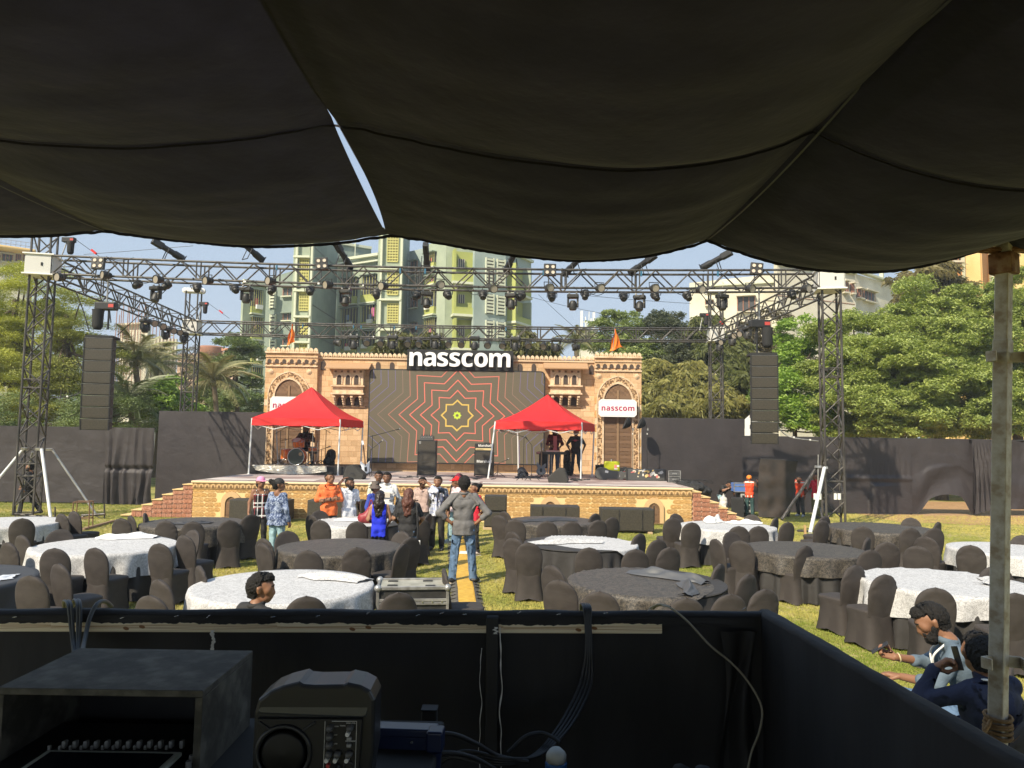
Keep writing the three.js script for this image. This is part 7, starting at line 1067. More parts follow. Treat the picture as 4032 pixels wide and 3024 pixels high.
  F = facade(b, 'stair_tower', 1492, 84, 1580, 84, 900, 900, BM.pale, 1.0); for (const x of [1496, 1576]) F.slab('edge_band', x - 4, 900, x + 4, 1650, 0.2, 0.5, BM.white); for (const y of [1060, 1182, 1300]) F.slab('floor_band', 1492, y - 4, 1580, y + 4, 0.24, 0.6, BM.white); for (const [a, c] of [[932, 1030], [1076, 1160], [1196, 1270], [1316, 1400]]) jali(F, 1526, a, 1568, c);
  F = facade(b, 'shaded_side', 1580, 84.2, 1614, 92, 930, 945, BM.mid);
  F = facade(b, 'corner_wall', 1612, 91, 1694, 88, 990, 972, BM.blue); for (const [a, c] of [[1030, 1084], [1172, 1212], [1272, 1312]]) windowAt(F, 1620, a, 1644, c);
  F = facade(b, 'corner_bay', 1672, 87.4, 1760, 84, 965, 945, BM.pale); for (const [a, c] of [[998, 1056], [1088, 1124], [1140, 1240], [1254, 1340]]) balcony(F, 1680, a, 1718, c);
  F = facade(b, 'terrace_bay', 1758, 84, 1872, 85, 940, 950, BM.pale); for (const [a, c] of [[992, 1122], [1136, 1248], [1260, 1380]]) niche(F, 1784, a, 1866, c);
  F = facade(b, 'louvre_bay', 1870, 83.5, 1992, 85.5, 955, 985, BM.blue); for (const [a, c] of [[1016, 1122], [1158, 1236], [1262, 1338]]) { louvre(F, 1912, a, 1942, c); louvre(F, 1956, a + 6, 1986, c + 6); }
  F = facade(b, 'end_bay', 1988, 86, 2092, 92, 985, 1018, BM.blue); for (const [a, c] of [[1052, 1168], [1184, 1280], [1292, 1396]]) niche(F, 1998, a, 2058, c);
  F.slab('parapet', 1988, 1002, 2092, 1012, 0.15, 0.5, BM.white);
  new GB().box(at(1500, 1400, 97).x, 10.5, -101, 34, 21, 12).build('building_core', BM.mid, b);
}
function bigWindow(F, x0, y0, x1, y1) { const r = F.rect(x0, y0, x1, y1), g = new THREE.Group(); g.name = 'window'; g.position.set(r.x, r.y, 0); F.g.add(g); boxPart('opening', 0, 0, 0.02, r.w, r.h, 0.06, BM.dark, g); boxPart('sill', 0, -r.h / 2, 0.2, r.w * 1.1, 0.15, 0.5, BM.cream, g); boxPart('shade', 0, r.h / 2, 0.3, r.w * 1.1, 0.12, 0.7, BM.cream, g); for (let k = 0; k <= 3; k++) boxPart('grille_bar', (k / 3 - 0.5) * r.w, 0, 0.15, 0.08, r.h, 0.06, BM.rust, g); }
{
  const b = thing('white_apartment', 'cream white apartment block behind the right tower', 'apartment block');
  let F = facade(b, 'front_wall', 2715, 77, 3062, 74, 1114, 1078, BM.cream); F.slab('roof_band', 2715, 1118, 3062, 1124, 0.1, 0.4, BM.white); bigWindow(F, 2904, 1166, 2972, 1230); bigWindow(F, 2778, 1182, 2808, 1204); bigWindow(F, 2904, 1268, 2972, 1330); F.slab('pipe', 2845, 1110, 2849, 1600, 0.1, 0.2, BM.cream);
  F = facade(b, 'tall_block', 3060, 72, 3366, 76, 1030, 1060, BM.cream); F.slab('roof_band', 3060, 1056, 3366, 1061, 0.1, 0.4, BM.white); F.slab('groove', 3064, 1180, 3364, 1182, 0.02, 0.06, BM.rust); bigWindow(F, 3314, 1108, 3335, 1154); bigWindow(F, 3347, 1116, 3358, 1158); 
  F = facade(b, 'right_wing', 3362, 78, 3560, 86, 1076, 1134, BM.cream); F.slab('roof_band', 3362, 1096, 3560, 1103, 0.2, 0.6, BM.white); bigWindow(F, 3372, 1138, 3390, 1176); bigWindow(F, 3398, 1148, 3440, 1190); F.slab('roof_post', 3466, 1068, 3470, 1100, 0.1, 0.4, BM.white);
}
{
  const b = thing('yellow_building', 'ochre yellow building behind the trees at the far right', 'apartment block');
  let F = facade(b, 'left_wall', 3606, 58, 3735, 57, 930, 920, BM.yellow); F = facade(b, 'window_bay', 3728, 56.5, 3800, 56.5, 900, 900, BM.yellow); F.slab('edge_band', 3728, 950, 3740, 1300, 0.15, 0.4, BM.white); F.slab('edge_band', 3782, 950, 3792, 1300, 0.15, 0.4, BM.white); bigWindow(F, 3744, 990, 3780, 1034); F.slab('apron', 3742, 1040, 3782, 1090, 0.1, 0.3, BM.orange);
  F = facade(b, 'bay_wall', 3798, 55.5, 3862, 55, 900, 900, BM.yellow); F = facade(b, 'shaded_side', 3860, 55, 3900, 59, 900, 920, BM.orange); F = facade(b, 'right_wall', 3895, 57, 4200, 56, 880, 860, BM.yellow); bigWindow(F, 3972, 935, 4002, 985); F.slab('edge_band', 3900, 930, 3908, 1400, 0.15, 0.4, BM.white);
}
{
  let b = thing('cream_building', 'cream building with rounded yellow roof edge at the left edge', 'apartment block'); let F = facade(b, 'front_wall', -120, 92, 138, 96, 985, 992, BM.cream); for (const [x0, x1] of [[8, 50], [62, 82], [92, 124], [-40, 0]]) bigWindow(F, x0, 1000, x1, 1034);
  const r = F.rect(-120, 975, 138, 992); new GB().rbox(r.x, r.y, 0.9, r.w * 1.04, r.h, 2.2, 0.3).build('roof_edge', BM.yellow, F.g); for (let k = 0; k < 14; k++) rod('rail_post', V(r.w * k / 13, r.y + 0.3, 0.6), V(r.w * k / 13, r.y + 1.3, 0.6), 0.03, MAT.steel, F.g, 6); for (const h of [0.8, 1.3]) rod('rail', V(0, r.y + h, 0.6), V(r.w, r.y + h, 0.6), 0.03, MAT.steel, F.g, 6);
  b = thing('unfinished_building', 'unfinished cream building with bamboo scaffold behind the palms', 'building'); F = facade(b, 'front_wall', 478, 112, 585, 110, 1276, 1282, BM.cream); bigWindow(F, 484, 1308, 500, 1324); F.slab('roof_slab', 474, 1274, 590, 1280, 0.3, 1.0, BM.cream); seed(31); for (let k = 0; k < 11; k++) { const x = k * F.w / 10; rod('scaffold_pole', V(x, 10, 1.0), V(x + rr(-0.3, 0.3), 21 + rr(0, 2.2), 1.0), 0.06, BM.rust, F.g, 6); } F = facade(b, 'rear_wall', 585, 116, 695, 116, 1330, 1334, BM.cream); for (let k = 0; k < 9; k++) rod('scaffold_pole', V(k * F.w / 8, 10, 1.0), V(k * F.w / 8, 19.5 + rr(0, 2), 1.0), 0.06, BM.rust, F.g, 6);
  b = thing('red_tank_house', 'low building with a round rust-red roof tank left of the green block', 'building'); F = facade(b, 'front_wall', 700, 102, 960, 100, 1395, 1380, std([0.52, 0.36, 0.27], 0.9)); bigWindow(F, 905, 1400, 930, 1425); const p = at(832, 1365, 101), q = at(832, 1400, 101); new GB().lathe([[0, p.y], [1.55, p.y], [1.62, p.y - 0.2], [1.62, q.y - 1], [0, q.y - 1]], 20, p.x, 0, p.z).build('roof_tank', BM.rust, b); F.slab('roof_edge', 880, 1372, 960, 1382, 0.2, 0.6, std([0.5, 0.25, 0.16], 0.9));
  b = thing('antenna_roof', 'far roof with white mobile antennas above the trees', 'building'); F = facade(b, 'roof_wall', 2270, 118, 2350, 118, 1296, 1296, BM.cream); for (const [x, y0, y1, w] of [[2289, 1226, 1296, 9], [2337, 1232, 1300, 9], [2304, 1250, 1290, 3], [2318, 1230, 1296, 2], [2326, 1256, 1290, 4], [2310, 1268, 1292, 5]]) F.slab('antenna', x - w / 2, y0, x + w / 2, y1, 0.4, 0.4, MAT.white); F.slab('antenna_rail', 2292, 1268, 2336, 1271, 0.4, 0.2, MAT.white);
}
// thin wires against the sky
for (const [pts, lab] of [[[[330, 1002, 60], [520, 988, 60], [760, 968, 60]], 'thin wire crossing the sky above the left truss'], [[[2090, 1170, 80], [2260, 1212, 80], [2470, 1252, 80]], 'thin sagging wire right of the green block'], [[[2320, 1165, 70], [2520, 1182, 70], [2720, 1195, 70]], 'thin wire running to the white apartment block'], [[[2120, 1160, 80], [2190, 1225, 80], [2262, 1290, 80]], 'thin wire slanting down to the antenna roof']]) wire(lab, pts.map((p) => at(...p)), 0.022, MAT.darkMetal);

// ================================================================ trees
function leafClump(kind, s) {                                 // a few real leaves sharing a twig
  seed(s); const p = [], n = { broad: 14, feather: 26, bamboo: 12 }[kind];
  const leaf = (c, d, L, W, droop) => { const side = V(-d.z, rr(-0.5, 0.5), d.x).normalize().multiplyScalar(W), tip = c.clone().addScaledVector(d, L).add(V(0, -droop * L, 0)), m = c.clone().addScaledVector(d, L * 0.45).add(V(0, 0.06 * L, 0)); const a = m.clone().add(side), b = m.clone().sub(side); for (const q of [c, a, tip, c, tip, b]) p.push(q.x, q.y, q.z); };
  for (let i = 0; i < n; i++) {
    const a = rr(0, 6.283), d = V(Math.cos(a), rr(-0.35, 0.5), Math.sin(a)).normalize();
    if (kind === 'broad') leaf(V(rr(-0.16, 0.16), rr(-0.1, 0.12), rr(-0.16, 0.16)), d, rr(0.13, 0.2), rr(0.035, 0.055), rr(0.1, 0.5));
    if (kind === 'feather') leaf(V(rr(-0.34, 0.34), rr(-0.07, 0.07), rr(-0.34, 0.34)), d, rr(0.07, 0.12), rr(0.018, 0.028), 0.1);
    if (kind === 'bamboo') leaf(V(rr(-0.12, 0.12), rr(-0.15, 0.1), rr(-0.12, 0.12)), d, rr(0.22, 0.36), rr(0.014, 0.022), rr(0.4, 1.0));
  }
  const g = new THREE.BufferGeometry(); g.setAttribute('position', new THREE.Float32BufferAttribute(p, 3)); g.computeVertexNormals(); return g;
}
const CLUMP = { broad: leafClump('broad', 1), feather: leafClump('feather', 2), bamboo: leafClump('bamboo', 3) };
const leafMat = new THREE.MeshPhysicalMaterial({ color: 0xffffff, roughness: 0.62, side: THREE.DoubleSide, transmission: 0.45, thickness: 0 });
const barkMat = std(null, 0.9, { map: noiseMap(128, 6, 5, 131, [[0.07, 0.05, 0.035], [0.16, 0.12, 0.085]], 0.6) });
let treeSeed = 900;
// crowns: [px, py, D, rx, ry, rz] ellipsoids; boughs of leaf clumps spread over them, gaps left between
function tree(name, label, crowns, o) {
  const t = thing(name, label, o.cat ?? 'tree'); seed(treeSeed++);
  const kind = o.kind ?? 'broad', M = crowns.map(([px, py, D, rx, ry, rz]) => ({ c: at(px, py, D), r: V(rx, ry, rz ?? rx) })), boughs = [];
  for (const m of M) { const n = Math.max(6, Math.round(m.r.x * m.r.y * (o.boughs ?? 5))); for (let i = 0; i < n; i++) { const a = rnd() * 6.283, h = rr(-0.95, 1), q = Math.sqrt(1 - h * h) , k = rr(0.55, 1.0); boughs.push({ p: V(m.c.x + Math.cos(a) * q * m.r.x * k, m.c.y + h * m.r.y * k, m.c.z + Math.sin(a) * q * m.r.z * k * 0.9), s: rr(0.35, 0.75) * (o.size ?? 1), tone: rr(-0.09, 0.09) }); } }
  const per = o.per ?? 42, N = boughs.length * per, im = new THREE.InstancedMesh(CLUMP[kind], leafMat, N), m4 = new THREE.Matrix4(), e = new THREE.Euler(), qn = new THREE.Quaternion(), c = new THREE.Color(); let i = 0;
  const [d0, d1] = o.cols; 
  for (const b of boughs) for (let k = 0; k < per; k++) {
    const a = rnd() * 6.283, h = rr(-0.35, 1), q = Math.sqrt(Math.max(0, 1 - h * h)), r = b.s * (0.75 + 0.35 * rnd());
    const p = V(b.p.x + Math.cos(a) * q * r * 1.25, b.p.y + h * r * 0.62 * (o.flat ?? 1), b.p.z + Math.sin(a) * q * r * 1.25), s = rr(0.6, 1.3) * (o.leaf ?? 1);
    e.set(rr(-0.5, 0.5), rnd() * 6.283, rr(-0.5, 0.5)); m4.compose(p, qn.setFromEuler(e), V(s, s, s)); im.setMatrixAt(i, m4);
    const tt = clamp(0.5 + b.tone + rr(-0.3, 0.3), 0, 1); c.setRGB(lerp(d0[0], d1[0], tt), lerp(d0[1], d1[1], tt), lerp(d0[2], d1[2], tt)); im.setColorAt(i++, c);
  }
  im.name = 'crown'; im.userData.kind = 'stuff'; im.castShadow = im.receiveShadow = true; t.add(im);
  const base = o.base ? at(...o.base) : M[0].c.clone(); base.y = 0; const top = M[0].c.clone();
  const trunkR = o.trunk ?? 0.22, mid = base.clone().lerp(top, 0.55).add(V(rr(-0.3, 0.3), 0, rr(-0.2, 0.2)));
  const wood = new GB(); wood.tube(base, mid, trunkR, trunkR * 0.75, 9).tube(mid, top, trunkR * 0.75, trunkR * 0.4, 9); wood.build('trunk', o.bark ?? barkMat, t);
  const nb = Math.min(26, Math.round(boughs.length * 0.3)); for (let k = 0; k < nb; k++) { const b = boughs[(rnd() * boughs.length) | 0], s = mid.clone().lerp(top, rr(0, 0.9)), j = s.clone().lerp(b.p, 0.55).add(V(0, -0.25, 0)); new GB().tube(s, j, trunkR * 0.32, trunkR * 0.2, 6).tube(j, b.p, trunkR * 0.2, trunkR * 0.07, 6).build('limb', o.bark ?? barkMat, t); }
  return t;
}
const brighter = (o) => { for (const k in o) o[k] = o[k].map((c) => c.map((x) => x * 2.3)); return o; };
const G = brighter({ fresh: [[0.095, 0.13, 0.02], [0.24, 0.265, 0.065]], yellow: [[0.13, 0.15, 0.012], [0.30, 0.30, 0.035]], dark: [[0.055, 0.085, 0.018], [0.125, 0.155, 0.038]], olive: [[0.10, 0.105, 0.025], [0.22, 0.20, 0.06]], mid: [[0.08, 0.11, 0.022], [0.17, 0.20, 0.05]], bright: [[0.09, 0.15, 0.015], [0.18, 0.25, 0.03]] });
// left
tree('rain_tree', 'feathery yellow-green tree at the left edge behind the tower', [[60, 1180, 40, 3.6, 2.2], [-60, 1380, 40, 3.8, 2.6], [110, 1420, 39, 3.0, 2.4], [40, 1580, 39, 3.4, 1.8]], { kind: 'feather', cols: G.yellow, per: 60, boughs: 5.5, flat: 0.5, size: 1.15, base: [60, 1600, 40], trunk: 0.34 });
tree('rain_tree', 'feathery tree between the left tower and the speaker column', [[260, 1240, 37, 1.7, 1.5], [300, 1400, 37, 1.9, 2.0], [220, 1560, 37, 2.2, 1.7], [330, 1610, 37, 1.6, 1.0]], { kind: 'feather', cols: [[0.20, 0.24, 0.02], [0.48, 0.48, 0.06]], per: 52, boughs: 6, flat: 0.5, size: 1.05, base: [250, 1600, 37], trunk: 0.26 });
tree('tree', 'dense green undergrowth tree low behind the left wall', [[90, 1650, 35, 4.2, 1.0], [420, 1640, 36, 2.6, 1.1], [560, 1620, 42, 2.6, 1.4]], { kind: 'feather', cols: G.dark, per: 46, boughs: 8, base: [300, 1650, 36] });
tree('bush', 'bright green broadleaf bush between the two left palms', [[664, 1560, 38, 1.05, 0.95], [610, 1610, 38, 0.9, 0.7], [720, 1600, 38.5, 0.8, 0.7]], { kind: 'broad', cols: G.bright, per: 40, boughs: 16, size: 0.6, base: [664, 1620, 38], trunk: 0.1, cat: 'bush' });
tree('tree', 'dark green tree left of the green apartment block', [[930, 1400, 52, 1.6, 1.6], [900, 1500, 52, 2.2, 1.8], [945, 1600, 50, 1.8, 1.4], [820, 1580, 54, 2.4, 1.3]], { cols: G.dark, per: 46, boughs: 6, base: [925, 1600, 52] });
tree('dry_tree', 'thin brownish tree behind the right-hand left palm', [[730, 1470, 60, 2.6, 1.7], [790, 1420, 60, 1.6, 1.2]], { kind: 'feather', cols: [[0.13, 0.10, 0.045], [0.24, 0.19, 0.085]], per: 22, boughs: 5, base: [740, 1600, 60] });
// right
tree('bamboo_clump', 'olive bamboo thicket right of the fort backdrop', [[2600, 1600, 40, 1.7, 1.1], [2700, 1560, 41, 1.8, 1.6], [2820, 1600, 40, 1.7, 1.3], [2560, 1500, 43, 1.2, 1.2]], { kind: 'bamboo', cols: G.olive, per: 64, boughs: 9, base: [2700, 1600, 41], trunk: 0.07 });
tree('tree', 'dense dark green tree rising behind the right gate tower', [[2440, 1290, 50, 1.6, 1.2], [2380, 1370, 50, 1.7, 1.3], [2480, 1400, 48, 1.9, 1.5], [2560, 1420, 47, 1.3, 1.3]], { cols: G.mid, per: 46, boughs: 7, base: [2450, 1500, 49] });
tree('tree', 'grey-green tree behind the rear right tower', [[2600, 1280, 50, 1.5, 1.2], [2690, 1340, 48, 2.0, 1.5], [2760, 1420, 46, 2.0, 1.8], [2640, 1450, 47, 1.8, 1.4]], { cols: [[0.06, 0.085, 0.03], [0.15, 0.17, 0.07]], per: 44, boughs: 7, base: [2680, 1550, 48], trunk: 0.18, bark: std([0.34, 0.24, 0.1], 0.8) });
tree('bamboo_clump', 'light feathery bamboo plumes between the rear right tower and the speaker column', [[2850, 1440, 41, 1.2, 2.0], [2900, 1530, 40, 1.3, 1.5], [2780, 1320, 44, 0.9, 1.3]], { kind: 'bamboo', cols: [[0.12, 0.15, 0.03], [0.24, 0.26, 0.07]], per: 50, boughs: 7, base: [2850, 1600, 41], trunk: 0.06, bark: std([0.42, 0.34, 0.12], 0.7) });
tree('dry_tree', 'brownish twiggy tree behind the right speaker column', [[3010, 1330, 42, 1.4, 1.5], [3090, 1420, 41, 1.5, 1.6]], { cols: [[0.12, 0.095, 0.045], [0.20, 0.17, 0.075]], per: 26, boughs: 7, base: [3050, 1600, 41], trunk: 0.13 });
tree('tree', 'yellow-green broadleaf tree between the right speaker column and tower', [[3110, 1450, 37, 1.3, 1.2], [3160, 1330, 38, 1.2, 1.0], [3090, 1580, 36, 1.4, 1.3], [3190, 1620, 35, 1.2, 1.2]], { cols: G.bright, per: 44, boughs: 8, base: [3130, 1650, 37], trunk: 0.14 });
tree('tree', 'large leafy green tree right of the right tower', [[3380, 1330, 36, 2.0, 1.5], [3330, 1480, 35, 2.1, 1.8], [3480, 1450, 34, 2.0, 1.8], [3360, 1630, 34, 2.2, 1.3], [3520, 1620, 33.5, 1.9, 1.3]], { cols: G.fresh, per: 80, leaf: 0.84, boughs: 8, base: [3400, 1650, 35], trunk: 0.26 });
tree('tree', 'largest leafy green tree in front of the yellow building', [[3680, 1220, 36, 2.3, 1.5], [3580, 1330, 35.5, 1.9, 1.5], [3760, 1380, 34, 2.2, 1.9], [3650, 1500, 33.5, 2.2, 1.7], [3800, 1580, 33, 2.2, 1.6], [3640, 1650, 33, 1.9, 1.0]], { cols: G.fresh, per: 80, leaf: 0.84, boughs: 8, base: [3700, 1650, 35], trunk: 0.3 });
tree('tree', 'leafy green tree at the far right edge behind the steel pole', [[3930, 1300, 35, 1.9, 1.7], [4080, 1180, 36, 2.2, 1.7], [4000, 1480, 33.5, 2.2, 1.9], [4120, 1560, 33, 2.3, 1.9], [3950, 1640, 33, 2.0, 1.1]], { cols: G.fresh, per: 80, leaf: 0.84, boughs: 8, base: [4020, 1650, 35], trunk: 0.28 });
tree('tree', 'dense green trees low behind the right wall', [[3500, 1640, 38, 5.2, 1.6], [3900, 1600, 38, 4.6, 2.2], [3150, 1650, 40, 4.0, 1.4], [3600, 1480, 39.5, 5.5, 2.4]], { cols: G.dark, per: 40, boughs: 4.5, base: [3600, 1650, 38] });
tree('bamboo_clump', 'yellowish bamboo plumes in front of the yellow building', [[3650, 1090, 44, 1.5, 1.3], [3720, 1120, 45, 1.3, 1.1], [3600, 1180, 44, 0.9, 1.2]], { kind: 'bamboo', cols: [[0.20, 0.17, 0.05], [0.34, 0.29, 0.10]], per: 34, boughs: 6, base: [3660, 1400, 44], trunk: 0.05 });
// bamboo wisps behind the letter sign
tree('bamboo_clump', 'wispy bamboo tops behind the left of the letter sign', [[1610, 1370, 38, 1.0, 0.8], [1540, 1375, 38, 0.6, 0.5], [1690, 1350, 38, 0.6, 0.7]], { kind: 'bamboo', cols: [[0.14, 0.16, 0.04], [0.27, 0.26, 0.08]], per: 26, boughs: 10, size: 0.6, base: [1620, 1500, 38], trunk: 0.04 });
tree('bamboo_clump', 'wispy bamboo tops behind the right of the letter sign', [[2090, 1355, 38, 0.7, 0.8], [2140, 1380, 38, 0.6, 0.5], [2020, 1370, 38, 0.5, 0.5]], { kind: 'bamboo', cols: [[0.14, 0.16, 0.04], [0.27, 0.26, 0.08]], per: 26, boughs: 10, size: 0.6, base: [2090, 1500, 38], trunk: 0.04 });
// palms
const frondGeo = (() => { const g = new GB(), pts = []; const N = 34; const P = (t) => V(0, 0.9 * t - 1.75 * t * t, 2.5 * t - 0.35 * t * t); for (let i = 0; i <= 10; i++) pts.push(P(i / 10)); g.path(pts, 0.02, 4, 10); const p = []; seed(17); for (let i = 2; i < N; i++) for (const s of [-1, 1]) { const t = i / N, c = P(t), L = 0.62 * Math.sin(Math.PI * Math.min(1, t * 0.85 + 0.12)) + 0.1, d = V(s * 0.8, -0.55 - 0.3 * rnd(), 0.55).normalize(), tip = c.clone().addScaledVector(d, L); const w = 0.026; p.push(c.x, c.y, c.z - w, c.x, c.y, c.z + w, tip.x, tip.y, tip.z); } const l = new THREE.BufferGeometry(); l.setAttribute('position', new THREE.Float32BufferAttribute(p, 3)); l.computeVertexNormals(); g.add(l); return g.geo(); })();
function palm(label, px, py, D, s, n, cols, low = 0) {
  const c = at(px, py, D), t = thing('palm_tree', label, 'palm tree', [c.x, 0, c.z]); seed(px);
  const g = new GB(), pts = []; for (let i = 0; i <= 5; i++) pts.push(V(0.25 * Math.sin(i * 0.6), c.y * i / 5, 0.1 * i)); g.path(pts, 0.15, 8, 20).build('trunk', std([0.20, 0.155, 0.11], 0.9), t); const top = pts[5];
  const mats = cols.map((k) => new THREE.MeshPhysicalMaterial({ color: new THREE.Color().setRGB(...k), roughness: 0.5, side: THREE.DoubleSide, transmission: 0.2, thickness: 0 }));
  for (let i = 0; i < n; i++) { const f = mesh('frond', frondGeo, mats[i % mats.length], t); f.position.copy(top); const q = i / n; f.rotation.order = 'YXZ'; f.rotation.y = i * 2.4; f.rotation.x = lerp(-1.05, 0.45 + low, Math.pow(q, 1.3)) + rr(-0.12, 0.12); f.rotation.z = rr(-0.2, 0.2); f.scale.setScalar(s * rr(0.95, 1.22)); }
  for (let k = 0; k < 5; k++) new GB().ball(top.x + 0.2 * Math.cos(k * 1.3), top.y - 0.25, top.z + 0.2 * Math.sin(k * 1.3), 0.1, 1, 1.2, 1, 8).build('coconut', std([0.16, 0.14, 0.04], 0.6), t);
}
palm('tall palm right of the left speaker column', 548, 1420, 40, 0.95, 26, [[0.26, 0.25, 0.09], [0.17, 0.175, 0.05], [0.36, 0.32, 0.14]]);
palm('palm just behind the tall palm, between speaker column and rear tower', 628, 1440, 44, 0.85, 22, [[0.22, 0.23, 0.08], [0.15, 0.16, 0.05]]);
palm('low dark palm beside the left speaker column', 525, 1580, 37, 1.0, 20, [[0.11, 0.14, 0.05], [0.16, 0.18, 0.07]]);
palm('palm between the rear left tower and the green block', 852, 1500, 42, 1.0, 26, [[0.28, 0.26, 0.10], [0.18, 0.18, 0.06], [0.40, 0.34, 0.16]]);
palm('palm half hidden by the right gate tower', 2262, 1350, 44, 0.62, 22, [[0.28, 0.27, 0.12], [0.18, 0.2, 0.07]]);
// ================================================================ control booth in the foreground
const BT = 1.805, BZ = -3.0;                                  // top of the booth wall, its line
function wrappedWall(label, A, Bq, thick, top, bottom, wrinkles, s) {           // cloth pulled over a board wall
  const t = thing('booth_wall', label, 'booth wall'), L = Bq.clone().sub(A), len = L.length(), d = L.clone().normalize(), n = V(-d.z, 0, d.x);
  const prof = []; const r = 0.02, hh = thick / 2; prof.push([-hh, bottom]); for (let i = 0; i <= 14; i++) prof.push([-hh, lerp(bottom, top - r, i / 14)]); for (let i = 1; i <= 4; i++) { const a = i / 4 * Math.PI / 2; prof.push([-hh + r - r * Math.cos(a), top - r + r * Math.sin(a)]); } for (let i = 0; i <= 4; i++) { const a = i / 4 * Math.PI / 2; prof.push([hh - r + r * Math.sin(a), top - r + r * Math.cos(a)]); } for (let i = 1; i <= 22; i++) prof.push([hh, lerp(top - r, bottom, i / 22)]);
  const g = surf(Math.round(len * 34), prof.length - 1, (u, v) => { const p = prof[Math.round(v * (prof.length - 1))], drop = top - p[1], w = wrinkles * (0.5 + drop * 1.2) * noise(u * len * 2.4, drop * 3 + p[0] * 9, s) + wrinkles * 0.5 * noise(u * len * 9, drop * 4, s + 2); const q = A.clone().addScaledVector(d, u * len).addScaledVector(n, p[0] + w * Math.sign(p[0] || 1)); q.y = p[1] + (drop < 0.02 ? 0.006 * noise(u * len * 4, s) : 0); return q; }, len, 1);
  mesh('cloth_cover', g, MAT.boothCloth, t); return { t, d, n };
}
{
  const F = wrappedWall('black cloth wrapped wall along the front of the control booth', V(-3.6, 0, BZ), V(1.06, 0, BZ), 0.05, BT, 0.1, 0.008, 3);
  const z = BZ + 0.036, y0 = at(1000, 2472, 2.96).y, x0 = -2.4, x1 = at(2625, 2470, 2.96).x;
  const wood = std(null, 0.6, { map: canvas(512, 128, (c, w, h) => { c.fillStyle = '#f6e8c8'; c.fillRect(0, 0, w, h); seed(41); for (let k = 0; k < 60; k++) { c.strokeStyle = `rgba(160,115,65,${rr(0.08, 0.3)})`; c.lineWidth = rr(1, 3); c.beginPath(); const y = rr(0, h); c.moveTo(0, y); c.bezierCurveTo(w * 0.3, y + rr(-14, 14), w * 0.6, y + rr(-14, 14), w, y + rr(-8, 8)); c.stroke(); } for (let k = 0; k < 5; k++) { c.fillStyle = '#8d5f34'; c.beginPath(); c.ellipse(rr(0, w), rr(20, h - 20), 7, 4, 0.3, 0, 7); c.fill(); } }, [0.9, 0.2]) });
  const strip = thing('wood_strip', 'pale bare wood batten fixed along the inside of the booth wall', 'batten', [0, 0, 0]); new GB().rbox((x0 + x1) / 2, y0 + 0.012, z, x1 - x0, 0.056, 0.03, 0.003).build('batten', wood, strip);
  const hem = surf(500, 4, (u, v) => { const x = lerp(-3.4, 1.0, u), jag = 0.006 * noise(x * 22, 1) + 0.004 * noise(x * 70, 2) + 0.003 * noise(x * 160, 4); return V(x, lerp(BT - 0.012, y0 + 0.02 + (x > x1 ? -0.012 : 0) + jag + 0.008 * noise(x * 1.3, 5), v), z + 0.018 + 0.004 * noise(x * 6, v * 3)); }, 4, 0.1);
  mesh('folded_hem', hem, MAT.boothCloth, F.t);
  seed(23); for (let k = 0; k < 15; k++) { const p = at([78, 500, 715, 840, 1095, 1272, 1470, 1665, 1850, 2065, 2220, 2405, 2575, 2950, 1760][k], 2424 + rr(-6, 10), 2.94); const b = new GB().rbox(0, 0, 0, 0.017, 0.0022, 0.002, 0.0008).build('staple', MAT.chrome, F.t); b.position.set(p.x, p.y, z + 0.023); b.rotation.z = rr(0.1, 0.7); }
  // seam post with torn white edges
  F.t.rotation.z = 0.0115; F.t.position.y = 0.012; strip.rotation.z = 0.0115; strip.position.y = 0.012; const p = at(1955, 2700, 2.95); new GB().rbox(p.x, 1.3, z + 0.004, 0.05, 0.98, 0.04, 0.006).build('seam_post', MAT.black, F.t);
  const torn = (px, w, y1, y2, s) => mesh('torn_edge', surf(4, 60, (u, v) => { const q = at(px, 2700, 2.95); return V(q.x + (u - 0.5) * w * (0.35 + 0.9 * Math.abs(noise(v * 9, s))) + 0.012 * noise(v * 5, s, 2), lerp(at(px, y1, 2.95).y, at(px, y2, 2.95).y, v), z + 0.027 + 0.004 * noise(v * 12, s)); }, 1, 1), MAT.white, F.t);
  torn(1990, 0.008, 2478, 3080, 1); torn(1912, 0.005, 2560, 3060, 2); torn(857, 0.022, 2478, 2600, 5); torn(1968, 0.024, 2478, 2505, 7);
  const S = wrappedWall('black cloth wrapped side wall of the booth running toward the camera', V(1.235, 0, 0.8), V(1.045, 0, BZ - 0.02), 0.06, BT + 0.03, 0.1, 0.012, 8);
  mesh('cloth_flap', surf(16, 24, (u, v) => { const q = at(lerp(2850, 2990, u), 2440, 2.94); return V(q.x + 0.02 * Math.sin(v * 5 + u * 3), BT - 0.06 - v * 0.6, BZ + 0.05 + 0.03 * Math.sin(u * 9 + v * 2) * (0.3 + v) + 0.03 * (1 - v)); }, 0.3, 0.6), MAT.boothCloth, F.t);
  const d = thing('booth_platform', 'raised booth platform with black deck under the equipment', 'platform'); new GB().box(-1.2, 0.86, -0.6, 4.5, 0.08, 4.7).build('deck', MAT.blackMatt, d); for (const x of [-3.2, -1.2, 0.8]) for (const zz of [-2.7, 1.5]) new GB().tube(V(x, 0, zz), V(x, 0.82, zz), 0.04).build('deck_leg', MAT.darkMetal, d);
  const tb = thing('equipment_table', 'black covered table carrying the mixer hood and small speaker', 'table'); new GB().rbox(-1.05, 1.585, -1.85, 1.7, 0.04, 1.1, 0.01).build('tabletop', MAT.blackMatt, tb); for (const x of [-1.8, -0.3]) for (const zz of [-2.3, -1.4]) new GB().box(x, 1.23, zz, 0.05, 0.66, 0.05).build('table_leg', MAT.black, tb);
}
const TT = 1.606;
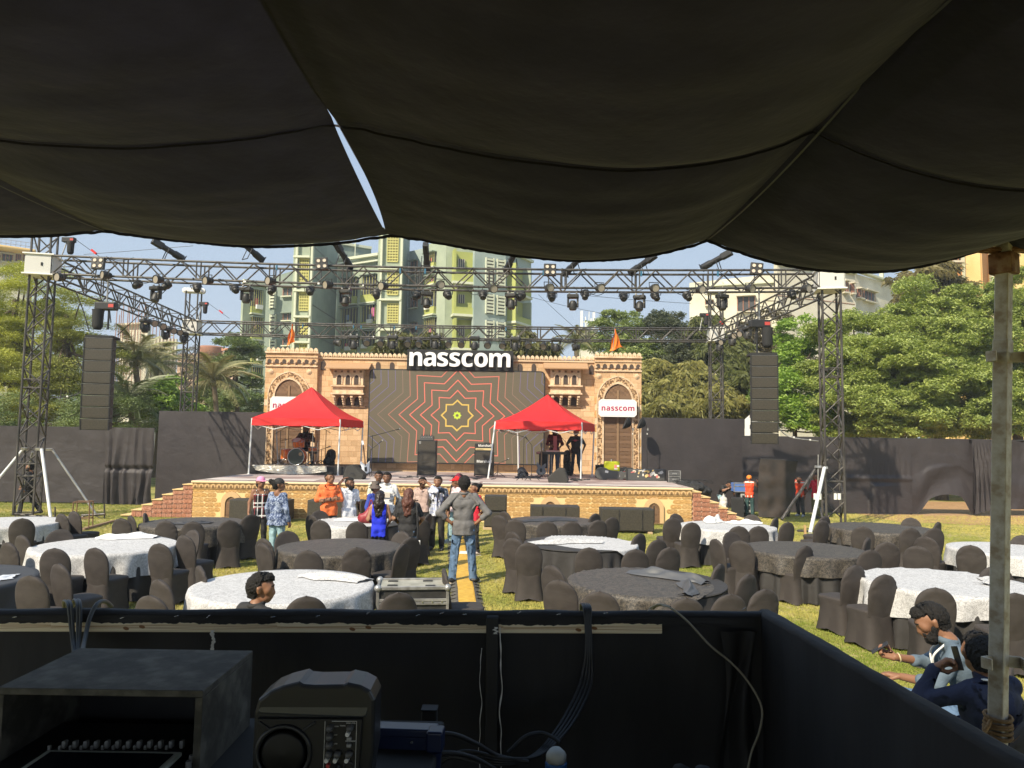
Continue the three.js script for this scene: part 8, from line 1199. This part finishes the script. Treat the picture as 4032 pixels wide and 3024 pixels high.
// ---------------------------------------------------------------- mixer under its plywood hood
{
  const t = thing('mixer_hood', 'scuffed grey-black plywood hood standing over the mixer', 'equipment hood'), top = 1.833, pn = onLevel(800, 2720, top), pf = onLevel(990, 2561, top), pl = onLevel(300, 2558, top), x0 = pl.x, x1 = pn.x, z0 = pf.z, z1 = pn.z;
  const ply = std(null, 0.8, { map: noiseMap(256, 5, 6, 141, [[0.05, 0.047, 0.038], [0.085, 0.08, 0.064], [0.14, 0.132, 0.108]], 0.3, 1.3), bumpMap: BUMP.rough, bumpScale: 0.001 });
  new GB().rbox((x0 + x1) / 2, top - 0.009, (z0 + z1) / 2, x1 - x0, 0.018, z1 - z0, 0.003).build('top_board', ply, t); new GB().rbox(x1 - 0.01, (TT + top - 0.018) / 2, (z0 + z1) / 2, 0.02, top - TT - 0.018, z1 - z0, 0.002).build('side_board', ply, t); new GB().rbox(x0 + 0.01, (TT + top - 0.018) / 2, (z0 + z1) / 2, 0.02, top - TT - 0.018, z1 - z0, 0.002).build('side_board', ply, t); new GB().box((x0 + x1) / 2, (TT + top - 0.018) / 2, z0 + 0.008, x1 - x0 - 0.04, top - TT - 0.018, 0.014).build('back_board', MAT.boothCloth, t);
  const m = thing('audio_mixer', 'dark audio mixer with a row of grey faders under the hood', 'audio mixer'), dark = std([0.012, 0.012, 0.013], 0.4);
  new GB().rbox(-1.12, TT + 0.02, -1.94, 0.49, 0.035, 0.6, 0.006).build('mixer_body', dark, m);
  for (let k = 0; k < 12; k++) { const q = onLevel(256 + k * 42, 2925, TT + 0.055), c = new GB().rbox(q.x, TT + 0.052, q.z, 0.011, 0.02, 0.016, 0.003).build('fader_cap', std([0.26, 0.26, 0.25], 0.5), m); new GB().box(q.x, TT + 0.0385, q.z + 0.02, 0.003, 0.002, 0.12).build('fader_slot', MAT.black, m); const b = onLevel(195 + k * 42, 2943, TT + 0.045); new GB().rbox(b.x, TT + 0.045, b.z, 0.008, 0.012, 0.008, 0.002).build('button', std([0.35, 0.35, 0.34], 0.5), m); const l = onLevel(222 + k * 42, 2945, TT + 0.04); new GB().box(l.x, TT + 0.039, l.z, 0.0015, 0.002, 0.07).build('channel_line', std([0.12, 0.12, 0.12], 0.6), m); }
  const a = onLevel(188, 2968, TT + 0.045), b = onLevel(728, 2966, TT + 0.045), sg = new THREE.Group(); sg.name = 'touch_screen'; sg.position.set((a.x + b.x) / 2, TT + 0.05, a.z + 0.11); m.add(sg); const sw = b.x - a.x;
  new GB().rbox(0, 0, 0, sw, 0.012, 0.22, 0.004).build('bezel', std([0.55, 0.6, 0.54], 0.5), sg); new GB().rbox(0, 0.002, 0, sw - 0.03, 0.0125, 0.19, 0.004).build('glass', std([0.008, 0.012, 0.02], 0.12), sg);
  for (const [px, py] of [[755, 2988], [742, 3012], [772, 2930]]) { const q = onLevel(px, py, TT + 0.045); new GB().tube(V(q.x, TT + 0.038, q.z), V(q.x, TT + 0.055, q.z), 0.008, 0.007, 12).build('knob', std([0.2, 0.2, 0.2], 0.4), m); }
}
// ---------------------------------------------------------------- small monitor speaker
{
  const c = at(1235, 2880, 1.84), t = thing('monitor_speaker', 'small black monitor speaker with yellow triangle and knob panel', 'speaker', [c.x, TT + 0.05, -1.84], 0.03), q = (x, y) => [(x - 738) * 0.000262, (1500 - y) * 0.00028];
  const plast = std([0.02, 0.021, 0.023], 0.36), panelM = std([0.012, 0.012, 0.012], 0.5), out = [[225, 1775], [200, 1350], [205, 900], [235, 800], [320, 740], [430, 697], [575, 662], [610, 682], [720, 690], [1000, 684], [1040, 668], [1150, 688], [1230, 726], [1268, 790], [1272, 1250], [1245, 1420], [1215, 1775]].map((p) => q(...p));
  new GB().prism(out, 0.1, 0, 0, -0.11, 0, 0, 0, 0.008).build('cabinet', plast, t);
  new GB().prism([[245, 1490], [232, 1340], [232, 935], [1185, 935], [1165, 1470], [1120, 1495]].map((p) => q(...p)), 0.01, 0, 0, 0.0, 0, 0, 0, 0.002).build('front_baffle', panelM, t);
  new GB().prism([[225, 880], [250, 800], [420, 758], [740, 735], [1000, 745], [1180, 785], [1240, 830], [1215, 910], [1180, 918], [700, 905], [240, 890]].map((p) => q(...p)), 0.012, 0, 0, 0.004, -0.12, 0, 0, 0.004).build('visor', std([0.035, 0.04, 0.045], 0.3), t);
  const [wx, wy] = q(478, 1215); mesh('cone_ring', new THREE.TorusGeometry(0.064, 0.006, 8, 40), plast, t).position.set(wx, wy, 0.014);
  const gr = std(null, 0.5, { map: canvas(256, 256, (g, w, h) => { g.fillStyle = '#0a0a0a'; g.fillRect(0, 0, w, h); g.fillStyle = '#3a3a3a'; for (let y = 0; y < 32; y++) for (let x = 0; x < 32; x++) { g.beginPath(); g.arc(x * 8 + (y % 2) * 4, y * 8, 1.6, 0, 7); g.fill(); } }, [0.06, 0.06]), metalness: 0.3 });
  const gd = new GB().lathe([[0, 0.012], [0.042, 0.008], [0.061, 0], [0, 0.0]], 36, wx, wy, 0.013, Math.PI / 2).build('grille', gr, t);
  const tri = q(475, 1325), tl = q(420, 1402), tr = q(528, 1400); new GB().prism([tl, tr, tri], 0.003, 0, 0, 0.026, 0, 0, 0, 0.002).build('yellow_badge', std([0.72, 0.45, 0.01], 0.5), t);
  for (const [x, y, r] of [[300, 985, -0.6], [705, 985, 0.6], [300, 1440, 0.6], [690, 1440, -0.6]]) { const p = q(x, y), m = new GB().rbox(0, 0, 0, 0.035, 0.006, 0.008, 0.002).build('corner_rib', plast, t); m.position.set(p[0], p[1], 0.014); m.rotation.z = r; }
  const pn = new THREE.Group(); pn.name = 'control_panel'; t.add(pn); const L = (x0, y0, x1, y1) => { const a = q(x0, y0), b = q(x1, y1); new GB().box((a[0] + b[0]) / 2, (a[1] + b[1]) / 2, 0.0135, Math.max(0.001, Math.abs(b[0] - a[0])), Math.max(0.001, Math.abs(b[1] - a[1])), 0.001).build('panel_line', MAT.white, pn); };
  L(852, 942, 852, 1402); L(1145, 942, 1145, 1402); L(915, 942, 1145, 942); L(852, 1402, 1145, 1402);
  const knobG = new GB().lathe([[0, 0.016], [0.007, 0.016], [0.009, 0.0], [0, 0]], 14, 0, 0, 0, Math.PI / 2).geo(), tip = new GB().tube(V(0, 0, 0), V(0, 0, 0.02), 0.0055, 0.005, 12).geo();
  for (const [x, y, w] of [[903, 993, 0], [903, 1065, 0], [903, 1135, 0], [1088, 993, 1], [903, 1212, 1], [982, 1212, 1], [1086, 1212, 1]]) { const p = q(x, y); mesh('knob', knobG, std([0.11, 0.11, 0.11], 0.5), pn).position.set(p[0], p[1], 0.013); if (w) { const e = q(x - 14, y + 38); mesh('knob_tip', tip, MAT.white, pn).position.set(e[0], e[1], 0.013); } }
  for (const [x, y] of [[1083, 1082], [1083, 1138]]) { const p = q(x, y); new GB().rbox(p[0], p[1], 0.018, 0.011, 0.008, 0.01, 0.002).build('push_button', std([0.3, 0.3, 0.29], 0.5), pn); }
  for (const [x, y, col] of [[896, 1310, [0.5, 0.05, 0.05]], [893, 1360, [0.6, 0.6, 0.55]]]) { const p = q(x, y); new GB().tube(V(p[0], p[1], 0.012), V(p[0], p[1], 0.022), 0.005, 0.0045, 10).build('phono_socket', std(col, 0.4), pn); }
  const sk = q(1080, 1320); mesh('xlr_socket', new THREE.TorusGeometry(0.011, 0.003, 8, 20), MAT.darkMetal, pn).position.set(sk[0], sk[1], 0.014);
  const label = (s, x, y, size) => { const p = q(x, y), m = new GB().add(new TextGeometry(s, { font, size, depth: 0.0008, curveSegments: 2 })).build('lettering', std([0.6, 0.6, 0.58], 0.6), pn); m.position.set(p[0], p[1], 0.0132); };
  label('MONITOR SPEAKER', 975, 1428, 0.0042); label('HIGH', 940, 990, 0.0028); label('MID', 940, 1062, 0.0028); label('LOW', 940, 1135, 0.0028); label('MAIN LEVEL', 1050, 962, 0.0028); label('INSTRUMENT', 1046, 1114, 0.0028); label('POWER', 990, 985, 0.0028);
  const x0 = q(975, 1320), x1 = q(945, 1420), x2 = q(920, 1560); new GB().tube(V(x0[0], x0[1], 0.015), V(x1[0], x1[1] , 0.05), 0.0105, 0.009, 12).build('xlr_plug', MAT.darkMetal, t); new GB().path([V(x1[0], x1[1], 0.05), V(x2[0], x2[1] - 0.01, 0.075), V(x2[0] - 0.01, x2[1] - 0.2, 0.08)], 0.0045, 6).build('xlr_cable', MAT.black, t);
  const hx = q(1205, 742); mesh('screw_hole', new THREE.TorusGeometry(0.006, 0.002, 6, 12), MAT.black, t).position.set(hx[0], hx[1] + 0.004, -0.02);
}
// ---------------------------------------------------------------- navy case, black post, connector
{
  const p = at(1590, 2850, 2.2), t = thing('navy_case', 'navy blue tablet case with chrome letters beside the small speaker', 'case', [p.x, TT, -2.2], -0.05), navy = std([0.012, 0.02, 0.06], 0.35);
  new GB().rbox(0, -0.02, 0, 0.2, 0.15, 0.05, 0.008).build('case_body', navy, t); new GB().rbox(0, 0.045, 0.0, 0.2, 0.025, 0.058, 0.006).build('top_rail', std([0.02, 0.028, 0.07], 0.3), t); const cl = new GB().rbox(0.098, 0.03, 0.02, 0.048, 0.06, 0.06, 0.008).tube(V(0.098, -0.09, 0.03), V(0.098, 0.0, 0.03), 0.016, 0.02, 14).build('corner_clamp', navy, t);
  const m = new GB().add(new TextGeometry('EN', { font, size: 0.026, depth: 0.002 })).build('lettering', MAT.white, t); m.position.set(-0.03, -0.035, 0.0255); m.scale.set(1.5, 0.8, 1); new GB().tube(V(0.03, 0.022, 0.025), V(0.03, 0.022, 0.03), 0.004).build('screw', MAT.chrome, t);
  const b = at(1692, 2800, 2.55), s = thing('black_post', 'flat-topped black post standing behind the navy case', 'post', [b.x, 0.9, -2.55]); new GB().rbox(0, (b.y - 0.9 + 0.012) / 2, 0, 0.052, b.y - 0.9 + 0.012, 0.05, 0.008).build('post_body', MAT.blackMatt, s); new GB().rbox(0, b.y - 0.9 + 0.01, 0, 0.056, 0.006, 0.054, 0.002).build('post_cap', MAT.darkMetal, s);
  const c = at(2190, 2960, 2.45), k = thing('cable_connector', 'blue plug with an octagonal white cap at the bottom', 'connector', [c.x, 0, -2.45]); const cy = c.y; new GB().lathe([[0, cy - 0.3], [0.034, cy - 0.3], [0.036, cy - 0.035], [0.03, cy - 0.03], [0, cy - 0.03]], 18).build('blue_body', std([0.02, 0.10, 0.30], 0.4), k); new GB().lathe([[0, cy + 0.012], [0.016, cy + 0.012], [0.028, cy + 0.002], [0.033, cy - 0.008], [0.033, cy - 0.03], [0, cy - 0.03]], 8).build('white_cap', std([0.5, 0.51, 0.48], 0.5), k);
  const h = at(2600, 3010, 2.3), sh = thing('dark_shoe', 'dark shoe tips with pale logo peeking in at the bottom edge', 'shoes', [h.x, 0, -2.3]); mesh('shoe_tip', blob([[0.02, h.y - 0.1, 0, 0.06, h.y - 0.02, 0, 0.03, 0.022], [0.06, h.y - 0.05, 0, 0.09, h.y - 0.03, 0, 0.02, 0.018]], 30, 0.008, () => -1, (x, y, z) => 0.003 * noise(x * 60, y * 60, z * 60)), MAT.blackMatt, sh); mesh('shoe_tip', blob([[0.15, h.y - 0.1, 0, 0.13, h.y - 0.03, 0, 0.045, 0.03]], 30, 0.008, () => -1, (x, y, z) => 0.004 * noise(x * 50, y * 50, z * 50)), std([0.018, 0.02, 0.024], 0.7), sh);
}
// ---------------------------------------------------------------- cables over the wall
function cable(label, list, r, mat) { const t = thing('cable_bundle', label, 'cables'); for (const pts of list) new GB().path(pts.map((p) => at(...p)), r, 7, pts.length * 9).build('cable', mat, t); return t; }
const cableM = std([0.07, 0.075, 0.078], 0.5), cableB = std([0.022, 0.023, 0.025], 0.45);
cable('four grey cables looped over the booth wall at the left', [0, 14, 40, 54].map((d, i) => [[252 + d * 0.6, 2392, 3.12], [252 + d, 2366 + (i > 1 ? -4 : 0), 3.02], [268 + d * 0.9, 2384, 2.94], [276 + d * 0.75, 2450, 2.92], [285 + d * 0.5, 2530, 2.88], [294 + d * 0.35, 2600, 2.6]]), 0.0062, cableM);
cable('thick single grey cable arching over the wall left of the hood', [[[440, 2388, 3.1], [412, 2368, 3.02], [382, 2378, 2.96], [355, 2430, 2.92], [338, 2500, 2.88], [322, 2580, 2.6]]], 0.0085, cableM);
cable('bundle of black cables hanging over the middle of the wall', [0, 8, 15, 23].map((d, i) => [[2286 + d, 2400, 3.1], [2288 + d, 2378, 3.01], [2300 + d * 1.1, 2396, 2.94], [2306 + d * 0.8, 2460, 2.92], [2308 + d * 0.9, 2560, 2.9], [2288 + d + i * 6, 2680, 2.88], [2240 + i * 16, 2790, 2.8], [2170 + i * 14, 2900, 2.68], [2090 + i * 6, 2980, 2.55], [1990, 3010 - i * 8, 2.5], [1880 - i * 20, 3000 - i * 14, 2.5], [1720, 2965 + i * 16, 2.5]]), 0.0056, cableB);
cable('black cables sweeping from the navy case to the right', [[[1700, 2886, 2.4], [1790, 2892, 2.42], [1880, 2930, 2.46], [1960, 2975, 2.5], [2080, 3000, 2.52]], [[1700, 2965, 2.35], [1800, 2966, 2.38], [1880, 2990, 2.42], [1950, 3030, 2.45]], [[2000, 2965, 2.6], [2070, 2900, 2.62], [2130, 2886, 2.64], [2180, 2905, 2.62], [2205, 2925, 2.6]], [[1470, 2850, 1.96], [1478, 2900, 1.95], [1466, 2990, 1.95], [1440, 3050, 1.95]]], 0.0072, cableB);
cable('single beige cable curving down the right of the booth wall', [[[2570, 2398, 3.12], [2595, 2384, 3.02], [2640, 2394, 2.94], [2700, 2440, 2.92], [2800, 2545, 2.9], [2880, 2610, 2.88], [2950, 2690, 2.86], [3000, 2790, 2.84], [2990, 2880, 2.82], [2960, 2960, 2.8], [2938, 3060, 2.78]], [[2560, 2394, 3.1], [2600, 2380, 3.0], [2640, 2390, 2.96]]], 0.0042, std([0.30, 0.27, 0.20], 0.6));

// ---------------------------------------------------------------- black canopy overhead
{
  const S = [-4.4, -2.95, -1.73, -0.52, 0.815, 2.03, 3.35], belly = [0.05, 0.035, 0.055, 0.095, 0.125, 0.08], Z = [-3.0, -1.92, -0.5, 1.1, 2.7, 4.2], y0 = 3.365;
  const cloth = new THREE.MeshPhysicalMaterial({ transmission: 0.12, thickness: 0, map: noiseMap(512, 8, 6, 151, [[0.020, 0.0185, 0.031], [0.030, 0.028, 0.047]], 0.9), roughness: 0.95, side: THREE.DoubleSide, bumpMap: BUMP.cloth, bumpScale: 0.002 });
  const cloth2 = cloth.clone(); cloth2.map = noiseMap(512, 8, 6, 152, [[0.0125, 0.0105, 0.015], [0.019, 0.0165, 0.023]], 0.9);  // same fabric; dimmer light on the right-hand bays is put into this darker colour
  const t = thing('canopy', 'sagging black fabric canopy over the booth', 'canopy');
  const bag = (z) => { let v = 0, j = 0; while (j < 4 && z > Z[j + 1]) j++; v = (z - Z[j]) / (Z[j + 1] - Z[j]); return Math.pow(Math.max(0, 4 * v * (1 - v)), 0.7) * (j ? 1.3 : 1); };
  const yOf = (i, u, x, z) => { const sk = i === 3 ? Math.pow(u, 1.35) : u, bx = 4 * sk * (1 - sk); return y0 - belly[i] * bx * (1 + 0.25 * sstep(-3, -2, z)) - 0.045 * bag(z) * (0.3 + 0.7 * bx) + 0.01 * noise(x * 3, z * 3, 2) * bx + 0.004 * Math.sin(u * 70 + z * 2) * Math.pow(1 - bx, 3) * Math.min(1, bx * 8) + 0.007 * noise(x * 1.5, z * 6, 3) * Math.min(1, bx * 4) + 0.006 * noise(x * 0.6 + z, z * 11, 9) * bx; };
  const gap = (z) => 0.036 * Math.pow(Math.max(0, Math.sin(Math.PI * clamp((z + 3.02) / 1.3, 0, 1))), 0.8) - 0.012;
  for (let i = 0; i < 6; i++) for (let j = 0; j < 5; j++) {
    const xa = S[i], xb = S[i + 1], za = Z[j], zb = Z[j + 1];
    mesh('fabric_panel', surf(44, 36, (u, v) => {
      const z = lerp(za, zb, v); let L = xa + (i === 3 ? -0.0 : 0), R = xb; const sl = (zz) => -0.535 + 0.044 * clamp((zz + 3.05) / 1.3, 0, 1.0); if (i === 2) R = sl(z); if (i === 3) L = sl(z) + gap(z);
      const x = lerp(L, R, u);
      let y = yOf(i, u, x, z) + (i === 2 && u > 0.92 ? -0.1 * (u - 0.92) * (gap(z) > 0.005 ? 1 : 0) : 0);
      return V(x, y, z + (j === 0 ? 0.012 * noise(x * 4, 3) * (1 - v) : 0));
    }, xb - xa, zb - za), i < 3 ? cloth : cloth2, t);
  }
  for (let i = 1; i < 6; i++) { const e = (z) => V(S[i] + (i === 3 ? 0.03 : 0), y0 + 0.035, z); rod('ridge_pipe', e(-3.1), e(4.3), 0.02, MAT.steel, t); }
  for (const i of [1, 2, 4, 5]) mesh('seam', surf(60, 2, (u, v) => V(S[i] + (v - 0.5) * 0.008, y0 - 0.006 - 0.085 * 0.35 * 4 * ((u * 5) % 1) * (1 - ((u * 5) % 1)), lerp(-3, 4.2, u)), 7, 0.05), MAT.black, t);
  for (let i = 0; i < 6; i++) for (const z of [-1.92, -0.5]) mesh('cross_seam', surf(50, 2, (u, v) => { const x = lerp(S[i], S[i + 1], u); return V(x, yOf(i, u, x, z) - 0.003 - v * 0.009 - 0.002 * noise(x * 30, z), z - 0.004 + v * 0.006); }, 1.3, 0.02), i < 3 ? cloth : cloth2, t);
  // ragged hem along the front edge
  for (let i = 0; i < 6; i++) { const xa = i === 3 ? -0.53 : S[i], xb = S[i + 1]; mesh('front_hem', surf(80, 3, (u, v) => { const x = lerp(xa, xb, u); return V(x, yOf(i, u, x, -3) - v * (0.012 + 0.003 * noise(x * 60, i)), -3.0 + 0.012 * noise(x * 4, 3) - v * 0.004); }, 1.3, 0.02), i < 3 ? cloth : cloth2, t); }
}
// ---------------------------------------------------------------- steel pole at the right
{
  const a = at(3952, 1100, 2.98), b = at(3931, 2700, 2.95), t = thing('steel_pole', 'weathered steel scaffold pole with slotted brackets and jute rope', 'pole'), old = std(null, 0.6, { map: noiseMap(256, 8, 6, 161, [[0.34, 0.27, 0.19], [0.48, 0.43, 0.35], [0.58, 0.55, 0.49]], 0.25, 0.9), metalness: 0.25 }), rusty = std(null, 0.75, { map: noiseMap(256, 8, 6, 162, [[0.12, 0.05, 0.022], [0.25, 0.12, 0.06], [0.34, 0.22, 0.14]], 0.3, 1.3), metalness: 0.2 });
  const d = a.clone().sub(b).normalize(), base = b.clone().addScaledVector(d, -b.y / d.y), yAt = (py) => at(3940, py, 2.96).y, P = (y) => base.clone().addScaledVector(d, y / d.y), sect = (nm, y0, y1, w, m) => { const k = new GB().rbox(0, 0, 0, w, (y1 - y0), w, 0.006).build(nm, m, t); k.position.copy(P((y0 + y1) / 2)); k.quaternion.setFromUnitVectors(UP, d).multiply(new THREE.Quaternion().setFromAxisAngle(UP, 0.62)); return k; };
  const j = yAt(1345); sect('pole_shaft', 0, j, 0.056, old); sect('upper_shaft', j, 3.42, 0.052, old); sect('sleeve_joint', j - 0.05, j + 0.01, 0.0585, old);
  for (const [py, m] of [[1405, old], [2600, old]]) { const c = P(yAt(py)); for (const s of [-1, 1]) { const k = new GB().rbox(0, 0, 0, 0.05, 0.044, 0.012, 0.003).rbox(s * 0.022, 0, 0.02, 0.008, 0.044, 0.04, 0.002).build('bracket', m, t); k.position.set(c.x + s * 0.056, c.y, c.z + 0.012); k.rotation.y = -s * 0.35; } }
  const cy = yAt(1035), c = P(cy), cp = new GB().rbox(0, 0, 0, 0.088, 0.088, 0.088, 0.006).build('top_bracket', rusty, t); cp.position.copy(c); cp.rotation.y = 0.62;
  rod('cross_bar', c.clone().add(V(-0.35, 0.075, 0.0)), c.clone().add(V(0.02, 0.055, 0)), 0.016, rusty, t); rod('cross_bar', c.clone().add(V(0.02, 0.06, 0)), c.clone().add(V(0.6, 0.16, -0.1)), 0.018, rusty, t); sect('ledger_head', cy, cy + 0.16, 0.03, rusty);
  const jute = std(null, 0.9, { map: noiseMap(128, 16, 4, 163, [[0.22, 0.12, 0.05], [0.42, 0.27, 0.13]], 0.06), bumpMap: BUMP.rough, bumpScale: 0.004 }), ry = yAt(2855); seed(19);
  for (let k = 0; k < 7; k++) { const r = mesh('rope_turn', new THREE.TorusGeometry(0.044 + rr(-0.002, 0.004), 0.0068, 7, 26), jute, t); r.position.copy(P(ry - 0.042 + k * 0.0135)); r.rotation.set(Math.PI / 2 + rr(-0.16, 0.16), rr(-0.16, 0.16), 0); }
  const rc = P(ry); new GB().path([V(rc.x - 0.04, rc.y + 0.03, rc.z + 0.02), V(rc.x - 0.06, rc.y + 0.01, rc.z + 0.03), V(rc.x - 0.082, rc.y - 0.025, rc.z + 0.03)], 0.008, 7).build('rope_end', jute, t);
  for (let k = 0; k < 14; k++) { const a0 = rr(0, 6.28), q = V(rc.x + 0.048 * Math.cos(a0), rc.y + rr(-0.05, 0.05), rc.z + 0.048 * Math.abs(Math.sin(a0))); new GB().tube(q, q.clone().add(V(rr(-0.03, 0.03), rr(-0.01, 0.03), rr(0, 0.02))), 0.0008, 0.0004, 3).build('rope_fibre', jute, t); }
}
// ---------------------------------------------------------------- seated men
function seatFor(x, z, f, label) { const o = chairKinds[1].clone(); o.name = numbered('banquet_chair'); scene.add(o); o.position.set(x, 0, z); o.rotation.set(0, f, 0); o.userData = { label, category: 'chair', group: 'black covered chairs round the banquet tables' }; return o; }
const sit = { pel: [0, 0.58, -0.04], wst: [0, 0.73, -0.06], chs: [0, 0.92, -0.05], nck: [0, 1.09, -0.03], hed: [0, 1.235, 0.02], shL: [0.18, 1.03, -0.04], shR: [-0.18, 1.03, -0.04], hpL: [0.1, 0.56, 0.0], hpR: [-0.1, 0.56, 0.0], knL: [0.14, 0.56, 0.44], knR: [-0.14, 0.56, 0.44], anL: [0.14, 0.09, 0.42], anR: [-0.14, 0.09, 0.42] };
const phone = (x, y, z, rx, ry) => (t) => { const m = new GB().rbox(0, 0, 0, 0.072, 0.15, 0.009, 0.004).build('phone', MAT.black, t); m.position.set(x, y, z); m.rotation.set(rx, ry, 0); };
const lanyard = (pts) => (t) => new GB().path(pts.map((p) => V(...p)), 0.009, 5).build('lanyard', MAT.white, t);
{
  const shirtBlue = fabric([0.105, 0.145, 0.185]), p = at(3648, 2378, 5.0), tb = -2.0;
  const m1 = person({ label: 'bearded man in blue-grey shirt sitting and looking down at a phone', head: [3690, 2380], D: 5.6, turn: tb, full: 1.36, nod: 0.55, look: 0.12, res: 84, handRes: 52, skin: SKIN.a, hair: 'tall', beard: 1, build: 1.05, shirt: { mat: shirtBlue, sleeve: 'rolled', hem: 0.4, bent: 1, collar: 1, amp: 0.01 }, trousers: { mat: FAB.jeans, seated: 1 }, pose: { ...sit, pel: [0, 0.58, -0.22], wst: [0, 0.73, -0.2], chs: [0, 0.92, -0.13], nck: [0, 1.085, -0.06], hed: [0, 1.225, 0.045], shL: [0.18, 1.03, -0.1], shR: [-0.18, 1.03, -0.1], hpL: [0.1, 0.56, -0.18], hpR: [-0.1, 0.56, -0.18], elL: [0.26, 0.82, 0.04], wrL: [0.1, 0.8, 0.27], elR: [-0.27, 0.84, 0.04], wrR: [-0.07, 0.9, 0.3], knL: [0.16, 0.58, 0.28], knR: [-0.16, 0.58, 0.28], anL: [0.16, 0.1, 0.45], anR: [-0.16, 0.1, 0.45] }, hand: { R: { dir: [0.1, 0.25, 1], palm: [0.6, 0.7, 0], kind: 'hold' }, L: { dir: [-0.3, 0, 1], palm: [0, -1, 0.2] } }, extras: [phone(-0.03, 0.97, 0.41, -0.9, 0.1), lanyard([[0.07, 1.08, -0.04], [0.09, 0.98, 0.045], [0.04, 0.84, 0.03], [0.0, 0.76, 0.02], [-0.04, 0.84, 0.03], [-0.09, 0.98, 0.045], [-0.07, 1.08, -0.04]]), (t) => new GB().put(new THREE.TorusGeometry(0.034, 0.006, 6, 16), -0.09, 0.895, 0.27, 0.2, 0.3, 0).build('bracelet', std([0.6, 0.5, 0.3], 0.4), t)] });
  seatFor(m1.position.x + 0.22, m1.position.z - 0.06, tb, 'black chair under the bearded man in the blue-grey shirt');
  const tn = -2.8, m2 = person({ label: 'man in navy shirt seen from behind holding a phone to his ear', head: [3866, 2500], D: 4.7, turn: tn, full: 1.36, look: -0.45, res: 84, handRes: 52, skin: SKIN.a, hair: 'short', build: 1.1, shirt: { mat: fabric([0.014, 0.018, 0.045]), sleeve: 'long', hem: 0.4, bent: 1, collar: 1, amp: 0.01 }, trousers: { mat: fabric([0.16, 0.33, 0.55]), seated: 1 }, pose: { ...sit, elL: [0.36, 0.9, 0.2], wrL: [0.22, 1.12, 0.17], elR: [-0.28, 0.78, 0.06], wrR: [-0.12, 0.7, 0.28], knL: [0.2, 0.72, 0.4], knR: [-0.12, 0.56, 0.44] }, hand: { L: { dir: [-0.85, 0.45, -0.3], palm: [-0.4, -0.2, -0.8], kind: 'hold' } }, extras: [phone(0.125, 1.2, 0.08, 0.3, 1.2), lanyard([[-0.06, 1.07, 0.03], [-0.075, 1.1, -0.06], [0, 1.1, -0.1], [0.075, 1.1, -0.06], [0.06, 1.07, 0.03]])] });
  seatFor(m2.position.x + 0.06, m2.position.z + 0.0, tn, 'black chair under the man in the navy shirt, beside the pole');
  const m3 = person({ label: 'dark-haired man sitting with his back turned just beyond the booth wall', head: [1024, 2264], D: 6.5, turn: 2.5, full: 1.36, look: -0.75, nod: 0.1, res: 80, skin: SKIN.a, hair: 'tall', shirt: { mat: FAB.black, sleeve: 'half', hem: 0.4, bent: 1, collar: 1 }, trousers: { mat: FAB.jeans, seated: 1 }, pose: { ...sit, elL: [0.27, 0.78, 0.06], wrL: [0.14, 0.68, 0.28], elR: [-0.27, 0.78, 0.06], wrR: [-0.14, 0.68, 0.28] } });
  seatFor(m3.position.x, m3.position.z, 2.5, 'black chair under the dark-haired man just beyond the booth wall');
}
// light haze over the far buildings
scene.fog = new THREE.FogExp2(new THREE.Color(0.80, 0.86, 0.95), 0.0009);
renderer.render(scene, camera);
